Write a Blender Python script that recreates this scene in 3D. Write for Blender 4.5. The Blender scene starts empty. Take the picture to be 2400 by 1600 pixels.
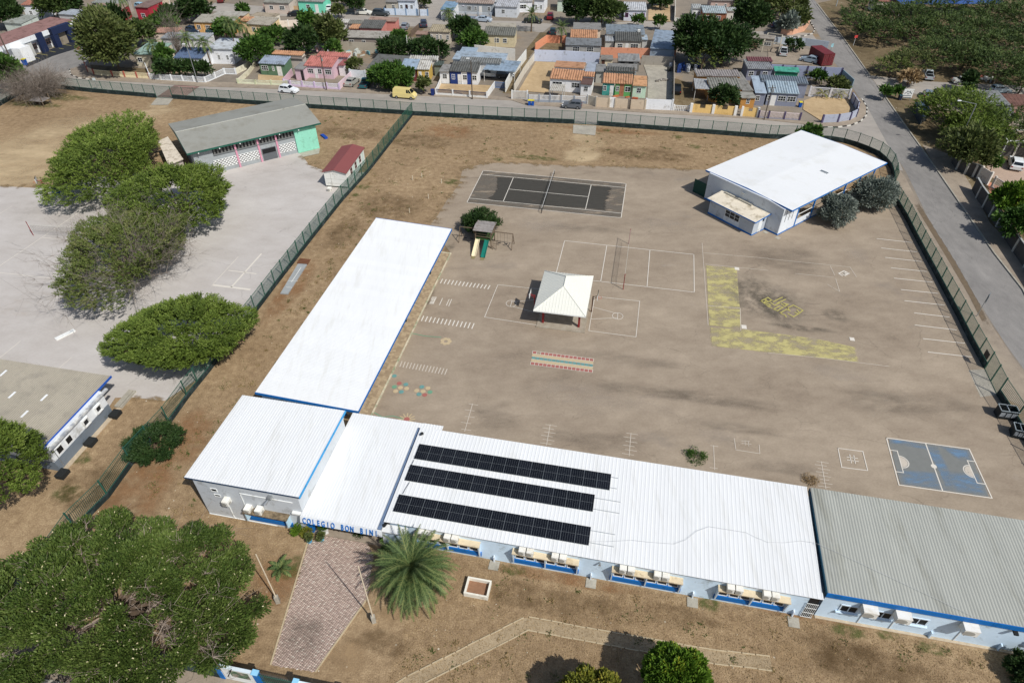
import bpy, math, random
import numpy as np
from mathutils import Vector, Matrix
random.seed(7); rng = np.random.default_rng(11)
SC = bpy.context.scene
COL = SC.collection
# ------------------------------------------------------------------ camera
FPX, PITCH, ROLL, CAMH = 1548.24, 0.714056, -0.001748, 50.834   # solved from the volleyball court (18 x 9 m)
_F = np.array([0, math.cos(PITCH), -math.sin(PITCH)])
_R0 = np.array([1., 0, 0]); _U0 = np.cross(_R0, _F)
_R = _R0*math.cos(ROLL)+_U0*math.sin(ROLL); _U = -_R0*math.sin(ROLL)+_U0*math.cos(ROLL)
cam = bpy.data.cameras.new('camera'); camo = bpy.data.objects.new('camera', cam); COL.objects.link(camo)
cam.sensor_width = 36; cam.sensor_fit = 'HORIZONTAL'; cam.lens = 36*FPX/2400; cam.clip_start = .5; cam.clip_end = 6000
M = Matrix.Identity(4)
for i in range(3):
    M[i][0] = _R[i]; M[i][1] = _U[i]; M[i][2] = -_F[i]
M[2][3] = CAMH
camo.matrix_world = M
SC.camera = camo
# ------------------------------------------------------------------ sky, sun, exposure
SUN_EL, SUN_DIR = math.radians(48.8), (0.684, -0.729)          # horizontal direction towards the sun
w = bpy.data.worlds.new('World'); SC.world = w; w.use_nodes = True
nt = w.node_tree; bg = nt.nodes['Background']
sky = nt.nodes.new('ShaderNodeTexSky'); sky.sky_type = 'NISHITA'; sky.sun_disc = False
sky.sun_elevation = SUN_EL; sky.sun_rotation = math.atan2(SUN_DIR[0], SUN_DIR[1])
sky.air_density = 1.0; sky.dust_density = 1.5; sky.ozone_density = 1.0
nt.links.new(sky.outputs[0], bg.inputs[0]); bg.inputs[1].default_value = 0.085
sl = bpy.data.lights.new('sun', 'SUN'); sl.energy = 3.8; sl.angle = math.radians(.53); sl.color = (1, .965, .91)
so = bpy.data.objects.new('sun', sl); COL.objects.link(so)
_d = Vector((SUN_DIR[0]*math.cos(SUN_EL), SUN_DIR[1]*math.cos(SUN_EL), math.sin(SUN_EL)))
so.rotation_euler = _d.to_track_quat('Z', 'Y').to_euler(); so.location = (60, -60, 120)
SC.view_settings.view_transform = 'Standard'; SC.view_settings.look = 'None'
SC.view_settings.exposure = 0.0; SC.view_settings.gamma = 1.0; SC.view_settings.use_curve_mapping = False
# ------------------------------------------------------------------ places measured on the photograph (pixel -> point at height z)
def F(x, y, z=0.0):
    d = _F*FPX+_R*(x-1200)-_U*(y-800); k = (z-CAMH)/d[2]
    return Vector((d[0]*k, d[1]*k, z))
def P(t, x, y, z=0.0):
    c, r = divmod(t, 10); return F(600*c+x/3.92, 400*r+y/3.92, z)
TH = -0.19981418                                               # direction of the school's own grid
CU, SU = math.cos(TH), math.sin(TH)
def GU(u, v, z=0.0): return Vector((u*CU-v*SU, u*SU+v*CU, z))
def UVof(p): return (p.x*CU+p.y*SU, -p.x*SU+p.y*CU)
# ------------------------------------------------------------------ colours and materials
def lin(c): c /= 255.; return c/12.92 if c <= .04045 else ((c+.055)/1.055)**2.4
def rgb(r, g, b, k=1.0): return (lin(r)*k, lin(g)*k, lin(b)*k)
_mats = {}
def nm(nt, kind, **kw):
    n = nt.nodes.new(kind)
    for k, v in kw.items(): setattr(n, k, v)
    return n
def mathn(nt, op, a, b=None, c=None, clamp=False):
    n = nt.nodes.new('ShaderNodeMath'); n.operation = op; n.use_clamp = clamp
    for i, q in enumerate((a, b, c)):
        if q is None: continue
        if isinstance(q, (int, float)): n.inputs[i].default_value = q
        else: nt.links.new(q, n.inputs[i])
    return n.outputs[0]
def coords(nt, rz=0, sc=(1, 1, 1)):
    tc = nm(nt, 'ShaderNodeNewGeometry'); mp = nm(nt, 'ShaderNodeMapping')
    mp.inputs['Rotation'].default_value = (0, 0, rz); mp.inputs['Scale'].default_value = sc
    nt.links.new(tc.outputs['Position'], mp.inputs['Vector']); return mp.outputs[0]
def noise(nt, vec, scale, detail=4, rough=.55):
    n = nm(nt, 'ShaderNodeTexNoise'); n.inputs['Scale'].default_value = scale
    n.inputs['Detail'].default_value = detail; n.inputs['Roughness'].default_value = rough
    nt.links.new(vec, n.inputs['Vector']); return n.outputs['Fac']
def ramp(nt, fac, stops):
    n = nm(nt, 'ShaderNodeValToRGB'); e = n.color_ramp.elements
    while len(e) < len(stops): e.new(.5)
    for i, (p, c) in enumerate(stops):
        e[i].position = p; e[i].color = (*c, 1) if len(c) == 3 else c
    nt.links.new(fac, n.inputs[0]); return n.outputs[0]
def newmat(name):
    m = bpy.data.materials.new(name); m.use_nodes = True; nt = m.node_tree
    return m, nt, nt.nodes['Principled BSDF']
def bump(nt, bs, h, strength=.3, dist=.05):
    b = nm(nt, 'ShaderNodeBump'); b.inputs['Strength'].default_value = strength; b.inputs['Distance'].default_value = dist
    nt.links.new(h, b.inputs['Height']); nt.links.new(b.outputs[0], bs.inputs['Normal'])
def mat(name, col, rough=.7, var=.10, scale=3., var2=.10, scale2=.25, bmp=0, metal=0, spec=.3, rnd=0, rz=0, st=(1, 1, 1), dirt=None, dscale=.5, dth=.6, tint=0):
    if name in _mats: return _mats[name]
    m, nt, bs = newmat(name); L = nt.links
    v = coords(nt, rz, st)
    n1 = noise(nt, v, scale, 5); n2 = noise(nt, v, scale2, 3)
    k = mathn(nt, 'MULTIPLY_ADD', n1, 2*var*1.6, 1-var*1.6)
    k = mathn(nt, 'ADD', k, mathn(nt, 'MULTIPLY_ADD', n2, 2*var2*1.6, -var2*1.6))
    if rnd:
        oi = nm(nt, 'ShaderNodeObjectInfo'); k = mathn(nt, 'ADD', k, mathn(nt, 'MULTIPLY_ADD', oi.outputs['Random'], 2*rnd, -rnd))
    if tint:
        at = nm(nt, 'ShaderNodeAttribute', attribute_name='tint'); k = mathn(nt, 'ADD', k, mathn(nt, 'MULTIPLY_ADD', at.outputs['Fac'], 2*tint, -tint))
    cc = nm(nt, 'ShaderNodeRGB'); cc.outputs[0].default_value = (*col, 1); base = cc.outputs[0]
    if dirt:
        dn = noise(nt, v, dscale, 6, .65); f = mathn(nt, 'MULTIPLY', mathn(nt, 'SUBTRACT', dn, dth-.1), 5, clamp=True)
        mx = nm(nt, 'ShaderNodeMix', data_type='RGBA'); L.new(f, mx.inputs[0]); L.new(base, mx.inputs[6]); mx.inputs[7].default_value = (*dirt, 1); base = mx.outputs[2]
    sc = nm(nt, 'ShaderNodeVectorMath', operation='SCALE'); L.new(base, sc.inputs[0]); L.new(k, sc.inputs['Scale'])
    L.new(sc.outputs[0], bs.inputs['Base Color'])
    bs.inputs['Roughness'].default_value = rough; bs.inputs['Metallic'].default_value = metal; bs.inputs['Specular IOR Level'].default_value = spec
    if bmp: bump(nt, bs, n1, bmp)
    _mats[name] = m; return m
def paint(r, g, b, k=1.0, rough=.65):
    return mat('paint_%d_%d_%d' % (r, g, b), rgb(r, g, b, k), rough, .06, 2.5, .08, .4, dirt=rgb(r*.72, g*.7, b*.66, k), dscale=.8, dth=.66)
def ground_mat(name, stops, s=(.08, .6, 5.), wgt=(.45, .3, .25), bmp=.3, speck=None, rz=0, st=(1, 1, 1), patches=None, rough=.95, crack=0, cscale=.13):
    m, nt, bs = newmat(name); v = coords(nt, rz, st); L = nt.links
    a = [noise(nt, v, q, 6, .6) for q in s]
    f = mathn(nt, 'MULTIPLY', a[0], wgt[0])
    for q, x in zip(a[1:], wgt[1:]): f = mathn(nt, 'MULTIPLY_ADD', q, x, f)
    c = ramp(nt, f, stops)
    if patches:                                                     # (colour, scale, threshold)
        for pc_, ps, pt in patches:
            pn = noise(nt, v, ps, 7, .68); g = mathn(nt, 'MULTIPLY', mathn(nt, 'SUBTRACT', pn, pt), 7, clamp=True)
            mx = nm(nt, 'ShaderNodeMix', data_type='RGBA'); L.new(g, mx.inputs[0]); L.new(c, mx.inputs[6]); mx.inputs[7].default_value = (*pc_, 1); c = mx.outputs[2]
    if speck:                                                       # (colour, scale, threshold) small pale stones
        vo = nm(nt, 'ShaderNodeTexVoronoi'); vo.inputs['Scale'].default_value = speck[1]; L.new(v, vo.inputs['Vector'])
        g = mathn(nt, 'LESS_THAN', vo.outputs['Distance'], speck[2])
        cx = nm(nt, 'ShaderNodeSeparateColor'); L.new(vo.outputs['Color'], cx.inputs[0]); g = mathn(nt, 'MULTIPLY', g, mathn(nt, 'GREATER_THAN', cx.outputs[0], .8))
        mx = nm(nt, 'ShaderNodeMix', data_type='RGBA'); L.new(g, mx.inputs[0]); L.new(c, mx.inputs[6]); mx.inputs[7].default_value = (*speck[0], 1); c = mx.outputs[2]
    if crack:                                                       # fine crack network, broken up so that it comes and goes
        wv = nm(nt, 'ShaderNodeTexNoise'); wv.inputs['Scale'].default_value = .5; wv.inputs['Detail'].default_value = 5; L.new(v, wv.inputs['Vector'])
        ad = nm(nt, 'ShaderNodeVectorMath', operation='MULTIPLY_ADD'); L.new(wv.outputs['Color'], ad.inputs[0]); ad.inputs[1].default_value = (2.4, 2.4, 0); L.new(v, ad.inputs[2])
        vo = nm(nt, 'ShaderNodeTexVoronoi', feature='DISTANCE_TO_EDGE'); vo.inputs['Scale'].default_value = cscale; L.new(ad.outputs[0], vo.inputs['Vector'])
        g = mathn(nt, 'MULTIPLY', mathn(nt, 'LESS_THAN', vo.outputs['Distance'], .0045), mathn(nt, 'MULTIPLY', mathn(nt, 'SUBTRACT', noise(nt, v, .11, 3), .46), 9, clamp=True))
        sc = nm(nt, 'ShaderNodeVectorMath', operation='SCALE'); L.new(c, sc.inputs[0]); L.new(mathn(nt, 'MULTIPLY_ADD', g, -crack, 1), sc.inputs['Scale']); c = sc.outputs[0]
    L.new(c, bs.inputs['Base Color']); bs.inputs['Roughness'].default_value = rough; bs.inputs['Specular IOR Level'].default_value = .15
    bump(nt, bs, a[-1], bmp, .08)
    _mats[name] = m; return m
def leaf_mat(name, cols, trans=.25, rough=.6):
    if name in _mats: return _mats[name]
    m, nt, bs = newmat(name); L = nt.links
    at = nm(nt, 'ShaderNodeAttribute', attribute_name='tint')
    n = len(cols); c = ramp(nt, at.outputs['Fac'], [(i/(n-1), q) for i, q in enumerate(cols)])
    L.new(c, bs.inputs['Base Color']); bs.inputs['Roughness'].default_value = rough; bs.inputs['Specular IOR Level'].default_value = .25
    tr = nm(nt, 'ShaderNodeBsdfTranslucent'); L.new(c, tr.inputs[0]); mx = nm(nt, 'ShaderNodeMixShader'); mx.inputs[0].default_value = trans
    L.new(bs.outputs[0], mx.inputs[1]); L.new(tr.outputs[0], mx.inputs[2]); L.new(mx.outputs[0], nt.nodes['Material Output'].inputs[0])
    _mats[name] = m; return m
def soft_mat(name, col, var=.15, scale=2., amount=1., nscale=1.2, nw=.9, rz=0, st=(1, 1, 1), hard=3.5, mul=False):
    """sheet that frays out: attribute 'cover' (1 inside, 0 at the rim) broken up by noise; also worn paint"""
    if name in _mats: return _mats[name]
    m, nt, bs = newmat(name); L = nt.links; v = coords(nt, rz, st)
    n1 = noise(nt, v, scale, 5)
    k = mathn(nt, 'MULTIPLY_ADD', n1, 2*var*1.6, 1-var*1.6)
    cc = nm(nt, 'ShaderNodeRGB'); cc.outputs[0].default_value = (*col, 1); base = cc.outputs[0]
    sc = nm(nt, 'ShaderNodeVectorMath', operation='SCALE'); L.new(base, sc.inputs[0]); L.new(k, sc.inputs['Scale']); L.new(sc.outputs[0], bs.inputs['Base Color'])
    bs.inputs['Roughness'].default_value = .9; bs.inputs['Specular IOR Level'].default_value = .15
    at = nm(nt, 'ShaderNodeAttribute', attribute_name='cover')
    n2 = noise(nt, v, nscale, 7, .68)
    f = mathn(nt, 'ADD', mathn(nt, 'MULTIPLY_ADD', n2, 2*nw, -nw), mathn(nt, 'MULTIPLY_ADD', at.outputs['Fac'], 1., -.5))
    f = mathn(nt, 'MULTIPLY_ADD', f, hard, .5, clamp=True); f = mathn(nt, 'MULTIPLY', f, amount)
    if mul:
        f = mathn(nt, 'MULTIPLY', mathn(nt, 'MULTIPLY_ADD', mathn(nt, 'SUBTRACT', n2, .5), hard*2, .55, clamp=True), mathn(nt, 'POWER', at.outputs['Fac'], 1.4)); f = mathn(nt, 'MULTIPLY', f, amount)
    tr = nm(nt, 'ShaderNodeBsdfTransparent'); mx = nm(nt, 'ShaderNodeMixShader'); L.new(f, mx.inputs[0])
    L.new(tr.outputs[0], mx.inputs[1]); L.new(bs.outputs[0], mx.inputs[2]); L.new(mx.outputs[0], nt.nodes['Material Output'].inputs[0])
    _mats[name] = m; return m
# ------------------------------------------------------------------ meshes
class MB:
    def __init__(s): s.v = []; s.f = []; s.m = []; s.t = []
    def add(s, vs, fs, mi=0, t=.5):
        o = len(s.v); s.v += [tuple(q) for q in vs]
        for f in fs: s.f.append([i+o for i in f]); s.m.append(mi); s.t.append(t)
        return s
    def hexa(s, b, tp, mi=0, t=.5):
        n = len(b); fs = [list(range(n))[::-1], [n+i for i in range(n)]]+[[i, (i+1) % n, n+(i+1) % n, n+i] for i in range(n)]
        return s.add(list(b)+list(tp), fs, mi, t)
    def box(s, x0, x1, y0, y1, z0, z1, mi=0, t=.5):
        q = [(x0, y0), (x1, y0), (x1, y1), (x0, y1)]
        return s.hexa([(a, b, z0) for a, b in q], [(a, b, z1) for a, b in q], mi, t)
    def prism(s, poly, z0, z1, mi=0, t=.5): return s.hexa([(a[0], a[1], z0) for a in poly], [(a[0], a[1], z1) for a in poly], mi, t)
    def quad(s, a, b, c, d, mi=0, t=.5): return s.add([a, b, c, d], [[0, 1, 2, 3]], mi, t)
    def obox(s, c, ex, ey, lx, ly, z0, z1, mi=0):
        c = Vector((c[0], c[1], 0)); ex = Vector((ex[0], ex[1], 0)); ey = Vector((ey[0], ey[1], 0))
        q = [c-ex*lx/2-ey*ly/2, c+ex*lx/2-ey*ly/2, c+ex*lx/2+ey*ly/2, c-ex*lx/2+ey*ly/2]
        return s.prism(q, z0, z1, mi)
    def bar(s, a, b, w, h=None, mi=0):                               # square bar from a to b
        a = Vector(a); b = Vector(b); d = (b-a).normalized(); h = h or w
        x = d.cross(Vector((0, 0, 1)));
        if x.length < 1e-4: x = Vector((1, 0, 0))
        x.normalize(); y = x.cross(d)
        q = lambda p: [p-x*w/2-y*h/2, p+x*w/2-y*h/2, p+x*w/2+y*h/2, p-x*w/2+y*h/2]
        return s.hexa(q(a), q(b), mi)
    def tube(s, a, b, r0, r1=None, n=6, mi=0, t=.5):
        r1 = r0 if r1 is None else r1; a = Vector(a); b = Vector(b); d = (b-a).normalized()
        x = d.orthogonal().normalized(); y = d.cross(x)
        rg = lambda p, r: [p+(x*math.cos(2*math.pi*i/n)+y*math.sin(2*math.pi*i/n))*r for i in range(n)]
        return s.hexa(rg(a, r0), rg(b, r1), mi, t)
    def build(s, name, m, parent=None, o=None, smooth=False, tint=False):
        v = s.v
        if o is not None: v = [(a[0]-o[0], a[1]-o[1], a[2]-o[2]) for a in v]
        me = bpy.data.meshes.new(name); me.from_pydata(v, [], s.f)
        ms = m if isinstance(m, (list, tuple)) else [m]
        for q in ms: me.materials.append(q)
        if len(ms) > 1: me.polygons.foreach_set('material_index', s.m)
        if tint:
            at = me.attributes.new('tint', 'FLOAT', 'FACE'); at.data.foreach_set('value', s.t)
        if smooth: me.polygons.foreach_set('use_smooth', [True]*len(me.polygons))
        me.update(); return link(name, me, parent, o if parent is None else None)
def link(name, me, parent=None, loc=None):
    ob = bpy.data.objects.new(name, me); COL.objects.link(ob)
    if parent is not None: ob.parent = parent
    if loc is not None: ob.location = loc
    return ob
def npmesh(name, verts, quads, m, parent=None, tint=None, loc=None):
    me = bpy.data.meshes.new(name); n = len(quads); k = quads.shape[1]
    me.vertices.add(len(verts)); me.vertices.foreach_set('co', np.ascontiguousarray(verts, np.float32).ravel())
    me.loops.add(n*k); me.loops.foreach_set('vertex_index', np.ascontiguousarray(quads, np.int32).ravel())
    me.polygons.add(n); me.polygons.foreach_set('loop_start', np.arange(0, n*k, k, dtype=np.int32))
    for q in (m if isinstance(m, (list, tuple)) else [m]): me.materials.append(q)
    if tint is not None:
        at = me.attributes.new('tint', 'FLOAT', 'FACE'); at.data.foreach_set('value', np.ascontiguousarray(tint, np.float32))
    me.update(calc_edges=True); return link(name, me, parent, loc)
def tag(o, label=None, cat=None, group=None, kind=None):
    if label: o['label'] = label
    if cat: o['category'] = cat
    if group: o['group'] = group
    if kind: o['kind'] = kind
    return o
def thing(name, label, cat, at=(0, 0, 0), rz=0, group=None):
    o = bpy.data.objects.new(name, None); COL.objects.link(o); o.location = at; o.rotation_euler = (0, 0, rz)
    o.empty_display_size = .5
    return tag(o, label, cat, group)
def copy_tree(o, parent=None):
    c = o.copy(); COL.objects.link(c)
    if parent is not None: c.parent = parent
    for ch in list(o.children): copy_tree(ch, c)
    return c
def local(root, p):
    d = Vector(p)-root.location; a = -root.rotation_euler.z
    return Vector((d.x*math.cos(a)-d.y*math.sin(a), d.x*math.sin(a)+d.y*math.cos(a), d.z))
def sheet(name, pts, z, m, parent=None, kind='structure'):
    mb = MB(); mb.add([(p[0], p[1], z) for p in pts], [list(range(len(pts)))])
    ob = mb.build(name, m, parent)
    if parent is None and kind: ob['kind'] = kind
    me = ob.data
    if me.polygons[0].normal.z < 0: me.flip_normals()
    return ob
def soft_sheet(name, pts, z, m, inset=.6, parent=None, ring=8, const=None):
    pts = [Vector((p[0], p[1], 0)) for p in pts]; n = len(pts); c = sum(pts, Vector())/n
    vs = [(p.x, p.y, z) for p in pts]+[tuple((c+(p-c)*inset)[:2])+(z,) for p in pts]
    fs = [[i, (i+1) % n, n+(i+1) % n, n+i] for i in range(n)]+[[n+i for i in range(n)]]
    mb = MB(); mb.add(vs, fs); ob = mb.build(name, m, parent)
    at = ob.data.attributes.new('cover', 'FLOAT', 'POINT')
    at.data.foreach_set('value', [const]*2*n if const is not None else [0.]*n+[1.]*n)
    if ob.data.polygons[-1].normal.z < 0: ob.data.flip_normals()
    if parent is None: ob['kind'] = 'structure'
    return ob
def blob(c, rx, ry, rz=0, n=14, j=.2):
    return [Vector((c[0], c[1], 0))+Vector((math.cos(rz)*a-math.sin(rz)*b, math.sin(rz)*a+math.cos(rz)*b, 0)) for a, b in
            [(rx*math.cos(2*math.pi*i/n)*(1+random.uniform(-j, j)), ry*math.sin(2*math.pi*i/n)*(1+random.uniform(-j, j))) for i in range(n)]]
class Lines(MB):
    def ln(s, a, b, w=.06, z=.02):
        a = Vector((a[0], a[1], 0)); b = Vector((b[0], b[1], 0)); d = (b-a).normalized(); n = Vector((-d.y, d.x, 0))*w/2; e = d*w/2
        return s.add([(q.x, q.y, z) for q in (a-e-n, b+e-n, b+e+n, a-e+n)], [[0, 1, 2, 3]])
    def poly(s, pts, w=.06, z=.02, closed=False):
        q = list(pts)+([pts[0]] if closed else [])
        for i, (a, b) in enumerate(zip(q, q[1:])): s.ln(a, b, w, z+.0006*(i % 3))
        return s
    def arc(s, c, r, a0, a1, w=.06, z=.02, n=16):
        return s.poly([(c[0]+r*math.cos(a0+(a1-a0)*i/n), c[1]+r*math.sin(a0+(a1-a0)*i/n)) for i in range(n+1)], w, z)
    def done(s, name, m, parent):
        ob = s.build(name, m, parent); at = ob.data.attributes.new('cover', 'FLOAT', 'POINT'); at.data.foreach_set('value', [1.]*len(s.v)); return ob
def corrugated(mb, o, ex, ey, lx, ly, pitch, amp, th=.05, mi=0, t=.5, prof='trap'):
    """roof sheet: origin o, ribs run along ey (a 3D vector), stacked along ex; closed underneath"""
    o = Vector(o); ex = Vector(ex).normalized(); ey = Vector(ey).normalized(); nz = ex.cross(ey).normalized()
    n = max(1, int(round(lx/pitch))); p = lx/n; xs = []
    pr = ((0, 0), (.62, 0), (.70, 1), (.92, 1)) if prof == 'trap' else ((0, 0), (.2, .55), (.38, 1), (.62, 1), (.8, .55))
    for i in range(n): xs += [(p*(i+a), amp*h) for a, h in pr]
    xs.append((lx, 0)); k = len(xs)
    top = [o+ex*x+nz*h for x, h in xs]; vs = top+[q+ey*ly for q in top]
    vs += [o-nz*th, o+ex*lx-nz*th, o+ex*lx-nz*th+ey*ly, o-nz*th+ey*ly]
    fs = [[i, i+1, k+i+1, k+i] for i in range(k-1)]
    b = 2*k; fs += [[b, b+3, b+2, b+1], [b, b+1]+list(range(k-1, -1, -1)), [b+2, b+3]+[k+i for i in range(k)], [b+3, b, 0, k], [b+1, b+2, 2*k-1, k-1]]
    mb.add(vs, fs, mi, t)
# ================================================================== THE GROUND
BROWN = [(.30, rgb(90, 76, 57)), (.42, rgb(131, 110, 84)), (.53, rgb(157, 134, 104)), (.66, rgb(191, 168, 134))]
M_lawn = ground_mat('dry_lawn', BROWN, (.10, 1.3, 8.), (.26, .36, .38), .6, (rgb(205, 195, 175), .9, .07),
    patches=[(rgb(112, 106, 70), .2, .66), (rgb(160, 122, 88), .25, .66)])
M_town = ground_mat('town_ground', [(.3, rgb(104, 96, 86)), (.5, rgb(136, 127, 115)), (.7, rgb(158, 146, 128))], (.06, .5, 4.), (.45, .3, .25), .2,
    patches=[(rgb(146, 124, 96), .07, .53)])
M_court = ground_mat('courtyard_asphalt', [(.30, rgb(121, 109, 95)), (.43, rgb(147, 133, 116)), (.53, rgb(160, 146, 128)), (.66, rgb(176, 161, 142))],
    (.07, .4, 4.5), (.46, .30, .24), .16, None, TH, (1, 1.7, 1), patches=[(rgb(134, 124, 113), .045, .60), (rgb(168, 157, 144), .06, .64)], crack=.17)
M_pale = ground_mat('pale_concrete', [(.30, rgb(156, 150, 144)), (.45, rgb(184, 178, 172)), (.58, rgb(195, 190, 185)), (.7, rgb(206, 201, 195))],
    (.05, .3, 3.), (.5, .32, .18), .08, None, .45, (1, 1.8, 1), patches=[(rgb(172, 160, 148), .08, .62)], crack=.18, cscale=.1)
M_road = ground_mat('road_asphalt', [(.32, rgb(112, 110, 107)), (.5, rgb(138, 135, 131)), (.68, rgb(158, 154, 149))], (.07, .5, 5.), (.45, .3, .25), .1, None, .6, (2.2, 1, 1), crack=.3, cscale=.2)
M_street = ground_mat('street_concrete', [(.32, rgb(136, 131, 124)), (.5, rgb(161, 155, 147)), (.68, rgb(178, 171, 160))], (.06, .45, 5.), (.45, .3, .25), .1, None, TH, (1, 2, 1))
M_pave = ground_mat('pavement', [(.32, rgb(120, 110, 98)), (.5, rgb(150, 138, 123)), (.68, rgb(170, 157, 139))], (.10, .8, 6.), (.4, .3, .3), .15)
M_slab = ground_mat('slab_concrete', [(.32, rgb(138, 134, 124)), (.5, rgb(166, 161, 148)), (.68, rgb(186, 180, 166))], (.3, 1.2, 6.), (.4, .3, .3), .1)
M_sand = ground_mat('sand', [(.32, rgb(150, 128, 98)), (.5, rgb(182, 158, 122)), (.68, rgb(204, 182, 146))], (.12, .8, 6.), (.4, .3, .3), .2)
M_scrub = ground_mat('scrub_ground', [(.32, rgb(76, 66, 48)), (.5, rgb(112, 98, 74)), (.68, rgb(146, 132, 106))], (.10, .8, 5.), (.4, .3, .3), .4, (rgb(190, 184, 170), .8, .09), patches=[(rgb(84, 86, 54), .15, .58)])

mb = MB(); mb.box(-1500, 1500, -300, 3000, -1, 0); g = mb.build('ground', M_town); g['kind'] = 'structure'
# fence lines (base of each fence, measured)
BACK = [P(0, -500, 1300), P(0, 0, 975), P(0, 160, 885), P(0, 270, 838), P(0, 380, 812), P(0, 530, 815), P(0, 860, 850), P(0, 1440, 900), P(0, 1590, 908), P(0, 2352, 962),
        P(10, 490, 995), P(10, 1335, 1050), P(10, 1440, 1060), P(20, 0, 1110), P(20, 570, 1138), P(20, 780, 1152), P(20, 1700, 1222), P(20, 2352, 1273),
        P(30, 75, 1276), P(30, 400, 1282), P(30, 570, 1292), P(30, 690, 1312), P(30, 810, 1347), P(30, 915, 1387), P(30, 1012, 1432), P(30, 1075, 1487), P(30, 1125, 1545), P(31, 1148, 60), P(31, 1155, 150)]
RIGHT = [P(31, 1145, 262), P(31, 1190, 325), P(31, 1265, 450), P(31, 1345, 610), P(31, 1430, 770), P(31, 1525, 945), P(31, 1620, 1125), P(31, 1735, 1340), P(31, 1850, 1568),
         P(32, 1985, 250), P(32, 2100, 490), P(32, 2255, 730), P(32, 2352, 890), P(32, 2560, 1240), P(32, 2900, 1800)]
MID = [P(10, 1440, 1060), P(11, 1035, 10), P(11, 800, 270), P(11, 520, 620), P(11, 180, 1060), P(11, 0, 1300), P(2, 1920, 280), P(2, 1730, 515), P(2, 1560, 755), P(2, 1220, 1125), P(2, 1000, 1430), P(3, 700, 160), P(3, 380, 620), P(3, 20, 1130)]
VF = 16.9                                                       # grid line of the front wall
sheet('school_lawn', [GU(-75, VF)]+[p for p in BACK]+RIGHT+[GU(60, VF)], .004, M_lawn)
# ---- roads
KERB = [P(0, 640, 640), P(0, 652, 690), P(0, 720, 720), P(0, 860, 735), P(0, 1380, 765), P(0, 1800, 795), P(10, 0, 812), P(10, 1200, 868), P(10, 2352, 925), P(20, 110, 962), P(20, 1240, 1040), P(20, 2240, 1095),
        P(30, 300, 1140), P(30, 500, 1172), P(30, 640, 1172), P(30, 760, 1155), P(30, 850, 1118), P(30, 905, 1060), P(30, 908, 990), P(30, 860, 910)]
sheet('back_street', [P(0, -300, 900), P(0, 0, 705), P(0, 250, 600), P(0, 620, 470), P(0, 760, 560)]+KERB+[P(30, 930, 960), P(30, 1130, 1300), P(30, 1240, 1568), P(30, 1120, 1560)]+BACK[::-1][2:-1]+[P(0, -500, 1280)], .006, M_street)
RL = [P(30, 320, 60), P(30, 435, 265), P(30, 600, 560), P(30, 760, 790), P(30, 920, 1000), P(30, 1100, 1330), P(30, 1262, 1568), P(31, 1500, 500), P(31, 1900, 1150), P(32, 2165, 0), P(32, 2352, 260), P(32, 2700, 800)]
RR = [P(30, 440, 20), P(30, 700, 360), P(30, 930, 690), P(30, 1210, 1080), P(30, 1555, 1568), P(31, 1830, 400), P(31, 2080, 760), P(31, 2340, 1090), P(32, 2900, 280)]
FAR = [RL[0]+(RL[0]-RL[1])*6, RR[0]+(RR[0]-RR[1])*4]
sheet('right_road', [FAR[0]]+RL+RR[::-1]+[FAR[1]], .010, M_road)
sheet('left_road', [P(0, -300, 900), P(0, 0, 830), P(0, 200, 760), P(0, 620, 650), P(0, 800, 600), P(0, 830, 480), P(0, 1250, 300), P(0, 1400, 290), P(0, 1510, 150), P(0, 1760, 60), P(0, 2000, -40), P(0, 1850, -60), P(0, 1500, 60), P(0, 1330, 170), P(0, 1150, 280), P(0, 760, 430), P(0, 250, 600), P(0, 0, 705), P(0, -300, 790)], .012, M_road)
def strip(name, pts, wd, z, m):
    L_, R_ = [], []
    for i, p in enumerate(pts):
        a = pts[max(i-1, 0)]; b = pts[min(i+1, len(pts)-1)]; d = (b-a).normalized(); n = Vector((-d.y, d.x, 0))*wd/2
        L_.append(p+n); R_.append(p-n)
    return sheet(name, L_+R_[::-1], z, m)
strip('second_street', [P(0, 1900, 60), P(10, 0, 95), P(10, 500, 125), P(10, 1300, 195), P(10, 2000, 228), P(20, 150, 240), P(20, 330, 262)], 8, .008, M_street)
strip('second_street', [P(20, 700, 245), P(20, 1300, 235), P(20, 1700, 260), P(30, -150, 325), P(30, 430, 345)], 7, .014, M_street)
strip('side_street', [P(10, 1590, 170), P(10, 1640, 60), P(10, 1700, -60)], 6, .016, M_street)
strip('alley', [P(20, -40, 860), P(20, 120, 520), P(20, 300, 300)], 2.2, .008, M_scrub)
strip('alley', [P(10, 1480, 260), P(10, 1400, 340)], 4, .008, M_scrub)
sheet('scrub_land', [P(30, 460, 30), P(30, 700, 360), P(30, 930, 690), P(30, 1010, 700), P(30, 2352, 830), P(30, 3200, 900), P(30, 2800, -200), P(30, 900, -60)], .004, M_scrub)
sheet('verge', [P(30, 1010, 780), P(30, 1210, 1080), P(30, 1555, 1568), P(31, 1830, 400), P(31, 2080, 760), P(31, 2340, 1090), P(32, 2900, 280), P(31, 2700, 400), P(30, 2352, 1250), P(30, 1250, 880)], .004, M_scrub)
sheet('dirt_track', [P(30, 940, 695), P(30, 1300, 745), P(30, 1800, 765), P(30, 2352, 790), P(30, 2900, 820), P(30, 2900, 960), P(30, 2100, 880), P(30, 1700, 840), P(30, 1380, 870), P(30, 1200, 830), P(30, 1000, 780)], .008, M_street)
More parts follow.
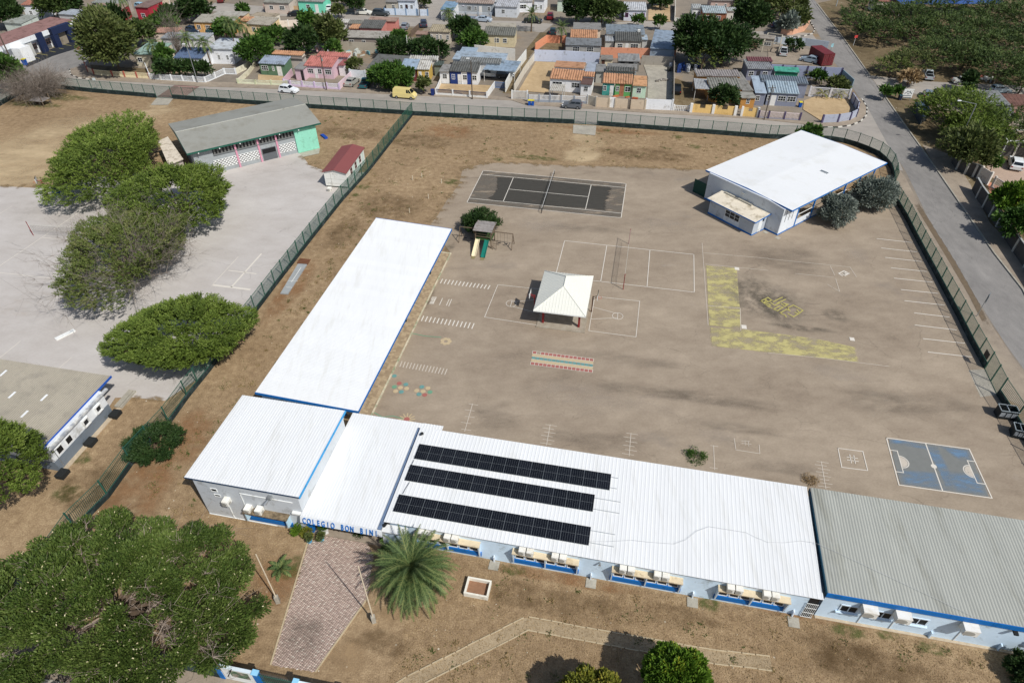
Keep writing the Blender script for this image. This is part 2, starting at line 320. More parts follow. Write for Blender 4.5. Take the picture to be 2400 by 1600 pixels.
sheet('right_pavement', [P(30, 1420, 1330), P(30, 1555, 1568), P(31, 1830, 400), P(31, 2080, 760), P(31, 2340, 1090), P(32, 2900, 280), P(31, 2900, 1000), P(31, 2352, 800), P(31, 2040, 480), P(31, 1860, 130), P(30, 1700, 1430)], .008, M_pave)
sheet('driveway', [P(30, 2000, 1500), P(30, 2130, 1470), P(30, 2500, 1470), P(30, 2600, 1750), P(31, 2350, 180), P(31, 2050, 60)], .012, mat('driveway_paving', rgb(178, 156, 138), .85, .15, 4, .1, .6))
sheet('terrace', [P(31, 2010, 90), P(31, 2170, 170), P(31, 2170, 330), P(31, 2050, 250)], .012, mat('terrace_tiles', rgb(190, 132, 104), .8, .12, 5, .1, .6))
mb = MB(); PV = [(p.x, p.y) for p in KERB]; back = [P(30, 690, 900), P(30, 820, 960), P(30, 830, 1040), P(30, 745, 1110), P(30, 620, 1125), P(30, 470, 1130), P(30, 0, 1100), P(20, 1640, 1030), P(20, 1200, 1000), P(20, 150, 920), P(10, 2100, 880), P(10, 1000, 815), P(10, 260, 780), P(0, 1900, 755), P(0, 1380, 715), P(0, 860, 690), P(0, 780, 600)]
mb.prism(PV+[(p.x, p.y) for p in back], 0, .10); mb.build('pavement', M_pave)['kind'] = 'structure'
# fence-side and road-side strips
sheet('roadside_strip', RIGHT[:11]+[P(32, 2352, 600), P(32, 2352, 290), P(32, 2165, 20)]+[P(31, 1880, 1150), P(31, 1480, 500), P(31, 1262, 60), P(31, 1180, -40)], .006, M_pave)
soft_sheet('roadside_dirt', [P(31, 1300, 150), P(31, 1700, 780), P(31, 2000, 1300), P(31, 2130, 1568), P(31, 2060, 1568), P(31, 1900, 1250), P(31, 1600, 740), P(31, 1290, 230)], .014, soft_mat('brown_soil', rgb(118, 104, 86), .2, 2, .9, .8, .6), .5)
# painted kerb stones
M_kw = mat('kerb_white', rgb(205, 202, 192), .8, .12, 4); M_kb = mat('kerb_black', rgb(48, 48, 48), .8, .12, 4)
def kerb(name, pts, L=1.1, painted=True):
    root = thing(name, '', '', pts[0]); root['kind'] = 'structure'
    d = 0; i = 0; acc = []
    for a, b in zip(pts, pts[1:]):
        n = max(1, round((b-a).length/L)); acc += [(a.lerp(b, k/n), a.lerp(b, (k+1)/n)) for k in range(n)]
    for a, b in acc:
        mb = MB(); e = (b-a).normalized(); mb.obox((a+b)/2, e, (-e.y, e.x), (b-a).length-.03, .22, 0, .15)
        mb.build('kerb_stone', (M_kw if i % 2 else M_kb) if painted else M_slab, root, root.location); i += 1
    return root
kerb('kerb', KERB[:4]); kerb('kerb', KERB[13:])
kerb('kerb', [P(30, -100, 325), P(30, 160, 345), P(30, 330, 335), P(30, 410, 310), P(30, 430, 275), P(30, 360, 150), P(30, 300, 95)])
kerb('kerb', [P(30, 1005, 790), P(30, 1210, 1085), P(30, 1555, 1570), P(31, 1830, 402), P(31, 2080, 765), P(31, 2340, 1095), P(32, 2600, 60)], 2.5, False)
kerb('kerb', [P(30, 450, 40), P(30, 700, 365), P(30, 935, 695)], 2.5, False)
# crossing of red brick with pale stripes
cr = sheet('brick_crossing', [P(0, 1440, 893), P(0, 1600, 785), P(0, 1850, 785), P(0, 1680, 905)], .014, mat('red_brick_paving', rgb(128, 104, 96), .9, .2, 6))
ln = Lines()
for i in range(7):
    k = i/6; a = P(0, 1560+170*k*0+0, 0) if 0 else None
    y = 800+i*12.5; ln.ln(P(0, 1640-i*10, y), P(0, 1790-i*12, y), .22, .020)
M_wp = soft_mat('white_paint', rgb(228, 222, 210), .05, 3, .88, 3.2, .95, 0, (1, 1, 1), 4)
M_wp2 = soft_mat('worn_white_paint', rgb(215, 205, 190), .06, 3, .8, 2.6, 1.5, 0, (1, 1, 1), 3)
M_yp = soft_mat('worn_yellow_paint', rgb(208, 198, 136), .12, 3, .75, .6, 1., TH, (.8, 1.4, 1), 3.2, mul=True); M_yf = soft_mat('faint_yellow_paint', rgb(190, 182, 146), .15, 3, .3, 4, 1.4, TH, (.8, 1.4, 1), 3)
M_ys = soft_mat('yellow_paint', rgb(196, 186, 112), .15, 4, .75, 3, 1.3, 0, (1, 1, 1), 3)
M_rp = soft_mat('worn_red_paint', rgb(176, 110, 100), .1, 3, .7, 3, 1.5)
M_cream = soft_mat('cream_paint', rgb(208, 188, 152), .08, 4, .8, 4, 1.3); M_red = soft_mat('red_paint', rgb(178, 112, 104), .12, 4, .85, 4, 1.3); M_teal = soft_mat('teal_paint', rgb(112, 160, 156), .12, 4, .85, 4, 1.3)
M_green = soft_mat('green_paint', rgb(120, 170, 140), .1, 4, .8, 3, 1.2)
ln.done('crossing_stripe', soft_mat('crossing_paint', rgb(190, 160, 150), .1, 3, .85, 2, 1.1), cr)
# ---- front street, pavement, walkway, garden path
sheet('front_pavement', [GU(-80, 9), GU(60, 9), GU(60, VF), GU(-80, VF)], .006, M_pave)
sheet('front_road', [P(3, -600, 1385), P(3, 0, 1475), P(3, 560, 1568), P(3, 1500, 1720), P(3, 1500, 2300), P(3, -600, 2300)], .012, M_road)
kerb('kerb', [P(3, -300, 1430), P(3, 0, 1480), P(3, 560, 1573), P(3, 1100, 1665)], 2, False)
PATH = [P(13, 900, 1900), P(13, 1410, 1568), P(23, 140, 1020), P(23, 780, 1140), P(23, 1300, 1230), P(23, 1850, 1325), P(33, 30, 1390)]
strip('garden_path', PATH, 1.0, .010, ground_mat('path_concrete', [(.32, rgb(134, 118, 94)), (.5, rgb(166, 148, 120)), (.68, rgb(186, 168, 138))], (.4, 1.5, 7.), (.4, .3, .3), .2))
def edging(pts, off, name='path_edging'):
    mb = MB()
    for a, b in zip(pts, pts[1:]):
        e = (b-a).normalized(); n = Vector((-e.y, e.x, 0)); L = (b-a).length; k = int(L/.9)
        for i in range(k):
            c = a.lerp(b, (i+.5)/k)+n*(off+random.uniform(-.02, .02)); mb.obox(c, e, n, L/k-.03-random.random()*.1, .09, 0, .06+random.random()*.03)
    ob = mb.build(name, mat('edging', rgb(186, 170, 140), .9, .15, 3), bpy.data.objects['garden_path']); ob['kind'] = 'stuff'
edging(PATH, .53); edging(PATH, -.53)
WALK = [P(13, 480, 290), P(13, 640, 215), P(13, 1010, 250), P(13, 1080, 400), P(13, 1020, 795), P(13, 545, 1465), P(13, 138, 1402)]
walk = sheet('brick_walkway', WALK, .008, mat('walkway_bed', rgb(146, 130, 116), .9, .2, 5))
def inside(p, poly):
    r = False; j = len(poly)-1
    for i in range(len(poly)):
        a, b = poly[i], poly[j]
        if (a.y > p[1]) != (b.y > p[1]) and p[0] < (b.x-a.x)*(p[1]-a.y)/(b.y-a.y)+a.x: r = not r
        j = i
    return r
vs, fs, tn = [], [], []
da = math.radians(14); bx = Vector((math.cos(da), math.sin(da), 0)); by = Vector((-math.sin(da), math.cos(da), 0))
for i in range(-110, 110):
    for j in range(-150, 150):
        c = Vector((-14.5, 26, 0))+bx*(i*.225+(j % 2)*.11)+by*(j*.115)
        if not inside(c, WALK): continue
        z = .016+random.random()*.012; a, b = bx*.10, by*.05; o = len(vs); q = [c-a-b, c+a-b, c+a+b, c-a+b]
        vs += [(p.x, p.y, z) for p in q]; vs += [(p.x, p.y, .006) for p in q]
        fs += [[o, o+1, o+2, o+3], [o, o+4, o+5, o+1], [o+1, o+5, o+6, o+2], [o+2, o+6, o+7, o+3], [o+3, o+7, o+4, o]]
        wt = (j//2+i//2) % 2 if 0 else (1 if (j+(i % 2)) % 3 == 0 else 0)
        far = min(1, max(0, (c.y-21.5)/5)); t = (.22+.42*wt)+random.uniform(-.16, .2)
        if random.random() < .2: t += random.choice((-.2, .3))
        tn += [min(1, max(0, t))]*5
wb = npmesh('walkway_brick', np.array(vs), np.array(fs), leaf_mat('walk_brick_mix', [rgb(156, 138, 127), rgb(186, 164, 152), rgb(198, 180, 166), rgb(212, 200, 186)], 0, .9), walk, np.array(tn)); wb['kind'] = 'stuff'
soft_sheet('walkway_dirt', [P(13, 300, 880), P(13, 620, 900), P(13, 760, 1050), P(13, 545, 1440), P(13, 150, 1395), P(13, 200, 1100)], .034, soft_mat('grey_grime', rgb(104, 96, 86), .2, 3, .36, .8, 1.0, 0, (1, 1, 1), 1.6, mul=True), .45)
mbk = MB()
for a, b in ((P(13, 476, 275), P(13, 135, 1402)), (P(13, 1022, 795), P(13, 545, 1468))):
    e = (b-a).normalized(); mbk.obox((a+b)/2, e, (-e.y, e.x), (b-a).length, .12, 0, .07)
mbk.build('walkway_edging', mat('edging', rgb(186, 170, 140), .9, .15, 3), walk)
M_soil = soft_mat('bare_soil', rgb(172, 146, 112), .12, 3, 0.7, .7, .8, 0, (1, 1, 1), 2.2, mul=True)
M_soilr = soft_mat('reddish_soil', rgb(158, 116, 80), .14, 3, 0.5, .5, .9, 0, (1, 1, 1), 1.8, mul=True)
M_pdirt = soft_mat('pale_dirt', rgb(206, 184, 148), .12, 2, 0.95, .12, .95, .3, (1, 1.8, 1), 1.1, mul=True)
M_weed = soft_mat('weeds', rgb(84, 98, 48), .25, 5, 0.6, 1.2, 1.1, 0, (1, 1, 1), 2.2, mul=True)
M_dry = soft_mat('dark_dry_grass', rgb(104, 84, 58), .2, 6, 0.4, .6, 1.0, 0, (1, 1, 1), 1.8, mul=True)
for k, (t, x, y, rx, ry) in enumerate(((13, 850, 1330, 1.8, 1.6), (13, 560, 150, 4, 1.0), (33, 200, 1300, 1.6, 1.2), (33, 60, 1540, 1.6, .6), (13, 1050, 180, 2.5, .7), (13, 1300, 900, 2.2, 1.0))):
    soft_sheet('bare_soil', blob(P(t, x, y), rx, ry), .006+.0007*k, M_soil)
for k, (t, x, y, rx, ry) in enumerate(((2, 1250, 1350, 4, 6), (2, 1700, 900, 3, 5), (12, 120, 500, 2, 6), (11, 300, 1100, 2, 8), (13, 200, 620, 2.5, 3), (23, 500, 620, 8, .7), (33, 400, 960, 6, .6), (10, 1750, 1210, 6, 4), (20, 900, 1200, 12, 1.4))):
    soft_sheet('reddish_soil', blob(P(t, x, y), rx, ry, TH), .010+.0007*k, M_soilr)
for k, (t, x, y, rx, ry) in enumerate(((0, 600, 1250, 16, 11), (0, 150, 1500, 14, 10), (0, 1250, 1060, 10, 3.2), (1, 100, 60, 14, 6), (0, 1470, 960, 3, 3), (0, 1000, 1130, 9, 4), (20, 700, 1290, 3, 5), (20, 650, 1420, 5, 4))):
    soft_sheet('pale_dirt', blob(P(t, x, y), rx, ry, .5), .018+.0007*k, M_pdirt)
for k, (t, x, y, rx, ry) in enumerate(((13, 330, 500, 1.3, 1.3), (23, 10, 530, 1.2, .6), (23, 1810, 840, 1.0, .8), (33, 740, 1090, 1.6, .8), (33, 1100, 1130, 1., .5), (11, 990, 150, 1.4, 1), (11, 920, 225, 1, .6), (11, 1800, 105, 2, 1.2), (0, 500, 890, 9, 2.5), (0, 300, 960, 8, 2), (2, 740, 1080, 1.2, 1), (20, 200, 1450, 5, 1.2), (20, 1520, 1260, 1.2, 1), (20, 870, 1200, 1, .7), (33, 1500, 1250, 1.5, .6), (2, 620, 1400, 1.6, 1.4), (20, 1680, 1350, 1.5, 1), (10, 2230, 1465, 1.2, .8))):
    soft_sheet('weed_patch', blob(P(t, x, y), rx, ry, TH), .026+.0007*k, M_weed)
for k, (t, x, y, rx, ry) in enumerate(((23, 300, 800, 8, 1.6), (33, 900, 1420, 6, 2), (33, 700, 1300, 4, 2), (23, 1500, 950, 4, 1.2), (11, 1200, 330, 6, 5), (11, 800, 560, 2.5, 6), (10, 900, 1230, 8, 3), (10, 1500, 1300, 8, 4), (20, 1250, 1420, 10, 3), (13, 1150, 1200, 3, 1.2), (2, 800, 1350, 4, 3))):
    soft_sheet('dry_grass_patch', blob(P(t, x, y), rx, ry, TH), .040+.0007*k, M_dry)
# ---- the yards
DZ = lambda x, y: F(360+x/4.3556, 200+y/4.3556)
sheet('left_yard', [P(1, -700, 120), P(1, 0, 145), P(1, 300, 160), P(1, 540, 150), P(1, 900, 60), P(0, 1560, 1568), DZ(890, 838), DZ(1478, 690), DZ(1500, 700), DZ(1590, 820), DZ(1740, 872), DZ(2000, 930), DZ(2080, 900), MID[1], MID[2], MID[3], MID[4], MID[5], MID[6], P(2, 1515, 548), P(2, 1205, 515), P(2, 1060, 520), P(2, 900, 760), P(2, -700, 900)], .060, M_pale)
sheet('courtyard', [GU(-23.6, 39.3), GU(-23.6, 74), P(11, 1600, 505), P(11, 1680, 400), P(11, 1750, 280), P(11, 1865, 130), P(11, 1895, 0), P(10, 1950, 1545), P(10, 2110, 1502), P(20, 0, 1498), P(20, 500, 1525), P(20, 1000, 1532), P(20, 1660, 1562), P(20, 2100, 1568), P(31, 500, 150), P(31, 880, 330), P(31, 1050, 290), P(31, 1120, 262)]+RIGHT[1:]+[GU(55, 39.3)], .064, M_court)
court = bpy.data.objects['courtyard']; lyard = bpy.data.objects['left_yard']
Z0 = .070
sheet('gate_slab', [P(0, 1385, 968), P(0, 1440, 902), P(0, 1592, 910), P(0, 1545, 968)], .066, M_slab)
sheet('gate_slab', [P(20, 562, 1150), P(20, 775, 1160), P(20, 765, 1247), P(20, 560, 1228)], .066, M_slab)
sheet('gate_slab', [P(32, 1840, 268), P(32, 1985, 258), P(32, 2100, 492), P(32, 1950, 515)], Z0, M_slab, court, None)
sheet('paved_apron', [DZ(1478, 692), DZ(1700, 640), DZ(1690, 700), DZ(1530, 735)], .066, M_slab)
# stains on the courtyard
M_st1 = soft_mat('dark_stain', rgb(104, 96, 86), .12, 2, 0.24, .35, .95, TH, (.6, 1.6, 1), 1.7, mul=True)
M_st2 = soft_mat('oil_stain', rgb(84, 82, 74), .12, 2, 0.4, .6, .8, TH, (1, 1, 1), 2, mul=True)
M_st3 = soft_mat('pale_wear', rgb(182, 170, 155), .08, 2, 0.32, .3, .95, TH, (.6, 1.6, 1), 1.7, mul=True)
for k, (t, x, y, rx, ry, m) in enumerate(((22, 1100, 180, 8, 1.2, 0), (22, 1300, 470, 10, 1.3, 0), (22, 1900, 540, 9, 1.2, 0), (22, 2000, 790, 7, 1.0, 0), (32, 1000, 550, 5, 3, 0), (32, 200, 1180, 5, 1.2, 0), (12, 2200, 700, 4, 3, 0), (31, 620, 1330, 1.9, 1.7, 1), (31, 330, 1450, 5, .8, 1), (31, 200, 820, 6, 5, 0),
        (22, 600, 500, 9, 3, 2), (21, 1400, 500, 6, 2.5, 2), (11, 1900, 560, 2.5, 2.5, 2), (21, 700, 540, 8, 1.5, 0), (32, 1500, 600, 6, 2.5, 0), (31, 820, 780, 2.2, 3, 2), (21, 2200, 1150, 5, 6, 1), (31, 100, 1250, 5, 4.5, 1), (11, 1770, 740, .9, 3.0, 1), (11, 1560, 1200, 1, 4, 1), (22, 700, 900, 7, 1.5, 0), (32, 700, 300, 6, 1.6, 2), (21, 300, 500, 6, 3, 2))):
    soft_sheet('stain', blob(P(t, x, y), rx, ry, TH, 14, .25), Z0+.002+.0008*k, (M_st1, M_st2, M_st3)[m], .45, court)
mkr = MB()                                                     # cracks and joints
for pts in ( [(31, 330, 1330), (31, 530, 1332)], [(31, 330, 1225), (31, 470, 1232)]):
    q = [P(*a) for a in pts]
    for a, b in zip(q, q[1:]):
        n = 6; pr = a
        for i in range(1, n+1):
            c = a.lerp(b, i/n)+Vector((random.uniform(-.12, .12), random.uniform(-.12, .12), 0))
            e = (c-pr).normalized(); nn = Vector((-e.y, e.x, 0))*.018; mkr.add([(p.x, p.y, Z0+.03) for p in (pr-nn, c-nn, c+nn, pr+nn)], [[0, 1, 2, 3]]); pr = c
mkr.build('crack', mat('crack', rgb(106, 98, 88), .9), court)
# ---- painted courts
ZL = Z0+.034
def UVL(L, a, b, w=.07): L.ln(GU(*a), GU(*b), w, ZL)
L = Lines()                                                     # volleyball court 18 x 9 m
u0, v0, v1 = -8.6, 71.4, 80.27
for u in (0, 6, 12, 18): UVL(L, (u0+u, v0), (u0+u, v1), .09)
for v in (v0, v1): UVL(L, (u0, v), (u0+18, v), .09)
L.done('volleyball_court_marking', M_wp, court)
L = Lines(); ua, ub, va, vb = -24.95, -1.2, 88.2, 99.15         # tennis court
for v in (va, va+1.37, vb-1.37, vb): UVL(L, (ua, v), (ub, v), .10)
for u in (ua, ub): UVL(L, (u, va), (u, vb), .10)
for u in (-13.1-6.4, -13.1+6.4): UVL(L, (u, va+1.37), (u, vb-1.37), .10)
UVL(L, (-19.5, 93.67), (-6.7, 93.67), .10)
L.done('tennis_court_marking', M_wp, court)
M_tc = soft_mat('old_court_coating', rgb(112, 106, 97), .15, 2, .8, .5, 1.3, TH, (.5, 1.6, 1), 2.4)
soft_sheet('tennis_court_coating', [GU(-24.9, 88.3), GU(-13, 88.2), GU(-1.25, 88.3), GU(-1.25, 94), GU(-1.25, 99.1), GU(-13, 99.1), GU(-24.9, 99.1), GU(-24.9, 94)], Z0+.026, M_tc, .93, court, const=.66)
soft_sheet('tennis_court_coating', [GU(-22.3, 89.6), GU(-17, 89.3), GU(-13.4, 89.4), GU(-6.8, 90), GU(-3.4, 89.9), GU(-3.2, 97.6), GU(-10, 97.8), GU(-14, 98), GU(-22.6, 97.6), GU(-21.6, 93)], Z0+.028, soft_mat('dark_court_coating', rgb(74, 72, 67), .14, 2, .92, .9, 1.2, TH, (.5, 1.6, 1), 2.4), .9, court)
L = Lines()                                                     # two small basketball courts by the pavilion
for pts in ([(21, 760, 1160), (21, 1172, 1203), (21, 1138, 1532), (21, 705, 1475)], [(11, 2222, 1053), (21, 300, 1098), (21, 260, 1428), (11, 2100, 1350)]): L.poly([P(*q) for q in pts], .07, ZL, True)
for a, b, c in (((21, 745, 1258), (21, 965, 1318), 0), ((21, 725, 1368), (21, 965, 1358), 0), ((11, 2352, 1210), (21, 300, 1185), 0), ((11, 2352, 1252), (21, 260, 1318), 0)): L.ln(P(*a), P(*b), .06, ZL+.002)
for c in (P(21, 970, 1340), P(11, 2345, 1225)): L.arc(c, .65, 0, 2*math.pi, .06, ZL+.004); L.ln(c+Vector((-.1, -.6, 0)), c+Vector((.1, .6, 0)), .06, ZL+.005)
L.done('basketball_court_marking', M_wp, court)
L = Lines()                                                     # traffic play area: yellow bands with lines
for pts in ([(21, 1745, 670), (21, 1800, 1425)], [(21, 1760, 760), (21, 2352, 812)], [(31, 0, 815), (31, 750, 890), (31, 810, 980)], [(21, 1775, 865), (21, 2352, 922)], [(31, 250, 950), (31, 600, 985)], [(31, 570, 880), (31, 610, 965)], [(31, 545, 1050), (31, 655, 1115), (31, 620, 1000)], [(32, 0, 110), (32, 520, 160), (32, 1110, 235)], [(21, 1800, 1245), (21, 2095, 1268), (21, 2100, 1470)]):
    L.poly([P(*q) for q in pts], .07, ZL)
L.done('play_area_line', M_wp2, court)
for pts in ([(1654, 622), (1690, 625), (1727, 629), (1731, 690), (1735, 730), (1738, 772), (1700, 769), (1662, 765), (1659, 720), (1657, 670)], [(1662, 768), (1735, 772), (1800, 780), (1870, 789), (1930, 798), (2005, 815), (2014, 850), (1960, 845), (1870, 835), (1790, 826), (1720, 818), (1665, 812)]):
    soft_sheet('yellow_band', [F(*q) for q in pts], ZL-.004, M_yf, .96, court); soft_sheet('yellow_band', [F(*q) for q in pts], ZL-.002, M_yp, .97, court)
for t, x, y, a, b in ((21, 2065, 905, .5, .55), (21, 2130, 1440, .5, .6), (31, 770, 1552, .45, .5)):
    mbq = Lines(); mbq.obox(P(t, x, y), (CU, SU), (-SU, CU), a*1.2, b*1.2, Z0+.02, ZL+.003); mbq.done('white_mark', M_wp, court)
L = Lines(); q = lambda x, y: F(1740+x/11.76, 670+y/11.76)      # yellow painted letters
for pts in ([(505, 430), (600, 385), (650, 430), (590, 470)], [(505, 430), (610, 500), (800, 410), (700, 335), (620, 375), (690, 440)], [(850, 450), (1090, 330)], [(950, 490), (1180, 385)], [(650, 530), (720, 510), (770, 550), (690, 570), (800, 620)], [(780, 480), (880, 550), (1010, 490)], [(870, 650), (1010, 570), (1110, 610), (960, 700), (860, 660)], [(1060, 500), (1160, 580), (1230, 540), (1130, 490), (1260, 520)], [(1030, 760), (1210, 660), (1300, 700)], [(1030, 760), (1170, 820), (1200, 870)], [(1240, 620), (1400, 545), (1660, 690), (1570, 760), (1500, 680)], [(1240, 620), (1290, 690)], [(1260, 785), (1400, 865), (1540, 780), (1450, 750)]):
    L.poly([q(*a) for a in pts], .17, ZL)
L.done('yellow_lettering', M_ys, court)
L = Lines(); q = lambda x, y: F(1940+x/22.4, 610+y/22.4)        # white parking-style symbol
for pts in ([(740, 840), (570, 720), (840, 590), (1100, 715), (900, 830), (740, 750)], [(840, 700), (960, 640), (1040, 700), (920, 760), (820, 700)], [(840, 700), (940, 770)]): L.poly([q(*a) for a in pts], .16, ZL)
L.done('parking_symbol', M_wp, court)
L = Lines(); q = lambda x, y: F(960+x/15.68, 650+y/15.68)       # white lettering beside the long classroom
for pts in ([(835, 745), (980, 755), (870, 990), (730, 980)], [(820, 775), (930, 790)], [(810, 810), (915, 822), (905, 850), (800, 835)], [(800, 870), (890, 880)], [(850, 845), (835, 880)], [(785, 905), (880, 915), (872, 940), (770, 930)], [(760, 955), (850, 965)]): L.poly([q(*a) for a in pts], .10, ZL)
L.done('white_lettering', M_wp, court)
L = Lines()
for a, b in (((1210, 790), (1100, 1030)), ((1455, 830), (1355, 1050)), ((1545, 830), (1440, 1075))): L.ln(q(*a), q(*b), .09, ZL)
for i in range(14): L.ln(P(11, 1714+33.5*i, 1002+4.5*i), P(11, 1695+33.5*i, 1038+4.1*i), .14, ZL)
for i in range(14): L.ln(P(11, 1540+35.6*i, 1342+5.2*i), P(11, 1521+35.6*i, 1383+5.5*i), .14, ZL)
L.done('running_ladder_marking', M_wp, court)
L = Lines()
for i in range(15): L.ln(P(12, 1341+29.6*i, 190+5*i), P(12, 1323+29.4*i, 236+5.2*i), .12, ZL)
for (t, x0, y0, x1, y1, n, w) in ((22, 350, 770, 317, 955, 6, .8), (22, 1092, 848, 1075, 1055, 6, .8), (12, 1990, 578, 1918, 830, 5, .7), (32, 487, 1108, 528, 1356, 8, .75), (22, 1850, 960, 1860, 1182, 2, .5)):
    a, b = P(t, x0, y0), P(t, x1, y1); L.ln(a, b, .07, ZL); e = Vector((CU, SU, 0))
    for i in range(n):
        c = a.lerp(b, .02+i*.92/max(1, n-1)); k = 1 if i % 2 else -.35; L.ln(c-e*w*(.55+.3*(i % 2)), c+e*w*(.55+.3*((i+1) % 2)), .06, ZL+.001)
for pts in ([(2040, 895), (2055, 1000), (2275, 1035), (2268, 955)],): L.poly([P(22, *a) for a in pts], .07, ZL)
for a, b in (((2138, 915), (2140, 955)), ((2170, 918), (2173, 965)), ((2110, 940), (2195, 950)), ((2108, 918), (2180, 922))): L.ln(P(22, *a), P(22, *b), .06, ZL+.001)
L.done('hopscotch_marking', M_wp2, court)
L = Lines(); L.poly([P(32, *a) for a in ((640, 985), (868, 1015), (912, 1190), (675, 1160))], .08, ZL, True)
for a, b in (((748, 1045), (763, 1120)), ((785, 1052), (800, 1125)), ((722, 1065), (820, 1080)), ((727, 1093), (828, 1107))): L.ln(P(32, *a), P(32, *b), .075, ZL+.002)
L.done('noughts_and_crosses_marking', M_wp, court)
A, B, Cc, D = [P(32, *a) for a in ((1085, 890), (1845, 993), (2053, 1443), (1200, 1322))]   # blue mini football pitch
def bl(s, t): return (A.lerp(B, s)).lerp(D.lerp(Cc, s), t)
soft_sheet('blue_pitch_coating', [bl(0, 0), bl(.5, 0), bl(1, 0), bl(1, .5), bl(1, 1), bl(.5, 1), bl(0, 1), bl(0, .5)], ZL-.005, soft_mat('thin_blue_wash', rgb(134, 138, 136), .1, 2, .75, 1.5, .9, TH, (1, 1, 1), 3), .93, court)
M_bl = soft_mat('worn_blue_paint', rgb(118, 154, 188), .12, 3, .65, 1.0, 1., TH, (.5, 2.2, 1), 1.6, mul=True)
for pts in ([(0, 0), (.5, 0), (.5, .16), (0, .12)], [(.42, 0), (.62, 0), (.66, .55), (.6, 1), (.52, 1), (.5, .5)], [(0, .66), (.5, .6), (.55, 1), (0, 1)], [(.5, .55), (1, .5), (1, 1), (.6, 1)], [(.6, 0), (1, 0), (1, .3), (.8, .3)]):
    soft_sheet('blue_pitch_coating', [bl(*a) for a in pts], ZL-.003+.0004*len(pts), M_bl, .55, court)
LG_ = Lines(); L = Lines(); L.poly([A, B, Cc, D], .11, ZL, True); L.ln(bl(.475, 0), bl(.475, 1), .11, ZL+.002); cc_ = bl(.475, .5); L.add([(cc_.x+.27*math.cos(k*.6283), cc_.y+.27*math.sin(k*.6283), ZL+.0045) for k in range(10)], [list(range(10))])
for s, e in ((0, .09), (1, .91)):
    L.poly([bl(s, .27), bl(e, .27), bl(e, .73), bl(s, .73)], .09, ZL+.002); sg = 1 if s == 0 else -1
    L.arc(bl(e, .5), .75, TH-1.45 if sg > 0 else TH+1.7, TH+1.45 if sg > 0 else TH+4.6, .09, ZL+.003); 
    cc_ = bl(e, .5); LG_.add([(cc_.x+.66*math.cos(TH+sg*0+(0 if sg > 0 else math.pi)-1.5+3.0*k/12), cc_.y+.66*math.sin(TH+(0 if sg > 0 else math.pi)-1.5+3.0*k/12), ZL+.0035) for k in range(13)], [list(range(13))])
L.done('football_pitch_marking', M_wp, court); LG_.done('goal_area_marking', M_wp2, court)
L = Lines()
for a, b in (((1000, 630), (1320, 665)), ((1040, 716), (1365, 752)), ((1078, 803), (1408, 840)), ((1132, 898), (1455, 932)), ((1160, 993), (1505, 1030)), ((1222, 1098), (1555, 1132)), ((1255, 1200), (1615, 1240)), ((1345, 1312), (1660, 1350)), ((1350, 1423), (1725, 1468)), ((1425, 1548), (1800, 1590)), ((1470, 1671), (1865, 1716))):
    L.ln(P(31, *a), P(31, *b), .12, ZL)
L.done('parking_bay_line', M_wp, court)
hs = [Lines(), Lines(), Lines()]; A, B, Cc, D = [P(22, *a) for a in ((192, 92), (750, 165), (738, 292), (168, 218))]
for i in range(15):
    for j in range(5):
        if (i, j) == (1, 0): continue
        k = (0, 1, 2, 1, 0)[j]; s0, s1, t0, t1 = (i+.08)/15, (i+.92)/15, (j+.08)/5, (j+.92)/5
        if k == 1: s0, s1, t0, t1 = i/15, (i+1)/15, j/5, (j+1)/5
        hs[k].quad(*[(p.x, p.y, ZL-.001*k) for p in (bl(s0, t0), bl(s0, t1), bl(s1, t1), bl(s1, t0))])
hs[0].done('number_grid_marking', M_red, court); hs[1].done('number_grid_marking', M_cream, court); hs[2].done('number_grid_marking', M_teal, court)
L = Lines()
for i in range(16): L.ln(bl(i/15, 0), bl(i/15, .2), .05, ZL+.002); L.ln(bl(i/15, .8), bl(i/15, 1), .05, ZL+.002)
for t in (0, .2, .4, .6, .8, 1): L.ln(bl(0, t), bl(1, t), .04, ZL+.003)
L.done('number_grid_line', M_wp, court)
dots = {'r': Lines(), 't': Lines(), 'c': Lines(), 'g': Lines()}
for x, y, k in ((1317, 390, 'r'), (1378, 400, 't'), (1272, 422, 'g'), (1328, 430, 'c'), (1385, 438, 'c'), (1284, 462, 'c'), (1336, 468, 't'), (1525, 422, 't'), (1580, 434, 'c'), (1477, 456, 'c'), (1536, 463, 'c'), (1600, 470, 'g'), (1498, 490, 't'), (1552, 496, 'r'), (1272, 322, 't')):
    c = P(12, x, y); dots[k].add([(c.x+.28*math.cos(a*.6283), c.y+.28*math.sin(a*.6283), ZL) for a in range(10)], [list(range(10))])
c = P(12, 1386, 720)
for i in range(12):
    a = i*math.pi/6; e = Vector((math.cos(a), math.sin(a), 0)); dots['c'].ln(c+e*.3, c+e*.8, .14, ZL+.001)
dots['r'].add([(c.x+.32*math.cos(a*.6283), c.y+.32*math.sin(a*.6283), ZL+.002) for a in range(10)], [list(range(10))])
c = P(12, 1745, 5)
for i in range(7):
    a = i*.9; e = Vector((math.cos(a), math.sin(a), 0))*.45; dots['c'].add([(c.x+e.x+.25*math.cos(b*.785), c.y+e.y+.25*math.sin(b*.785), ZL+.0005*i) for b in range(8)], [list(range(8))])
dots['g'].poly([P(12, 1090, 660), P(12, 1160, 700), P(12, 1260, 690), P(12, 1350, 715)], .10, ZL); dots['g'].poly([P(11, 1440, 1500), P(11, 1560, 1525), P(11, 1700, 1535)], .10, ZL)
for k, m in (('r', M_red), ('t', M_teal), ('c', M_cream), ('g', M_green)): dots[k].done('flower_marking', m, court)
ZL = .072; L = Lines()                                          # lines on the left yard
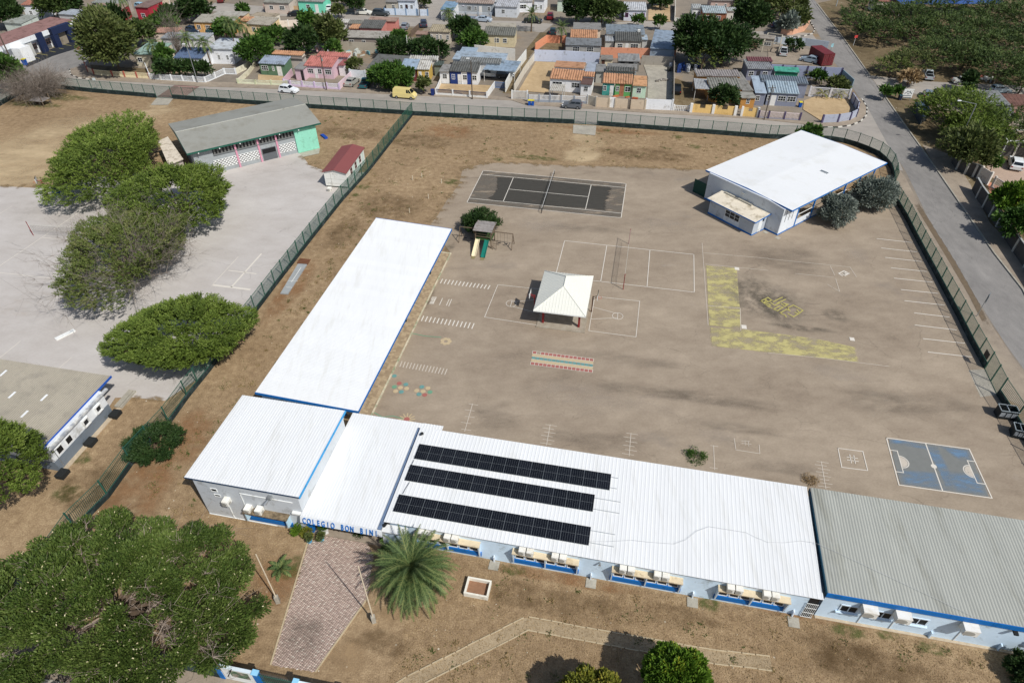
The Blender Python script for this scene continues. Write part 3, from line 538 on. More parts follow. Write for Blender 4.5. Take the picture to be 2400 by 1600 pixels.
for pts, w in (([(-700, 1410), (0, 878), (785, 348), (1000, 367)], .09), ([(-300, 900), (0, 940), (460, 990), (600, 880)], .09), ([(395, 618), (660, 642)], .09), ([(2190, 795), (1945, 1060)], .07), ([(2400, 770), (2130, 1070)], .22), ([(2105, 920), (2352, 950)], .16), ([(1970, 1055), (2290, 1095)], .34), ([(0, 400), (110, 330)], .05)):
    L.poly([P(1, *a) for a in pts], w, ZL)
L.poly([P(2, 0, 155), P(2, 190, 0)], .08, ZL); L.poly([P(2, 530, 260), P(2, 660, 150)], .07, ZL)
L.done('yard_line', M_wp, lyard)

# ragged, weedy edge where the dry grass creeps over the asphalt
M_edge = soft_mat('creeping_dry_grass', rgb(146, 125, 94), .2, 5, .95, 1.4, .9, 0, (1, 1, 1), 2.4, mul=True)
EDGE = [P(11, 1600, 505), P(11, 1680, 400), P(11, 1750, 280), P(11, 1865, 130), P(11, 1895, 0), P(10, 1950, 1545), P(10, 2110, 1502), P(20, 0, 1498), P(20, 500, 1525), P(20, 1000, 1532), P(20, 1660, 1562)]
kk = 0
for a, b in zip(EDGE, EDGE[1:]):
    n = max(2, int((b-a).length/1.8))
    for i in range(n):
        c = a.lerp(b, (i+random.random())/n); soft_sheet('yard_edge', blob(c, random.uniform(.7, 1.9), random.uniform(.5, 1.1), TH+random.uniform(-.5, .5), 10, .3), Z0+.003+.0005*(kk % 5), M_edge, .4, court); kk += 1
for a, b in ((P(1, 0, 140), P(1, 540, 150)), (DZ(1500, 700), DZ(1590, 820)), (DZ(1590, 820), DZ(1740, 872)), (P(2, 1515, 548), P(2, 1205, 515))):
    n = max(2, int((b-a).length/1.6))
    for i in range(n): c = a.lerp(b, (i+random.random())/n); soft_sheet('yard_edge', blob(c, random.uniform(.6, 1.6), random.uniform(.5, 1.1), TH, 10, .3), .0615+.0005*(i % 5), M_edge, .4, lyard)
SC.cycles.transparent_max_bounces = 32
# ================================================================== SCHOOL BUILDINGS
M_white_roof = mat('white_roof_sheet', rgb(229, 231, 231), .55, .025, 2.2, .045, .14, rnd=.014, spec=.3, dirt=rgb(219, 220, 217), dscale=.9, dth=.62, rz=-TH, st=(1.6, .22, 1))
M_plain_white = mat('white_roof_coating', rgb(231, 233, 233), .6, .015, 2, .04, .1, dirt=rgb(223, 224, 221), dscale=.35, dth=.62)
M_grey_roof = mat('grey_roof_sheet', rgb(168, 170, 162), .6, .07, 2, .07, .15, rnd=.05, rz=-TH, st=(1.5, .25, 1), dirt=rgb(140, 140, 128), dscale=.4, dth=.64)
M_beige_roof = mat('beige_roof_sheet', rgb(164, 157, 142), .65, .07, 2.5, .08, .2, rnd=.05, dirt=rgb(146, 140, 128), dscale=.6, dth=.6)
M_blue = paint(18, 108, 184); M_lblue = paint(208, 229, 246); M_grey_wall = paint(204, 209, 213); M_slate = paint(128, 138, 146); M_dkblue = paint(40, 66, 96)
M_white = paint(232, 234, 232); M_cream = paint(226, 208, 172); M_hood = mat('hood_slab', rgb(216, 200, 170), .85, .1, 3, .12, .8, dirt=rgb(150, 132, 104), dscale=1.5, dth=.62)
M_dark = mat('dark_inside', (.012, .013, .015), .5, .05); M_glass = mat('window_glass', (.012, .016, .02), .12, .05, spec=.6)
M_metal = mat('galvanised_metal', rgb(176, 180, 182), .4, .06, 3, metal=.6); M_alu = mat('aluminium', rgb(200, 204, 206), .35, .04, metal=.5)
M_acw = mat('ac_white', rgb(236, 235, 228), .5, .04, 3, .04, dirt=rgb(214, 206, 188), dscale=1.5, dth=.6); M_black = mat('black_plastic', (.02, .021, .022), .5, .1); M_acg = mat('ac_grille', rgb(164, 162, 154), .5, .1)
M_rust = mat('red_painted_steel', rgb(140, 44, 46), .5, .1, 3, dirt=rgb(96, 40, 36), dscale=2)
def grid(name, label, cat, u, v, group=None): return thing(name, label, cat, GU(u, v), TH, group)
def roof_sheets(root, x0, x1, y0, y1, zf, zb, pitch, amp, m, sheet_w=1.0, along='y', prof='trap', name='roof_sheet'):
    """sheets share one mesh; ribs along y (or along x), one object each, lapped 5 mm"""
    if along == 'y': W, Ln, dz = x1-x0, y1-y0, zb-zf
    else: W, Ln, dz = y1-y0, x1-x0, zb-zf
    n = max(1, round(W/sheet_w)); sw = W/n; L = math.hypot(Ln, dz); mb = MB()
    if along == 'y': corrugated(mb, (0, 0, 0), (1, 0, 0), (0, Ln, dz), sw+.01, L, pitch, amp, .03, 0, .5, prof)
    else: corrugated(mb, (0, 0, 0), (0, 1, 0), (-Ln, 0, -dz), sw+.01, L, pitch, amp, .03, 0, .5, prof)
    first = None
    for i in range(n):
        if first is None: ob = mb.build(name, m, root); first = ob
        else: ob = first.copy(); COL.objects.link(ob); ob.parent = root
        ob.location = (x0+i*sw, y0, zf+.004*(i % 2)) if along == 'y' else (x1, y0+i*sw, zb+.004*(i % 2))
def win(root, x0, x1, z0, z1, y, m=None, fr=.06, mull=1, bars=0, out=-1, pane=None, grille=False):
    """window in a wall that faces -y of the root"""
    mb = MB(); d = .05
    for a, b, c, e in ((x0, x1, z0, z0+fr), (x0, x1, z1-fr, z1), (x0, x0+fr, z0+fr, z1-fr), (x1-fr, x1, z0+fr, z1-fr)): mb.box(a, b, y-d, y+.02, c, e)
    for i in range(1, mull+1):
        xm = x0+(x1-x0)*i/(mull+1); mb.box(xm-fr*.35, xm+fr*.35, y-d+.006, y+.02, z0+fr, z1-fr)
    for i in range(1, bars+1):
        zm = z0+(z1-z0)*i/(bars+1); mb.box(x0+fr, x1-fr, y-d+.012, y+.02, zm-.018, zm+.018)
    f = mb.build('window', m or M_white, root); g = MB(); g.box(x0+fr, x1-fr, y-.012, y+.012, z0+fr, z1-fr); g.build('pane', pane or M_glass, f); return f
# ---- air conditioner
def ac_proto(w=.54, d=.6, h=.6):
    root = thing('air_conditioner', 'x', 'air conditioner'); mb = MB(); mb.box(-w/2, w/2, -d/2, d/2, .06, h); mb.box(-w/2-.012, w/2+.012, -d/2-.012, d/2+.012, h, h+.025); mb.build('casing', M_acw, root)
    mb = MB(); c = Vector((-w*.15, -d/2, h*.52)); mb.tube(c, c+Vector((0, -.02, 0)), h*.38, n=14); mb.build('fan_grille', M_acg, root)
    mb = MB(); mb.box(-w/2+.05, -w/2+.1, -d/2, d/2, 0, .06); mb.box(w/2-.1, w/2-.05, -d/2, d/2, 0, .06); mb.build('foot', M_metal, root)
    mb = MB(); mb.box(w/2-.02, w/2+.014, -d/4, d/4, .1, h*.6); mb.build('service_panel', M_acg, root); return root
AC0 = ac_proto(); _acn = [0]
def ac(at, rz, label, group='air conditioner units on the school walls'):
    o = AC0 if _acn[0] == 0 else copy_tree(AC0); _acn[0] += 1
    o.location = at; o.rotation_euler = (0, 0, rz); return tag(o, label, 'air conditioner', group)
# ---- A: long classroom block with white roof along the yard
r = grid('classroom_block', 'long single storey classroom block under a plain white sheet roof with blue edge', 'school building', -34.6, 40.8)
roof_sheets(r, 0, 10.85, 0, 34.7, 3.55, 3.05, .22, .022, M_white_roof, 1.0, 'x')
mb = MB(); mb.box(.35, 8.3, .3, 34.4, 0, 2.95); mb.build('wall', M_lblue, r)
mb = MB(); mb.hexa([(-.03, -.06, 3.28), (10.9, -.06, 2.78), (10.9, -.01, 2.78), (-.03, -.01, 3.28)], [(-.03, -.06, 3.58), (10.9, -.06, 3.08), (10.9, -.01, 3.08), (-.03, -.01, 3.58)]); mb.box(10.86, 10.9, 0, 34.7, 2.8, 3.06)
mb.hexa([(-.03, 34.71, 3.28), (10.9, 34.71, 2.78), (10.9, 34.76, 2.78), (-.03, 34.76, 3.28)], [(-.03, 34.71, 3.58), (10.9, 34.71, 3.08), (10.9, 34.76, 3.08), (-.03, 34.76, 3.58)]); mb.build('fascia', M_blue, r)
mb = MB(); mb.box(8.3, 11.0, 1.8, 33, 0, .14); gs = mb.build('gallery_floor', mat('gallery_bed', rgb(150, 132, 106), .9), r)
vs = []; fs = []; tn = []
for i in range(9):
    for j in range(104):
        cx, cy = 8.5+i*.3, 2.0+j*.298+(i % 2)*.149; o = len(vs)
        if cx > 10.95: continue
        z = .15+random.random()*.012
        vs += [(cx+.185*math.cos(a*math.pi/3), cy+.158*math.sin(a*math.pi/3), z) for a in range(6)]+[(cx+.2*math.cos(a*math.pi/3), cy+.172*math.sin(a*math.pi/3), .13) for a in range(6)]
        mbx = [[o+a for a in range(6)]]; fs.append(([o+a for a in range(6)], [[o+a, o+6+a, o+6+(a+1) % 6, o+(a+1) % 6] for a in range(6)])); tn.append(random.random())
mb = MB(); mb.v = vs
for (t, sd), q in zip(fs, tn):
    mb.f.append(t); mb.m.append(0); mb.t.append(q)
    for s in sd: mb.f.append(s); mb.m.append(0); mb.t.append(q)
ob = mb.build('hexagonal_paver', leaf_mat('hex_mix', [rgb(146, 129, 106), rgb(166, 147, 121), rgb(180, 162, 134)], 0, .9), gs, tint=True); ob['kind'] = 'stuff'
mb = MB(); mb.box(10.9, 11.06, 1.8, 33.2, 0, .2); mb.box(8.3, 10.9, 33.0, 33.2, 0, .2); mb.build('gallery_kerb', mat('gallery_kerb', rgb(206, 196, 172), .85, .15, 2, dirt=rgb(140, 150, 120), dscale=1.2, dth=.55), gs)
for i in range(9): mb = MB(); y = 1.6+i*4.0; mb.box(8.32, 8.44, y, y+.15, .14, 2.95); mb.build('column', M_blue, r)
for i in range(8):
    y = 2.2+i*4.0; mb = MB(); mb.box(8.28, 8.34, y+.3, y+2.3, 1.1, 2.2); f = mb.build('window', M_white, r); g = MB(); g.box(8.30, 8.36, y+.38, y+2.22, 1.18, 2.12); g.build('pane', M_glass, f)
    mb = MB(); mb.box(8.28, 8.35, y+2.7, y+3.6, .14, 2.3); mb.build('door', M_blue, r)
for y in (24.2, 14.5): mb = MB(); mb.box(10.86, 11.02, y, y+.22, 2.78, 2.95); mb.build('spotlight', M_black, r)
# ---- B: hall at the left of the front wing
r = grid('school_hall', 'tall grey walled hall with white ribbed roof and blue roof edge beside the entrance', 'school building', -34.35, 28.75)
roof_sheets(r, 0, 10.5, 0, 9.95, 5.3, 5.3, .28, .015, M_white_roof)
mb = MB(); mb.box(.6, 10.25, .12, 9.7, 0, 5.24); mb.build('wall', M_grey_wall, r)
mb = MB(); mb.box(10.51, 10.57, -.03, 9.95, 5.1, 5.35); mb.build('fascia', paint(60, 160, 220), r)
mb = MB(); mb.box(0, 10.5, -.05, -.01, 5.2, 5.31); mb.build('gutter_or_shade_strip', M_dkblue, r)
mb = MB(); mb.box(.62, 7.2, .07, .12, .02, .1); mb.box(4.75, 4.81, .07, .12, 1.6, 4.2); mb.box(4.75, 9.6, .07, .12, 4.1, 4.18); mb.box(3.05, 3.12, .06, .12, .1, 2.0); mb.build('conduit', M_white, r)
for x0, x1, z0, z1 in ((2.0, 2.6, 3.75, 4.2), (2.1, 2.7, 3.05, 3.4)): win(r, x0, x1, z0, z1, .12, None, .05, 0)
hd = MB(); hd.box(4.8, 8.9, -.55, .12, 2.15, 2.27); hood = hd.build('window_hood', mat('weathered_hood', rgb(140, 124, 100), .9, .2, 4, dirt=rgb(96, 84, 66), dscale=2.5, dth=.5), r)
for x in (4.88, 8.72): mb = MB(); mb.box(x, x+.1, -.45, .12, 1.0, 2.15); mb.build('hood_fin', paint(190, 220, 236), hood)
mb = MB(); mb.box(4.8, 8.9, -.02, .12, .5, 1.02); mb.build('hood_sill', M_blue, hood)
for k in range(3): win(r, 5.1+k*1.2, 6.15+k*1.2, 1.04, 1.95, .12, M_white, .06, 0)
ac(GU(-31.0, 28.55, 2.65), TH, 'white wall mounted air conditioner, leftmost on the grey hall wall below small windows'); ac(GU(-29.1, 28.55, 2.1), TH, 'small white air conditioner left of the weathered hood on the grey hall'); AC0b = ac(GU(-28.0, 28.5, 2.28), TH, 'white air conditioner standing on the weathered hood of the grey hall')
mb = MB(); mb.box(7.6, 7.9, -.25, .12, 4.45, 4.75); mb.tube((7.7, -.3, 4.5), (7.5, -.6, 4.3), .1, .14); mb.build('floodlight', M_metal, r)
# ---- C: entrance link with lettering
r = grid('entrance_link', 'low white roofed entrance porch with blue lettering between hall and classrooms', 'school building', -24.1, 28.45)
roof_sheets(r, .02, 7.2, 0, 11.9, 3.08, 3.25, .28, .014, M_white_roof)
mb = MB(); corrugated(mb, (7.2, 11.3, 3.24), (1, 0, 0), (0, 1, 0), 2.0, .65, .28, .028); mb.build('roof_return', M_white_roof, r)
mb = MB(); mb.box(-.9, 0, .15, .6, 2.75, 2.95); mb.build('side_canopy', M_white, r)
mb = MB(); mb.hexa([(0, -.27, 2.46), (7.3, -.27, 2.46), (7.3, -.2, 2.46), (0, -.2, 2.46)], [(0, -.08, 3.06), (7.3, -.08, 3.06), (7.3, -.01, 3.06), (0, -.01, 3.06)]); mb.build('fascia', paint(226, 230, 232), r)
mb = MB(); mb.hexa([(6.92, -.02, 3.1), (7.22, -.02, 3.1), (7.22, 11.2, 3.28), (6.92, 11.2, 3.28)], [(6.92, -.02, 3.2), (7.22, -.02, 3.2), (7.22, 11.2, 3.37), (6.92, 11.2, 3.37)]); mb.build('gutter_or_shade_strip', paint(112, 132, 160), r)  # blue-grey strip added to paint the wing roof's shadow on the link roof
mb = MB(); mb.box(7.2, 9.3, .0, .75, 2.8, 2.9); mb.build('canopy', M_white_roof, r)
mb = MB(); mb.box(0, 7.2, 4.0, 11.7, 0, 3.0); mb.build('wall', M_grey_wall, r)
mb = MB(); mb.box(2.4, 4.6, 3.94, 4.02, 0, 2.4); mb.build('door', M_blue, r)
mb = MB(); mb.box(0, .5, .35, .75, 0, 3.0); mb.build('pillar', M_blue, r)
mb = MB(); mb.box(7.0, 7.3, .35, .7, 0, 2.95); mb.build('pillar', M_grey_wall, r)
mb = MB(); mb.box(7.3, 9.0, .4, .6, 0, 2.78); mb.build('side_wall', M_lblue, r)
mb = MB(); mb.box(.0, 7.2, .3, 4.0, 0, .12); mb.build('porch_floor', M_pave, r)
cu = bpy.data.curves.new('tmp', 'FONT'); cu.size = .62; cu.extrude = .03; cu.offset = .008; cu.align_x = 'CENTER'
to = bpy.data.objects.new('tmp', cu); COL.objects.link(to)
def glyph(ch, size):
    cu.body = ch; cu.size = size; bpy.context.view_layer.update(); return bpy.data.meshes.new_from_object(to.evaluated_get(bpy.context.evaluated_depsgraph_get()))
txt = 'COLEGIO BON BINI'; x = .18; stepx = 6.85/len(txt); cache = {}
for i, ch in enumerate(txt):
    if ch != ' ':
        if ch not in cache: cache[ch] = glyph(ch, .80); cache[ch].materials.append(M_blue)
        o = link('letter', cache[ch], r, (x+i*stepx+stepx/2, -.30, 2.50)); o.rotation_euler = (math.radians(72), 0, 0); o.scale = (.56, 1, 1)
bpy.data.objects.remove(to)
# ---- D: front classroom wing with solar panels
r = grid('front_wing', 'long pale blue classroom wing with white ribbed roof carrying the solar panels', 'school building', -16.85, 29.4)
roof_sheets(r, 0, 34.95, -.32, 10.05, 3.38, 3.68, .29, .014, M_white_roof)
mb = MB(); mb.box(.35, 34.3, 0, 9.7, 0, 3.22); mb.build('wall', M_lblue, r)
mb = MB(); mb.box(-.02, 0, -.32, 10.05, 3.2, 3.4); mb.build('fascia', paint(120, 140, 165), r)
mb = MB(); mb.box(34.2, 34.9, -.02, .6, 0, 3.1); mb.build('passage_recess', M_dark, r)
gt = MB()
for i in range(7): gt.box(34.15+i*.13, 34.18+i*.13, -.1, -.07, .1, 2.2)
for z in (.15, .8, 1.5, 2.15): gt.box(34.12, 34.98, -.125, -.10, z, z+.05)
gt.build('passage_gate', M_white, r)
HO = ((2.5, 8.2), (10.95, 16.45), (19.1, 24.7), (27.4, 32.85)); acname = ('nearest the palm tree', 'second from the palm tree', 'third from the palm tree', 'nearest the grey roofed wing')
for h, (a, b) in enumerate(HO):
    mb = MB(); mb.box(a, b, -.56, 0, 2.3, 2.41); hood = mb.build('window_hood', M_hood, r)
    for x in (a+.02, (a+b)/2-.05, b-.14): mb = MB(); mb.hexa([(x, -.2, .42), (x+.1, -.2, .42), (x+.1, 0, .42), (x, 0, .42)], [(x, -.52, 2.3), (x+.1, -.52, 2.3), (x+.1, 0, 2.3), (x, 0, 2.3)]); mb.build('hood_fin', paint(206, 222, 234), hood)
    mb = MB(); mb.box(a-.05, b+.05, -.13, 0, .42, .94); mb.build('hood_sill', M_blue, hood)
    for k in range(6): x = a+.2+k*(b-a-.3)/6; win(r, x, x+(b-a)/6-.16, .96, 1.9, 0, M_white, .06, 0, 0)
    for k, xo in enumerate((.85, 1.49, 3.55, 4.19) if h else (.7, 1.34, 3.0, 3.64)):
        ac(GU(-16.85+a+xo, 29.4-.3, 2.41), TH, 'white air conditioner on the window hood %s, %s of its four' % (acname[h], ('leftmost', 'second', 'third', 'rightmost')[k]))
    mb = MB(); mb.box(a+.2, b-.4, -.05, 0, 2.75, 2.82); mb.build('conduit', M_white, r)
for x in (9.3, 17.5, 25.75, 33.5): mb = MB(); mb.box(x, x+.1, -.24, 0, .05, .75); mb.build('drain_pipe', paint(220, 228, 236), r)
mb = MB(); mb.tube((18.1, -.02, 2.6), (18.1, -.3, 2.55), .05, .12, 8); mb.build('floodlight', M_metal, r)
mb = MB(); mb.tube((.4, 9.3, 3.75), (.4, 9.0, 3.95), .16, .1, 8); mb.build('roof_siren', M_black, r); mb = MB(); mb.tube((.15, -.25, 3.0), (.1, -.6, 3.25), .1, .16, 8); mb.build('loudspeaker', M_black, r)
mb = MB(); mb.bar((-.1, 10.06, 3.6), (35, 10.06, 3.6), .06, .12); mb.build('roof_trim', M_white, r)
for x, y in ((9.0, -.95), (17.2, -.95), (25.4, -1.0), (33.2, -1.1)):
    mb = MB(); mb.box(x, x+.85, y, y+.85, .005, .07); mb.build('drain_slab', M_slab, r, None)
def wire(name, pts, rad, m, parent=None, label=None, cat=None):
    mb = MB()
    for a, b in zip(pts, pts[1:]): mb.tube(a, b, rad, n=4)
    o = mb.build(name, m, parent, pts[0] if parent is None else None)
    return tag(o, label, cat) if label else o
WZ = 3.75
wp = [(23, 715, 265), (23, 870, 268), (23, 1100, 255), (23, 1250, 272), (23, 1490, 290), (23, 1600, 250), (23, 1700, 170), (23, 1810, 130), (23, 1900, 145), (23, 2150, 185), (23, 2230, 225), (23, 2352, 275), (33, 150, 278), (33, 300, 262), (33, 430, 280)]
gp = [(33, 460, 290), (33, 600, 350), (33, 900, 490), (33, 1200, 630), (33, 1500, 770), (33, 1900, 960)]
wire('roof_cable', [P(*a, 3.62) for a in wp]+[P(*a, 3.92) for a in gp], .011, mat('grey_cable', rgb(190, 192, 192), .6), None, 'thin grey cable lying in loops across the white and grey roofs', 'cable')
# ---- solar arrays: panels bolted on rails
M_cell = mat('solar_cell', (.008, .009, .012), .16, .2, 2, spec=.5, rnd=.25); M_cell_line = mat('cell_line', rgb(120, 126, 130), .4); M_frame = mat('panel_frame', rgb(150, 156, 158), .4, metal=.4)
pm = MB(); W, H = 1.134, 1.72
pm.box(0, W, 0, H, .02, .055, 0)
pm.box(.012, W-.012, .012, H/2-.008, .055, .058, 1); pm.box(.012, W-.012, H/2+.008, H-.012, .055, .058, 1)
for i in range(1, 6): x = W*i/6; pm.box(x-.004, x+.004, .014, H/2-.01, .058, .0595, 2); pm.box(x-.004, x+.004, H/2+.01, H-.014, .058, .0595, 2)
pmesh = None
for nm_, n, u0, v0, dz, lab, ext in (('solar_array', 15, -16.33, 35.76, .16, 'black solar panel array of fifteen panels in the row nearest the yard', .6), ('solar_array', 14, -16.42, 33.34, .12, 'black solar panel array in the middle row with silver rails sticking out right', 2.2), ('solar_array', 14, -16.4, 30.14, .05, 'black solar panel array in the row nearest the front eave', 2.0)):
    z = 3.38+(v0-29.1)*.0289+.045
    r = thing(nm_, lab, 'solar panels', GU(u0, v0, z), TH, 'solar arrays on the white roof'); r.rotation_euler = (.0289, 0, TH)
    st = 17.7/15 if n == 15 else 16.6/14
    for y in (.3, 1.42):
        mb = MB(); mb.box(-.1, n*st+ext, y-.025, y+.025, -.02, .02); mb.build('rail', M_alu, r)
    for i in range(n):
        if pmesh is None: o = pm.build('panel', [M_frame, M_cell, M_cell_line], r); pmesh = o.data
        else: o = link('panel', pmesh, r)
        o.location = (i*st, 0, 0); o.scale = ((st-.02)/W, 1, 1)
wire('array_cable', [P(12, 1452, 1085, 3.7), P(12, 1425, 1140, 3.7)], .02, M_black, None, 'short black cable between the top and middle solar rows', 'cable')
wire('array_cable', [P(12, 1412, 1290, 3.66), P(12, 1375, 1350, 3.66), P(12, 1348, 1398, 3.62)], .02, M_black, None, 'black cable between the middle and lowest solar rows', 'cable')
# ---- E: grey roofed wing on the right
r = grid('grey_roofed_wing', 'pale blue classroom wing with grey corrugated roof and broad blue fascia', 'school building', 18.3, 29.55)
roof_sheets(r, .05, 34, -.02, 9.75, 3.72, 3.86, .24, .03, M_grey_roof, .95, 'y', 'sine')
mb = MB(); mb.box(.15, 34, .12, 9.6, 0, 3.5); mb.build('wall', M_lblue, r)
nF = 12
for i in range(nF): mb = MB(); mb.box(.03+i*2.9, .03+(i+1)*2.9-.02, -.09, -.03, 3.22, 3.74+.003*(i % 2)); mb.build('fascia_board', M_blue, r)
mb = MB(); mb.box(-.0, .05, -.05, 9.75, 3.3, 3.78); mb.build('side_fascia', paint(38, 84, 104), r)
for a in (1.55, 4.0, 6.55):
    f = win(r, a-.05, a+1.3, 1.35, 2.3, .12, paint(208, 222, 234), .1, 1, 0, pane=M_dark)
    mb = MB(); mb.box(a-.2, a+1.42, -.06, .12, 1.2, 1.33); mb.build('window_sill', M_lblue, f)
for k, a in enumerate((3.3, 5.65, 10.3, 16.2)):
    a_ = ac(GU(18.3+a, 29.55-.32, 2.3), TH, 'white air conditioner under the blue fascia of the grey roofed wing, %s' % (('first from the gate', 'second from the gate', 'third from the gate', 'fourth from the gate')[k])); a_.scale = (1.9, 1.2, 1.25)
    mb = MB(); mb.box(a+.0, a+.05, .06, .12, .1, 2.3); mb.build('conduit', M_white, r)
for x in (8.5, 13.4): mb = MB(); mb.box(x, x+.1, -.1, .12, .05, .8); mb.build('drain_pipe', M_lblue, r)
mb = MB(); mb.box(13.2, 13.5, -.3, .1, 2.9, 3.05); mb.build('floodlight', M_black, r)
mb = MB(); mb.box(.15, 34, -.12, .11, 0, .06); mb.build('footing', mat('footing', rgb(186, 170, 146), .9, .2, 3), r)
# ---- F: building at the far right corner
C = lambda x, y, z=0: F(1560+x/3.92, 300+y/3.92, z)
fr = C(1022, 990); fl = C(370, 385, 4.4); fl.z = 0; e = (fr-C(1165, 758, 4.4)); R_ = C(1165, 758, 4.4); L_ = C(370, 385, 4.4); B_ = C(2060, 330, 4.4)
ex = (R_-L_).normalized(); ey = Vector((-ex.y, ex.x, 0)); Wd = (R_-L_).length; Dp = (B_-R_).dot(ey)
r = thing('corner_building', 'large white roofed grey building with blue trim in the far right corner', 'school building', (L_.x, L_.y, 0), math.atan2(ex.y, ex.x))
zr = 4.62
mb = MB()
mb.add([(0, 0, 4.4), (Wd/2, 0, zr), (Wd, 0, 4.4), (Wd, Dp, 4.4), (Wd/2, Dp, zr), (0, Dp, 4.4), (0, 0, 4.3), (Wd/2, 0, zr-.1), (Wd, 0, 4.3), (Wd, Dp, 4.3), (Wd/2, Dp, zr-.1), (0, Dp, 4.3)], [[0, 1, 4, 5], [1, 2, 3, 4], [6, 11, 10, 7], [7, 10, 9, 8], [0, 6, 7, 1], [1, 7, 8, 2], [2, 8, 9, 3], [3, 9, 10, 4], [4, 10, 11, 5], [5, 11, 6, 0]])
mb.build('roof', M_plain_white, r)
mb = MB()
for a, za, b, zb_ in ((0, 4.4, Wd/2, zr), (Wd/2, zr, Wd, 4.4)):
    for y in (-.05, Dp+.0): mb.hexa([(a, y, za-.24), (b, y, zb_-.24), (b, y+.045, zb_-.24), (a, y+.045, za-.24)], [(a, y, za+.01), (b, y, zb_+.01), (b, y+.045, zb_+.01), (a, y+.045, za+.01)])
mb.box(Wd+.005, Wd+.05, -.05, Dp+.04, 4.2, 4.41); mb.build('fascia', M_blue, r)
w0 = local(r, fr); wx1 = w0.x-.02; wy0 = w0.y
mb = MB(); q = [(1.0, wy0), (wx1-2.6, wy0), (wx1-2.6, Dp-.8), (1.0, Dp-.8)]; mb.hexa([(a, b, 0) for a, b in q], [(1.0, wy0, 4.4), (wx1-2.6, wy0, 4.5), (wx1-2.6, Dp-.8, 4.5), (1.0, Dp-.8, 4.4)])
mb.hexa([(wx1-2.6, wy0, 0), (wx1, wy0, 0), (wx1, wy0+.2, 0), (wx1-2.6, wy0+.2, 0)], [(wx1-2.6, wy0, 4.5), (wx1, wy0, 4.22), (wx1, wy0+.2, 4.22), (wx1-2.6, wy0+.2, 4.5)]); mb.build('wall', paint(204, 210, 216), r)
mb = MB(); mb.hexa([(wx1-.2, wy0+.2, .0), (wx1, wy0+.2, 0), (wx1, wy0+3.8, 0), (wx1-.2, wy0+3.8, 0)], [(wx1-.2, wy0+.2, 4.2), (wx1, wy0+.2, 4.2), (wx1, wy0+3.8, 4.2), (wx1-.2, wy0+3.8, 4.2)]); mb.build('side_wall', paint(222, 228, 234), r)
mb = MB()
for k in range(3): mb.box(wx1-.01, wx1+.012, wy0+.9+k*.85, wy0+1.0+k*.85, 1.9, 3.7)
mb.build('wall_slot', M_dark, r)
mb = MB(); mb.box(wx1-.15, wx1, wy0+3.8, Dp-.8, 0, 1.1); mb.build('parapet', paint(222, 228, 234), r)
ncol = 6
for k in range(ncol): mb = MB(); y = wy0+3.8+k*(Dp-.8-wy0-3.8-.2)/(ncol-1); mb.box(wx1-.1, wx1+.06, y, y+.22, 0, 4.2); mb.build('column', M_blue, r)
mb = MB(); mb.box(wx1-.1, wx1-.02, wy0+4, Dp-1, 3.0, 3.08); mb.box(wx1-.1, wx1-.02, wy0+4, Dp-1, 1.9, 1.96); mb.build('gallery_rail', M_white, r)
mb = MB(); mb.box(1.0, wx1+.01, wy0-.03, wy0, 0, .28); mb.box(wx1, wx1+.03, wy0-.03, Dp-.8, 0, .24); mb.build('plinth', M_blue, r)
for k in range(5): mb = MB(); y = wy0+5+k*3.4; mb.box(wx1-2.64, wx1-2.58, y, y+1.6, 1.2, 2.6); mb.build('window', M_glass, r)
mb = MB(); mb.box(-1.6, .9, wy0+.3, wy0+.36, 0, 2.3); mb.build('side_gate', paint(22, 66, 58), r)
mb = MB(); mb.box(Wd/2-.35, Wd/2+.1, wy0-.3, wy0, 3.75, 3.95); mb.build('floodlight', M_metal, r)
a0, a1 = local(r, C(390, 785)), local(r, C(780, 995)); ax0, ax1, ay = a0.x, a1.x, (a0.y+a1.y)/2
mb = MB(); mb.hexa([(ax0, ay, 0), (ax1, ay, 0), (ax1, wy0, 0), (ax0, wy0, 0)], [(ax0, ay, 2.35), (ax1, ay, 2.35), (ax1, wy0, 2.6), (ax0, wy0, 2.6)]); an = mb.build('annex', paint(182, 190, 198), r)
mb = MB(); mb.hexa([(ax0-.4, ay-.35, 2.42), (ax1+.35, ay-.35, 2.42), (ax1+.35, wy0, 2.68), (ax0-.4, wy0, 2.68)], [(ax0-.4, ay-.35, 2.52), (ax1+.35, ay-.35, 2.52), (ax1+.35, wy0, 2.78), (ax0-.4, wy0, 2.78)]); mb.build('annex_roof', mat('cream_roof', rgb(224, 214, 194), .7, .05, 3, .1, .6, dirt=rgb(160, 148, 124), dscale=.7, dth=.6), an)
mb = MB(); mb.box(ax0-.42, ax1+.37, ay-.4, ay-.352, 2.38, 2.53); mb.hexa([(ax1+.352, ay-.35, 2.36), (ax1+.4, ay-.35, 2.36), (ax1+.4, wy0, 2.62), (ax1+.352, wy0, 2.62)], [(ax1+.352, ay-.35, 2.53), (ax1+.4, ay-.35, 2.53), (ax1+.4, wy0, 2.79), (ax1+.352, wy0, 2.79)]); mb.build('annex_fascia', M_blue, an)
mb = MB(); mb.box(ax0-.02, ax1+.03, ay-.03, ay, 0, .3); mb.box(ax1, ax1+.03, ay, wy0, 0, .22); mb.build('annex_plinth', M_blue, an)
wxm = ax0+(ax1-ax0)*.53
f = win(an, wxm-1.3, wxm+1.3, 1.0, 2.15, ay, M_white, .07, 2, 1, pane=mat('louvre', (.03, .034, .04), .4))
mb = MB(); mb.box(wxm-1.4, wxm+1.4, ay-.035, ay, .3, 1.0); mb.build('counter', paint(205, 214, 222), an)
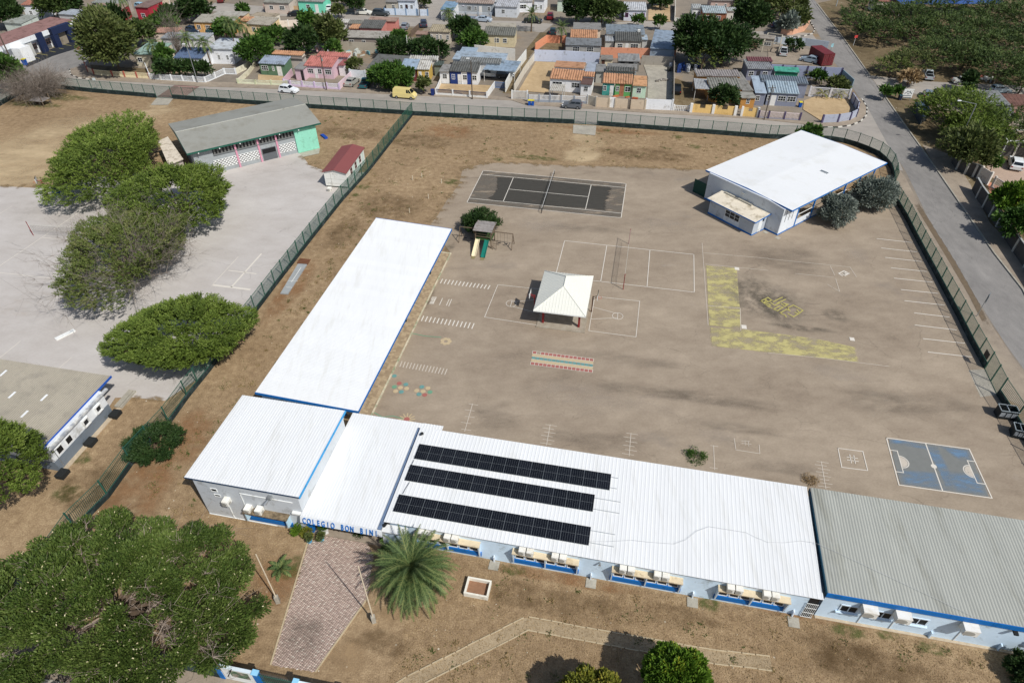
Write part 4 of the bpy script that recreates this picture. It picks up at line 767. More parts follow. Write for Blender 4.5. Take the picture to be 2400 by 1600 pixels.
mb = MB(); mb.box(ax1, ax1+.03, ay+1.2, ay+2.0, 0, 2.0); mb.build('door', paint(225, 230, 232), an); mb = MB(); mb.box(ax1, ax1+.05, ay+1.9, ay+2.3, 1.7, 2.1); mb.build('vent', M_black, an)
mb = MB(); mb.box(Wd*.30, Wd*.62, wy0-.5, wy0-.1, 2.78, 2.9); mb.build('loose_board', M_slab, an)
p = local(r, C(1460, 405, 4.6)); mb = MB(); mb.box(p.x-.6, p.x+.6, p.y-.08, p.y+.08, 4.62, 4.72); mb.build('roof_vent', M_slate, r)
for t, x, y in ((31, 88, 622), (21, 2330, 570)): o = sheet('drain_cover', blob(P(t, x, y), .45, .45, TH, 4, 0), Z0+.03, M_slab, court)
# ---- G: open pavilion
r = grid('pavilion', 'open sided pavilion with white four sided roof on red posts', 'pavilion', -9.68, 60.45)
PW, PD, ze, zt = 6.2, 8.3, 2.65, 4.35; rd = [(PW/2, 3.1, zt), (PW/2, 5.2, zt)]
c = [(0, 0, ze), (PW, 0, ze), (PW, PD, ze), (0, PD, ze)]
M_pr = mat('pavilion_roof', rgb(226, 226, 216), .55, .02, 3, .03)
for nm_, pts, rib in (('roof_slope', [c[0], c[1], rd[0]], 'x'), ('roof_slope', [c[1], c[2], rd[1], rd[0]], 'y'), ('roof_slope', [c[2], c[3], rd[1]], 'x'), ('roof_slope', [c[3], c[0], rd[0], rd[1]], 'y')):
    mb = MB(); mb.add(pts+[(p[0], p[1], p[2]-.05) for p in pts], [list(range(len(pts))), [len(pts)+i for i in range(len(pts))][::-1]])
    P0, P1 = Vector(pts[0]), Vector(pts[1]); n = (P1-P0).cross(Vector(pts[-1])-P0).normalized(); e = (P1-P0).normalized(); up = n.cross(e); L_ = (P1-P0).length
    k = int(L_/.36)
    for i in range(1, k):
        s = i*L_/k; a = P0+e*s; tmax = 99
        edges = list(zip(pts[1:], pts[2:]+[pts[0]]))
        for q0, q1 in edges:
            q0, q1 = Vector(q0), Vector(q1); s0, s1 = (q0-P0).dot(e), (q1-P0).dot(e); t0, t1 = (q0-P0).dot(up), (q1-P0).dot(up)
            if abs(s1-s0) > 1e-5 and min(s0, s1) <= s <= max(s0, s1):
                t = t0+(t1-t0)*(s-s0)/(s1-s0)
                if t > .02: tmax = min(tmax, t)
        if tmax < 90: mb.bar(a+n*.012, a+up*tmax+n*.012, .05, .03)
    mb.build(nm_, M_pr, r)
mb = MB()
for a, b in ((c[0], rd[0]), (c[1], rd[0]), (c[2], rd[1]), (c[3], rd[1]), (rd[0], rd[1])): mb.tube(Vector(a)+Vector((0, 0, .03)), Vector(b)+Vector((0, 0, .03)), .05, n=5)
mb.build('ridge_cap', M_pr, r)
mb = MB()
for a, b in ((c[0], c[1]), (c[1], c[2]), (c[2], c[3]), (c[3], c[0])): mb.bar(Vector(a)-Vector((0, 0, .08)), Vector(b)-Vector((0, 0, .08)), .04, .1)
mb.build('gutter_or_shade_strip', M_white, r)
mb = MB(); mb.box(.35, PW+.05, .1, PD-.3, 0, .16); mb.build('floor_slab', ground_mat('pavilion_slab', [(.32, rgb(128, 120, 106)), (.5, rgb(160, 150, 134)), (.68, rgb(176, 170, 158))], (.3, 1.2, 6.), (.4, .3, .3), .1), r)
for x, y in ((1.05, 1.1), (PW-.8, 1.1), (1.05, PD-1.1), (PW-.8, PD-1.1)):
    mb = MB(); mb.box(x-.12, x+.12, y-.16, y+.16, .16, 2.75); mb.build('post', M_rust, r)
    mb = MB(); mb.bar((x, y, 2.7), (PW/2, PD/2, 3.9), .12); mb.build('rafter', M_rust, r)
# basketball hoops beside the pavilion
def hoop(label, base, facing, h=2.6, m=M_rust, boardcol=M_white, lean=0):
    r = thing('basketball_hoop', label, 'basketball hoop', base, facing)
    mb = MB(); mb.tube((0, 0, 0), (lean, 0, h), .07, .06, 8); mb.build('post', m, r)
    mb = MB(); mb.bar((lean, 0, h-.15), (lean+.55, 0, h+.1), .06); mb.bar((lean, 0, h-.5), (lean+.5, 0, h-.1), .05); mb.build('arm', m, r)
    mb = MB(); mb.box(lean+.55, lean+.6, -.6, .6, h-.25, h+.6); b = mb.build('backboard', boardcol, r)
    mb = MB()
    for z in (h-.25, h+.56): mb.box(lean+.545, lean+.61, -.6, .6, z, z+.04)
    mb.build('board_frame', M_dark, b)
    mb = MB(); n = 14; q = [(lean+.85+.23*math.cos(i*2*math.pi/n), .23*math.sin(i*2*math.pi/n), h-.1) for i in range(n)]
    for i in range(n): mb.tube(q[i], q[(i+1) % n], .015, n=4)
    mb.build('rim', paint(200, 80, 50), r); return r
hoop('basketball hoop with white backboard at the right edge of the pavilion', P(21, 730, 1300), TH, 2.5, mat('brown_steel', rgb(84, 56, 42), .6))
hoop('basketball hoop behind the pavilion on its shaded left side', P(21, 205, 1290), TH+math.pi, 2.5)
hoop('basketball hoop on a red post at the edge of the pale yard', P(1, 460, 255), .42+math.pi, 3.1)
# ---- H: aqua ended hall on the left lot
e0 = DZ(340, 700); A4 = F(360+340/4.3556, 200+700/4.3556, 4.6); B4 = F(360+1705/4.3556, 200+385/4.3556, 4.6); E4 = F(360+1420/4.3556, 200+125/4.3556, 4.6)
ex = (B4-A4).normalized(); ey = Vector((-ex.y, ex.x, 0)); Wd = (B4-A4).length; Dp = (E4-B4).dot(ey)
r = thing('sports_hall', 'grey roofed hall with mint green end wall and white lattice vents on the pale yard', 'school building', (A4.x, A4.y, 0), math.atan2(ex.y, ex.x))
M_hr = mat('grey_shingle_roof', rgb(150, 150, 142), .7, .05, 5, .06, .15, dirt=rgb(134, 132, 122), dscale=.3, dth=.6)
zr = 5.6; mb = MB(); mb.add([(0, 0, 4.6), (Wd, 0, 4.6), (Wd, Dp/2, zr), (0, Dp/2, zr), (Wd, Dp, 4.6), (0, Dp, 4.6), (0, 0, 4.5), (Wd, 0, 4.5), (Wd, Dp, 4.5), (0, Dp, 4.5)], [[0, 1, 2, 3], [3, 2, 4, 5], [6, 9, 8, 7], [0, 6, 7, 1], [4, 8, 9, 5], [1, 7, 8, 4, 2], [0, 3, 5, 9, 6]]); mb.build('roof', M_hr, r)
mb = MB(); mb.box(0, Wd, Dp/2-.12, Dp/2+.12, zr, zr+.05); mb.build('ridge_cap', paint(186, 186, 176), r)
mb = MB(); mb.box(-.03, Wd+.03, -.05, 0, 4.35, 4.63); mb.hexa([(-.05, 0, 4.35), (0, 0, 4.35), (0, Dp/2, zr-.25), (-.05, Dp/2, zr-.25)], [(-.05, 0, 4.63), (0, 0, 4.63), (0, Dp/2, zr+.03), (-.05, Dp/2, zr+.03)]); mb.build('fascia', paint(38, 92, 78), r)
y0 = .75; x1 = local(r, DZ(1693, 640)).x; xa = local(r, DZ(1475, 690)).x
mb = MB(); mb.box(.8, xa-.02, y0, Dp-.7, 0, 4.45); mb.build('wall', paint(158, 164, 166), r)
mb = MB(); mb.box(xa, x1, y0-.25, Dp-.7, 0, 4.47); mb.build('end_bay', paint(146, 214, 190), r)
mb = MB(); mb.box(xa+.0, x1+.02, y0-.27, y0-.25, 0, .12); mb.build('end_bay_plinth', paint(110, 190, 160), r)
pxs = [local(r, DZ(*q)).x for q in ((890, 838), (1108, 778), (1285, 728))]
for x in pxs: mb = MB(); mb.box(x-.14, x+.14, y0-.2, y0, 0, 4.4); mb.build('pilaster', paint(212, 150, 170), r)
mb = MB(); xs = pxs[0]-3.6; mb.box(xs, xa-.1, y0-.03, y0, 3.2, 4.2); op = mb.build('clerestory', M_dark, r)
n = int((xa-.1-xs)/.55)
for i in range(n): mb = MB(); x = xs+(i+.5)*(xa-.1-xs)/n; mb.box(x-.13, x+.13, y0-.09, y0-.03, 3.2, 4.2); mb.build('clerestory_fin', paint(110, 110, 108), op)
mb = MB(); mb.box(xs, xa, y0-.22, y0, 3.08, 3.2); mb.build('ledge', paint(120, 124, 124), r)
def lattice(x0, x1):
    mb = MB(); mb.box(x0, x1, y0-.02, y0, .75, 2.15); pn = mb.build('lattice_vent', M_dark, r); wd = x1-x0; rows, cols = 6, int(wd/.55)
    mb = MB()
    for i in range(rows+1): z = .75+i*1.4/rows; mb.box(x0, x1, y0-.07, y0-.02, z-.04, z+.04)
    for i in range(rows):
        z = .75+(i+.5)*1.4/rows
        for j in range(cols+1):
            x = x0+(j+(.5 if i % 2 else 0))*wd/(cols+.5); mb.box(x-.1, x+.1, y0-.066, y0-.02, z-.078, z+.078)
    ob = mb.build('lattice_block', M_white, pn); ob['kind'] = 'stuff'
lattice(pxs[0]-3.9, pxs[0]-.25); lattice(pxs[0]+.25, pxs[1]-.25); lattice(pxs[2]+.3, xa-.25)
mb = MB(); mb.box(pxs[1]+.35, pxs[2]-.35, y0-.05, y0, 0, 2.2); d_ = mb.build('door', paint(96, 100, 104), r)
mb = MB(); mb.box(pxs[1]+.45, pxs[2]-.45, y0-.06, y0-.05, 1.3, 2.1); mb.build('door_grille', M_dark, d_)
for k in range(6): mb = MB(); x = 1.6+k*3.3; mb.box(x, x+.16, -.12, -.05, 4.2, 4.36); mb.build('eave_lamp', M_white, r)
# lean-to at its left end
q = [DZ(40, 575), DZ(140, 525), DZ(300, 750), DZ(140, 810)]
r = thing('lean_to', 'low shed with weathered pale roof against the left end of the grey hall', 'shed', DZ(140, 700))
mb = MB(); pts = [F(360+x/4.3556, 200+y/4.3556, 2.6) for x, y in ((45, 570), (145, 523), (302, 752), (150, 812))]; mb.hexa([p-Vector((0, 0, .1)) for p in pts], pts); mb.build('roof', mat('weathered_white_roof', rgb(218, 208, 192), .7, .1, 3, .1, .8, dirt=rgb(150, 136, 116), dscale=1.2, dth=.6), r, r.location)
cc = sum(pts, Vector())/4; mb = MB(); q = [cc+(p-cc)*.9 for p in pts]; mb.prism([(p.x, p.y) for p in q], 0, 2.48); mb.build('wall', paint(176, 166, 158), r, r.location)
# ---- I: site cabin with red roof
a, b, c_ = DZ(1765, 1040), DZ(1985, 1055), DZ(2205, 810); ex = (b-a).normalized(); ey = Vector((-ex.y, ex.x, 0)); W = 3.6; Lc = 9.2
r = thing('site_cabin', 'white portable cabin with dull red gable roof beside the dividing fence', 'cabin', (a.x, a.y, 0), math.atan2(ex.y, ex.x)+.0)
mb = MB(); mb.hexa([(0, 0, .3), (W, 0, .3), (W, Lc, .3), (0, Lc, .3)], [(0, 0, 2.75), (W, 0, 2.75), (W, Lc, 2.75), (0, Lc, 2.75)]); mb.add([(0, 0, 2.75), (W, 0, 2.75), (W/2, 0, 3.15)], [[0, 1, 2]]); mb.add([(0, Lc, 2.75), (W, Lc, 2.75), (W/2, Lc, 3.15)], [[0, 2, 1]]); mb.build('body', paint(232, 232, 226), r)
mb = MB(); o_ = .22
for s in (0, 1):
    x0, x1 = (-o_, W/2) if s == 0 else (W/2, W+o_); za, zb_ = (2.72, 3.2) if s == 0 else (3.2, 2.72)
    mb.hexa([(x0, -o_, za-.06), (x1, -o_, zb_-.06), (x1, Lc+o_, zb_-.06), (x0, Lc+o_, za-.06)], [(x0, -o_, za), (x1, -o_, zb_), (x1, Lc+o_, zb_), (x0, Lc+o_, za)])
mb.build('roof', mat('dull_red_roof', rgb(134, 78, 76), .65, .04, 3, .05, .3), r)
mb = MB(); mb.box(.1, W-.1, .1, Lc-.1, 0, .3); mb.build('base_frame', paint(40, 56, 44), r)
mb = MB(); mb.box(.25, W-.2, -.02, 0, .0+1.5, 1.54); mb.box(.25, W-.2, -.02, 0, .75, .79); mb.box(1.05, 1.12, -.03, 0, .3, 2.7); mb.build('panel_joint', paint(200, 200, 192), r)
for y in (2.0, 4.2, 6.4):
    mb = MB(); mb.box(W-.02, W+.03, y, y+1.0, 1.2, 2.4); f = mb.build('window', paint(210, 200, 196), r)
    for k in range(2): g = MB(); g.box(W+.0, W+.036, y+.08, y+.92, 1.28+k*.56, 1.76+k*.56); g.build('pane', mat('reddish_glass', rgb(84, 56, 52), .2), f)
for k, y in enumerate((3.2, 5.4, 7.8)): mb = MB(); mb.box(W-.02, W+.02, y, y+.9, .35, 2.5); mb.build('side_panel', paint(206, 222, 214), r)
ac(DZ(1800, 1080), math.atan2(ex.y, ex.x), 'white air conditioner standing on the yard at the corner of the cabin')
# ---- J: beige roofed building at the lower left
r = grid('beige_roofed_wing', 'white and grey walled building with beige corrugated roof and blue edge, lower left', 'school building', -51.2, 47.0)
E0, E1 = P(2, 395, 970, 3.3), P(2, 1060, 325, 3.3); ue, vA = UVof(E0); _, vB = UVof(E1)
r.location = GU(ue, vA); Ln = vB-vA
mb0 = None
roof_sheets(r, -34, .02, 0, Ln, 3.3, 3.3, .24, .05, M_beige_roof, .95, 'y', 'sine')
mb = MB(); mb.box(.025, .08, -.05, Ln+.05, 3.1, 3.36); mb.build('fascia', paint(40, 90, 178), r)
mb = MB(); mb.box(-34, .02, -.08, -.02, 3.1, 3.34); mb.build('front_fascia', M_dkblue, r)
b0 = local(r, P(2, 560, 1190)); b1 = local(r, P(2, 1040, 655)); xw = (b0.x+b1.x)/2; ya, yb = b0.y, b1.y
mb = MB(); mb.box(-34, xw, ya, yb, 1.35, 3.2); mb.build('wall', paint(226, 230, 232), r)
mb = MB(); mb.box(-34, xw+.02, ya-.02, yb+.02, 0, 1.35); mb.build('dado', paint(116, 126, 136), r)
mb = MB(); mb.box(xw, xw+.28, ya, yb+.6, 2.88, 3.08); mb.build('soffit', mat('flaking_soffit', rgb(150, 156, 164), .9, .3, 3, dirt=rgb(214, 214, 210), dscale=1.4, dth=.5), r)
for k, f in enumerate((.14, .30, .60, .84)):
    y = ya+(yb-ya)*f; mb = MB(); dx = .22 if k > 1 else .03
    for y_, z_, dy, dz in ((y-.42, 1.5, .84, .1), (y-.42, 2.3, .84, .1), (y-.42, 1.6, .1, .7), (y+.32, 1.6, .1, .7)): mb.box(xw-.02, xw+dx, y_, y_+dy, z_, z_+dz)
    f_ = mb.build('window', M_white, r); g = MB(); g.box(xw-.01, xw+.02, y-.32, y+.32, 1.6, 2.3); g.build('pane', M_dark, f_)
for y in (ya-.9, ya+3.1, yb-.8): mb = MB(); mb.box(xw+.15, xw+1.0, y, y+1.0, .0, .45); mb.build('drain_box', mat('black_box', (.02, .022, .022), .8), r)
mb = MB(); mb.box(xw, xw+.5, ya-.3, yb+1.2, 0, .09); mb.build('footing', mat('footing', rgb(186, 170, 146), .9, .2, 3), r)
mb = MB(); mb.tube((xw+.12, ya+.45, 0), (xw+.12, ya+.45, 2.9), .03, n=5); mb.tube((xw+.12, ya+.2, 2.4), (xw+.12, ya+.9, 2.4), .02, n=4); mb.build('antenna_mast', M_metal, r)
for t, x, y in ((2, 30, 290), (2, 110, 490), (2, 405, 515), (2, 225, 665)): p = local(r, P(t, x, y, 3.35)); mb = MB(); mb.box(p.x-.12, p.x+.12, p.y-.45, p.y+.45, 3.335, 3.36); mb.build('skylight', mat('skylight', rgb(236, 238, 238), .5), r)
mb = MB(); mb.box(xw-.3, xw+.25, yb+.7, yb+3.2, 0, .25); mb.box(xw+.35, xw+.55, yb+.7, yb+3.2, 0, .25); mb.build('drain_channel', M_slab, r)
# ================================================================== FENCES
M_fg = mat('fence_green', rgb(52, 96, 82), .5, .08, 3); M_fb = mat('fence_base', rgb(32, 46, 46), .85, .15, 2, .1, .5, dirt=rgb(70, 82, 84), dscale=1.2, dth=.6)
BAY = 2.6
def bar_panel(h0, h1, n=19, wdt=.022):
    mb = MB()
    for i in range(n): x = BAY*(i+.5)/n; mb.box(x-wdt/2, x+wdt/2, -wdt/2, wdt/2, h0, h1)
    for z in (h0, h1-.04): mb.box(0, BAY, -.02, .02, z, z+.045)
    return mb
PANEL_MESH = {}
def fence(label, pts, h=2.5, hb=.8, gates=(), brace=False, n=19, wdt=.022, group='green bar fences round the school'):
    root = thing('security_fence', label, 'fence', pts[0], 0, group); o = root.location
    pm_ = None; post_me = None; bays = []
    for k, (a, b) in enumerate(zip(pts, pts[1:])):
        m = max(1, round((b-a).length/BAY)); bays += [(a.lerp(b, i/m), a.lerp(b, (i+1)/m), k in gates) for i in range(m)]
    base = MB()
    for a, b, g in bays:
        L = (b-a).length; e = (b-a)/L; ang = math.atan2(e.y, e.x); key = ('g' if g else 'p', h, n)
        if key not in PANEL_MESH:
            q = bar_panel(.08 if g else hb+.02, h-.05, n, wdt); ob = q.build('gate_panel' if g else 'panel', M_fg, root); PANEL_MESH[key] = ob.data
        else: ob = link('gate_panel' if g else 'panel', PANEL_MESH[key], root)
        ob['kind'] = 'stuff'; ob.location = a-o; ob.rotation_euler = (0, 0, ang); ob.scale = (L/BAY, 1, 1)
        if post_me is None: q = MB(); q.box(-.05, .05, -.05, .05, 0, h+.05); p = q.build('post', M_fg, root); post_me = p.data
        else: p = link('post', post_me, root)
        p.location = a-o; p.rotation_euler = (0, 0, ang)
        if brace:
            q = MB(); n_ = Vector((-e.y, e.x, 0)); q.bar(a-n_*.1+Vector((0, 0, hb)), a+e*L*.45+n_*.02+Vector((0, 0, .1+hb)), .03); 
        if g:
            if base.v: base.build('base_wall', M_fb, root, o); base = MB()
        else: base.obox((a+b)/2, e, (-e.y, e.x), L, .2, 0, hb)
    base.build('base_wall', M_fb, root, o)
    return root
fence('green bar fence on a dark base along the back street', BACK, gates=(7, 14))
fence('green bar fence beside the right hand road and parking bays', RIGHT, gates=(9,), n=18, wdt=.02)
fence('green bar fence dividing the pale yard from the brown school yard', MID, hb=.55, n=22)
# black meter board on the right fence
c = P(32, 2010, 120, 1.7); e = (RIGHT[9]-RIGHT[8]).normalized(); mb = MB(); mb.obox(c, e, (-e.y, e.x), .9, .06, 1.3, 2.1); o = mb.build('notice_board', M_dark, None, (c.x, c.y, 1.3)); tag(o, 'black square board hung on the right fence beside its gate', 'board')
# front wall with blue pillars and green gate
Q6 = lambda x, y, z=0: F(480+x/5.6, 1500+y/5.6, z)
fa, fb_, fc, fd = Q6(225, 470), Q6(790, 590), Q6(1240, 690), Q6(2900, 1040); e = (fb_-fa).normalized(); rz = math.atan2(e.y, e.x)
def wallpiece(label, a, L, mural=True):
    r = thing('school_wall', label, 'wall', a, rz); h = 2.0
    mb = MB(); mb.box(.38, L-.45, -.08, .08, 0, h); mb.build('wall', M_white, r); mb = MB(); mb.box(.36, L-.44, -.12, .12, h, h+.06); mb.build('coping', paint(214, 228, 236), r)
    for x0, x1 in ((0, .37), (L-.44, L)):
        mb = MB(); mb.box(x0, x1, -.14, .14, 0, h+.08); p = mb.build('pillar', M_blue, r); mb = MB(); mb.box(x0-.03, x1+.03, -.2, .2, h+.08, h+.16); mb.build('cap', paint(150, 208, 240), p)
    if mural:
        mb = MB(); mb.box(1.1, 2.6, -.095, -.081, .75, 1.75); mb.build('mural', mat('mural', rgb(176, 160, 150), .8, .5, 5, .5, 1.5, dirt=rgb(80, 110, 84), dscale=2.2, dth=.45), r)
        mb = MB(); mb.bar((1.45, -.1, 2.1), (1.3, -.5, 1.75), .06); mb.build('lamp_arm', M_black, r)
    return r
L1 = (fb_-fa).length; wallpiece('white school wall with blue pillars and a small mural left of the gate', fa, L1); wallpiece('white school wall with blue pillar right of the gate', fc, 4.2, False)
r = thing('school_gate', 'dark green barred sliding gate between the white school walls', 'gate', fb_, rz); Lg = (fc-fb_).length
for i in range(int(Lg/.16)): mb = MB(); x = .05+i*.16; mb.box(x, x+.05, -.03, .02, .05, 1.95); mb.build('bar', paint(58, 78, 66), r)
mb = MB(); mb.box(0, Lg, -.06, -.03, .9, .98); mb.box(0, Lg, -.06, -.03, 1.88, 1.95); mb.box(0, Lg, -.06, -.03, .05, .12); mb.build('frame', M_fg, r)
r = thing('front_fence', 'green bar fence under the big tree left of the white school wall', 'fence', fa, rz)
mb = MB()
for i in range(60): x = -.2-i*.17; mb.box(x-.03, x+.02, -.03, .03, .5, 1.95)
mb.box(-10.4, -.05, -.04, .04, 1.9, 1.96); mb.build('panel', paint(58, 78, 66), r)['kind'] = 'stuff'; mb = MB(); mb.box(-10.4, -.05, -.12, .12, 0, .5); mb.build('base_wall', M_fb, r)
# ================================================================== YARD EQUIPMENT
def lamp_post(label, base, h):
    r = thing('lamp_post', label, 'post', base, .3); mb = MB(); mb.box(-.16, .16, -.16, .16, 0, .9); mb.build('plinth', M_slab, r); mb = MB(); mb.tube((0, 0, .9), (0, 0, h), .055, .04, 8); mb.build('pole', paint(214, 200, 176), r)
    mb = MB(); mb.box(-.17, -.15, -.1, .1, .3, .8); mb.build('service_hatch', M_metal, r)
lamp_post('slim cream pole on a concrete plinth left of the brick walkway', P(13, 205, 825), 7.1); lamp_post('slim cream pole on a concrete plinth between walkway and palm', F(877, 1456), 8.2)
r = thing('planter_frame', 'empty white rectangular planter frame on the dry front lawn', 'planter', GU(-9.25, 25.75), TH)
for x0, x1, y0_, y1 in ((0, 2.0, 0, .14), (0, 2.0, 1.36, 1.5), (0, .14, .14, 1.36), (1.86, 2.0, .14, 1.36)): mb = MB(); mb.box(x0, x1, y0_, y1, 0, .5); mb.build('side', paint(232, 228, 214), r)
mb = MB(); mb.box(.14, 1.86, .14, 1.36, 0, .12); mb.build('soil', mat('planter_soil', rgb(140, 106, 82), .95, .2, 5), r)
def net(label, a, b, h0, h1, cat, post=True, mcol=M_rust, top=.05, posth=None, mesh=True):
    r = thing('sports_net', label, cat, a); d = b-a; L = d.length; r.rotation_euler = (0, 0, math.atan2(d.y, d.x))
    if post:
        for x in (-.35, L+.35): mb = MB(); mb.tube((x, 0, 0), (x, 0, posth or h1), .05, .045, 8); mb.build('post', mcol, r)
    mb = MB(); mb.box(-.35, L+.35, -.012, .012, h1-top, h1); mb.build('tape', M_white if top > .05 else paint(210, 210, 200), r)
    mb = MB(); mb.box(0, L, -.008, .008, h0, h0+.025)
    if mesh:
        k = int(L/.25)
        for i in range(k+1): mb.box(L*i/k-.005, L*i/k+.005, -.005, .005, h0, h1)
        for z in np.arange(h0+.2, h1, .2): mb.box(0, L, -.004, .004, z, z+.008)
    mb.build('netting', M_black, r)['kind'] = 'stuff'; return r
net('volleyball net between red and white posts on the big court', GU(.4, 70.6), GU(.4, 80.9), 1.45, 2.4, 'net', True, M_rust, .05, 2.5)
net('low tennis net with white band on the dark court', GU(-13.1, 87.6), GU(-13.1, 99.8), .1, .95, 'net', True, M_black, .09)
net('volleyball net on red posts on the pale left yard', P(1, 330, 600), P(1, 900, 640), .9, 1.9, 'net', True, M_rust, .05, 2.4)
mb = MB(); a = P(1, 515, 1556); b = P(1, 690, 1470); e = (b-a).normalized(); mb.obox((a+b)/2, e, (-e.y, e.x), (b-a).length, .55, .06, .2); tag(mb.build('bench', M_white, None, a), 'white low bench lying on the pale yard', 'bench')
# playground tower
YZ = lambda x, y, z=0: F(1050+x/9.8, 470+y/9.8, z)
pa, pb = YZ(640, 1060), YZ(990, 1105); ex = (pb-pa).normalized(); rzp = math.atan2(ex.y, ex.x)
r = thing('playground_tower', 'wooden playground tower with grey roof, two slides and swing frames', 'playground', pa, rzp)
M_wood = mat('old_wood', rgb(110, 96, 80), .85, .15, 4, .1, 1); W = (pb-pa).length; D = 2.0
for x in (0, W):
    for y in (0, D): mb = MB(); mb.box(x-.06, x+.06, y-.06, y+.06, 0, 2.9); mb.build('post', M_wood, r)
mb = MB(); mb.box(-.05, W+.05, -.05, D+.05, 1.25, 1.33); mb.build('deck', paint(58, 84, 44), r)
for z in (1.75, 2.15):
    mb = MB(); mb.box(0, W, -.05, 0, z, z+.09); mb.box(0, W, D, D+.05, z, z+.09); mb.box(W, W+.05, 0, D, z, z+.09); mb.box(-.05, 0, 0, D, z, z+.09); mb.build('rail', M_wood, r)
M_pl = mat('grey_planks', rgb(152, 146, 142), .85, .14, 3, .1, .8, rnd=.1, dirt=rgb(120, 112, 104), dscale=2)
for i in range(5):
    y0_, y1 = -.35+i*.56, -.35+(i+1)*.56-.02; z0, z1 = 2.75+abs(i-2.5)*-.08+.25, 2.75+abs(i-1.5)*-.08+.25
    mb = MB(); mb.hexa([(-.25, y0_, z0), (W+.25, y0_, z0), (W+.25, y1, z1), (-.25, y1, z1)], [(-.25, y0_, z0+.05), (W+.25, y0_, z0+.05), (W+.25, y1, z1+.05), (-.25, y1, z1+.05)]); mb.build('roof_plank', M_pl, r)
mb = MB()
for x in (-.2, W+.2):
    for y in (0, D): mb.box(x-.04, x+.04, y-.04, y+.04, 2.2, 3.0)
mb.build('roof_strut', M_wood, r)
def slide(x, m, name):
    s, e_ = Vector((x, -.05, 1.3)), Vector((x+.05, -2.6, .12)); mb = MB(); d = (e_-s).normalized(); n = Vector((1, 0, 0)); u = n.cross(d)
    if u.z < 0: u = -u
    for a, b, h in ((-.26, .26, .0), ):
        mb.hexa([s+n*a, s+n*b, e_+n*b, e_+n*a], [s+n*a+u*.05, s+n*b+u*.05, e_+n*b+u*.05, e_+n*a+u*.05])
    for a in (-.3, .26): mb.hexa([s+n*a, s+n*(a+.05), e_+n*(a+.05), e_+n*a], [s+n*a+u*.2, s+n*(a+.05)+u*.2, e_+n*(a+.05)+u*.2, e_+n*a+u*.2])
    sl_ = mb.build('slide', m, r); sl_['label'] = name; mb = MB(); mb.box(x-.22, x+.32, -3.15, -2.6, 0, .1); mb.build('slide_foot', paint(138, 128, 92), sl_)
slide(.35, paint(230, 218, 184), 'cream slide'); slide(W-.55, paint(20, 118, 104), 'green slide')
def frame(x0, x1, y, h, lab):
    sw = MB(); sw.bar((x0, y, h), (x1, y, h), .09)
    for x in (x0 if x0 < 0 else x1,):
        sw.bar((x, y, h), (x, y-.9, 0), .08); sw.bar((x, y, h), (x, y+.9, 0), .08); sw.bar((x, y-.5, h*.45), (x, y+.5, h*.45), .06)
    f = sw.build('swing_frame', M_wood, r)
    for k in range(2):
        mb = MB(); xs = x0+(x1-x0)*(.3+.35*k)
        for dx in (-.2, .2): mb.tube((xs+dx, y, h), (xs+dx, y, .5), .012, n=4)
        mb.box(xs-.22, xs+.22, y-.08, y+.08, .46, .5); mb.build('swing', M_black, f)
frame(-2.6, -.05, 1.2, 2.2, ''); frame(W+.05, W+2.9, 1.0, 2.2, '')
mb = MB(); mb.bar((W+.3, -.3, 0), (W+.3, 0, 1.3), .05); mb.bar((W+.8, -.3, 0), (W+.8, 0, 1.3), .05)
for z in (.3, .6, .9): mb.bar((W+.3, -.3+z*.23, z), (W+.8, -.3+z*.23, z), .04)
mb.build('climbing_ladder', M_wood, r)
# long jump board on the lawn
a, b, c_, d = P(11, 225, 1135), P(11, 295, 1140), P(11, 470, 868), P(11, 388, 862); r = thing('game_board', 'grey concrete strip with painted lines on the brown grass beside the fence', 'strip', a)
mb = MB(); mb.prism([(p.x, p.y) for p in (a, b, c_, d)], 0, .16); mb.build('strip', mat('strip_grey', rgb(158, 162, 162), .8, .12, 3, .1, .6), r, r.location)
L = Lines(); L.ln(P(11, 415, 900), P(11, 330, 1030), .1, .17); L.ln(P(11, 280, 1078), P(11, 330, 1083), .1, .17); L.ln(P(11, 300, 1020), P(11, 385, 1025), .06, .171); ob = L.build('painted_line', paint(220, 220, 214), r, r.location)
for k in range(3): mb = MB(); mb.obox(P(11, 450-10*k, 820+17*k), (.95, -.2), (.2, .95), 1.6, .3, 0, .12+.03*k); tag(mb.build('plank', paint(120, 82, 60), None, P(11, 450-10*k, 820+17*k)), 'brown plank lying in the grass behind the grey strip, %s' % ('farthest of three', 'middle of three', 'nearest of three')[k], 'plank', 'brown planks by the grey strip')
mb = MB(); mb.obox(F(760, 322), (.6, -.8), (.8, .6), 1.9, .6, 0, .3); tag(mb.build('water_trough', paint(30, 76, 170), None, F(760, 322)), 'blue plastic tub lying on brown grass beyond the red roofed cabin', 'tub')
# white stakes in the lawn
for k, (x, y) in enumerate(((1525, 45), (1705, 100), (1585, 240), (1412, 370), (1440, 70))):
    p = P(11, x, y+18); mb = MB(); mb.tube((p.x, p.y, 0), (p.x, p.y, .8), .05, .05, 6); tag(mb.build('marker_stake', paint(214, 206, 186), None, p), 'short white stake standing in the brown grass between fence and tennis court', 'stake', 'white stakes in the brown grass')
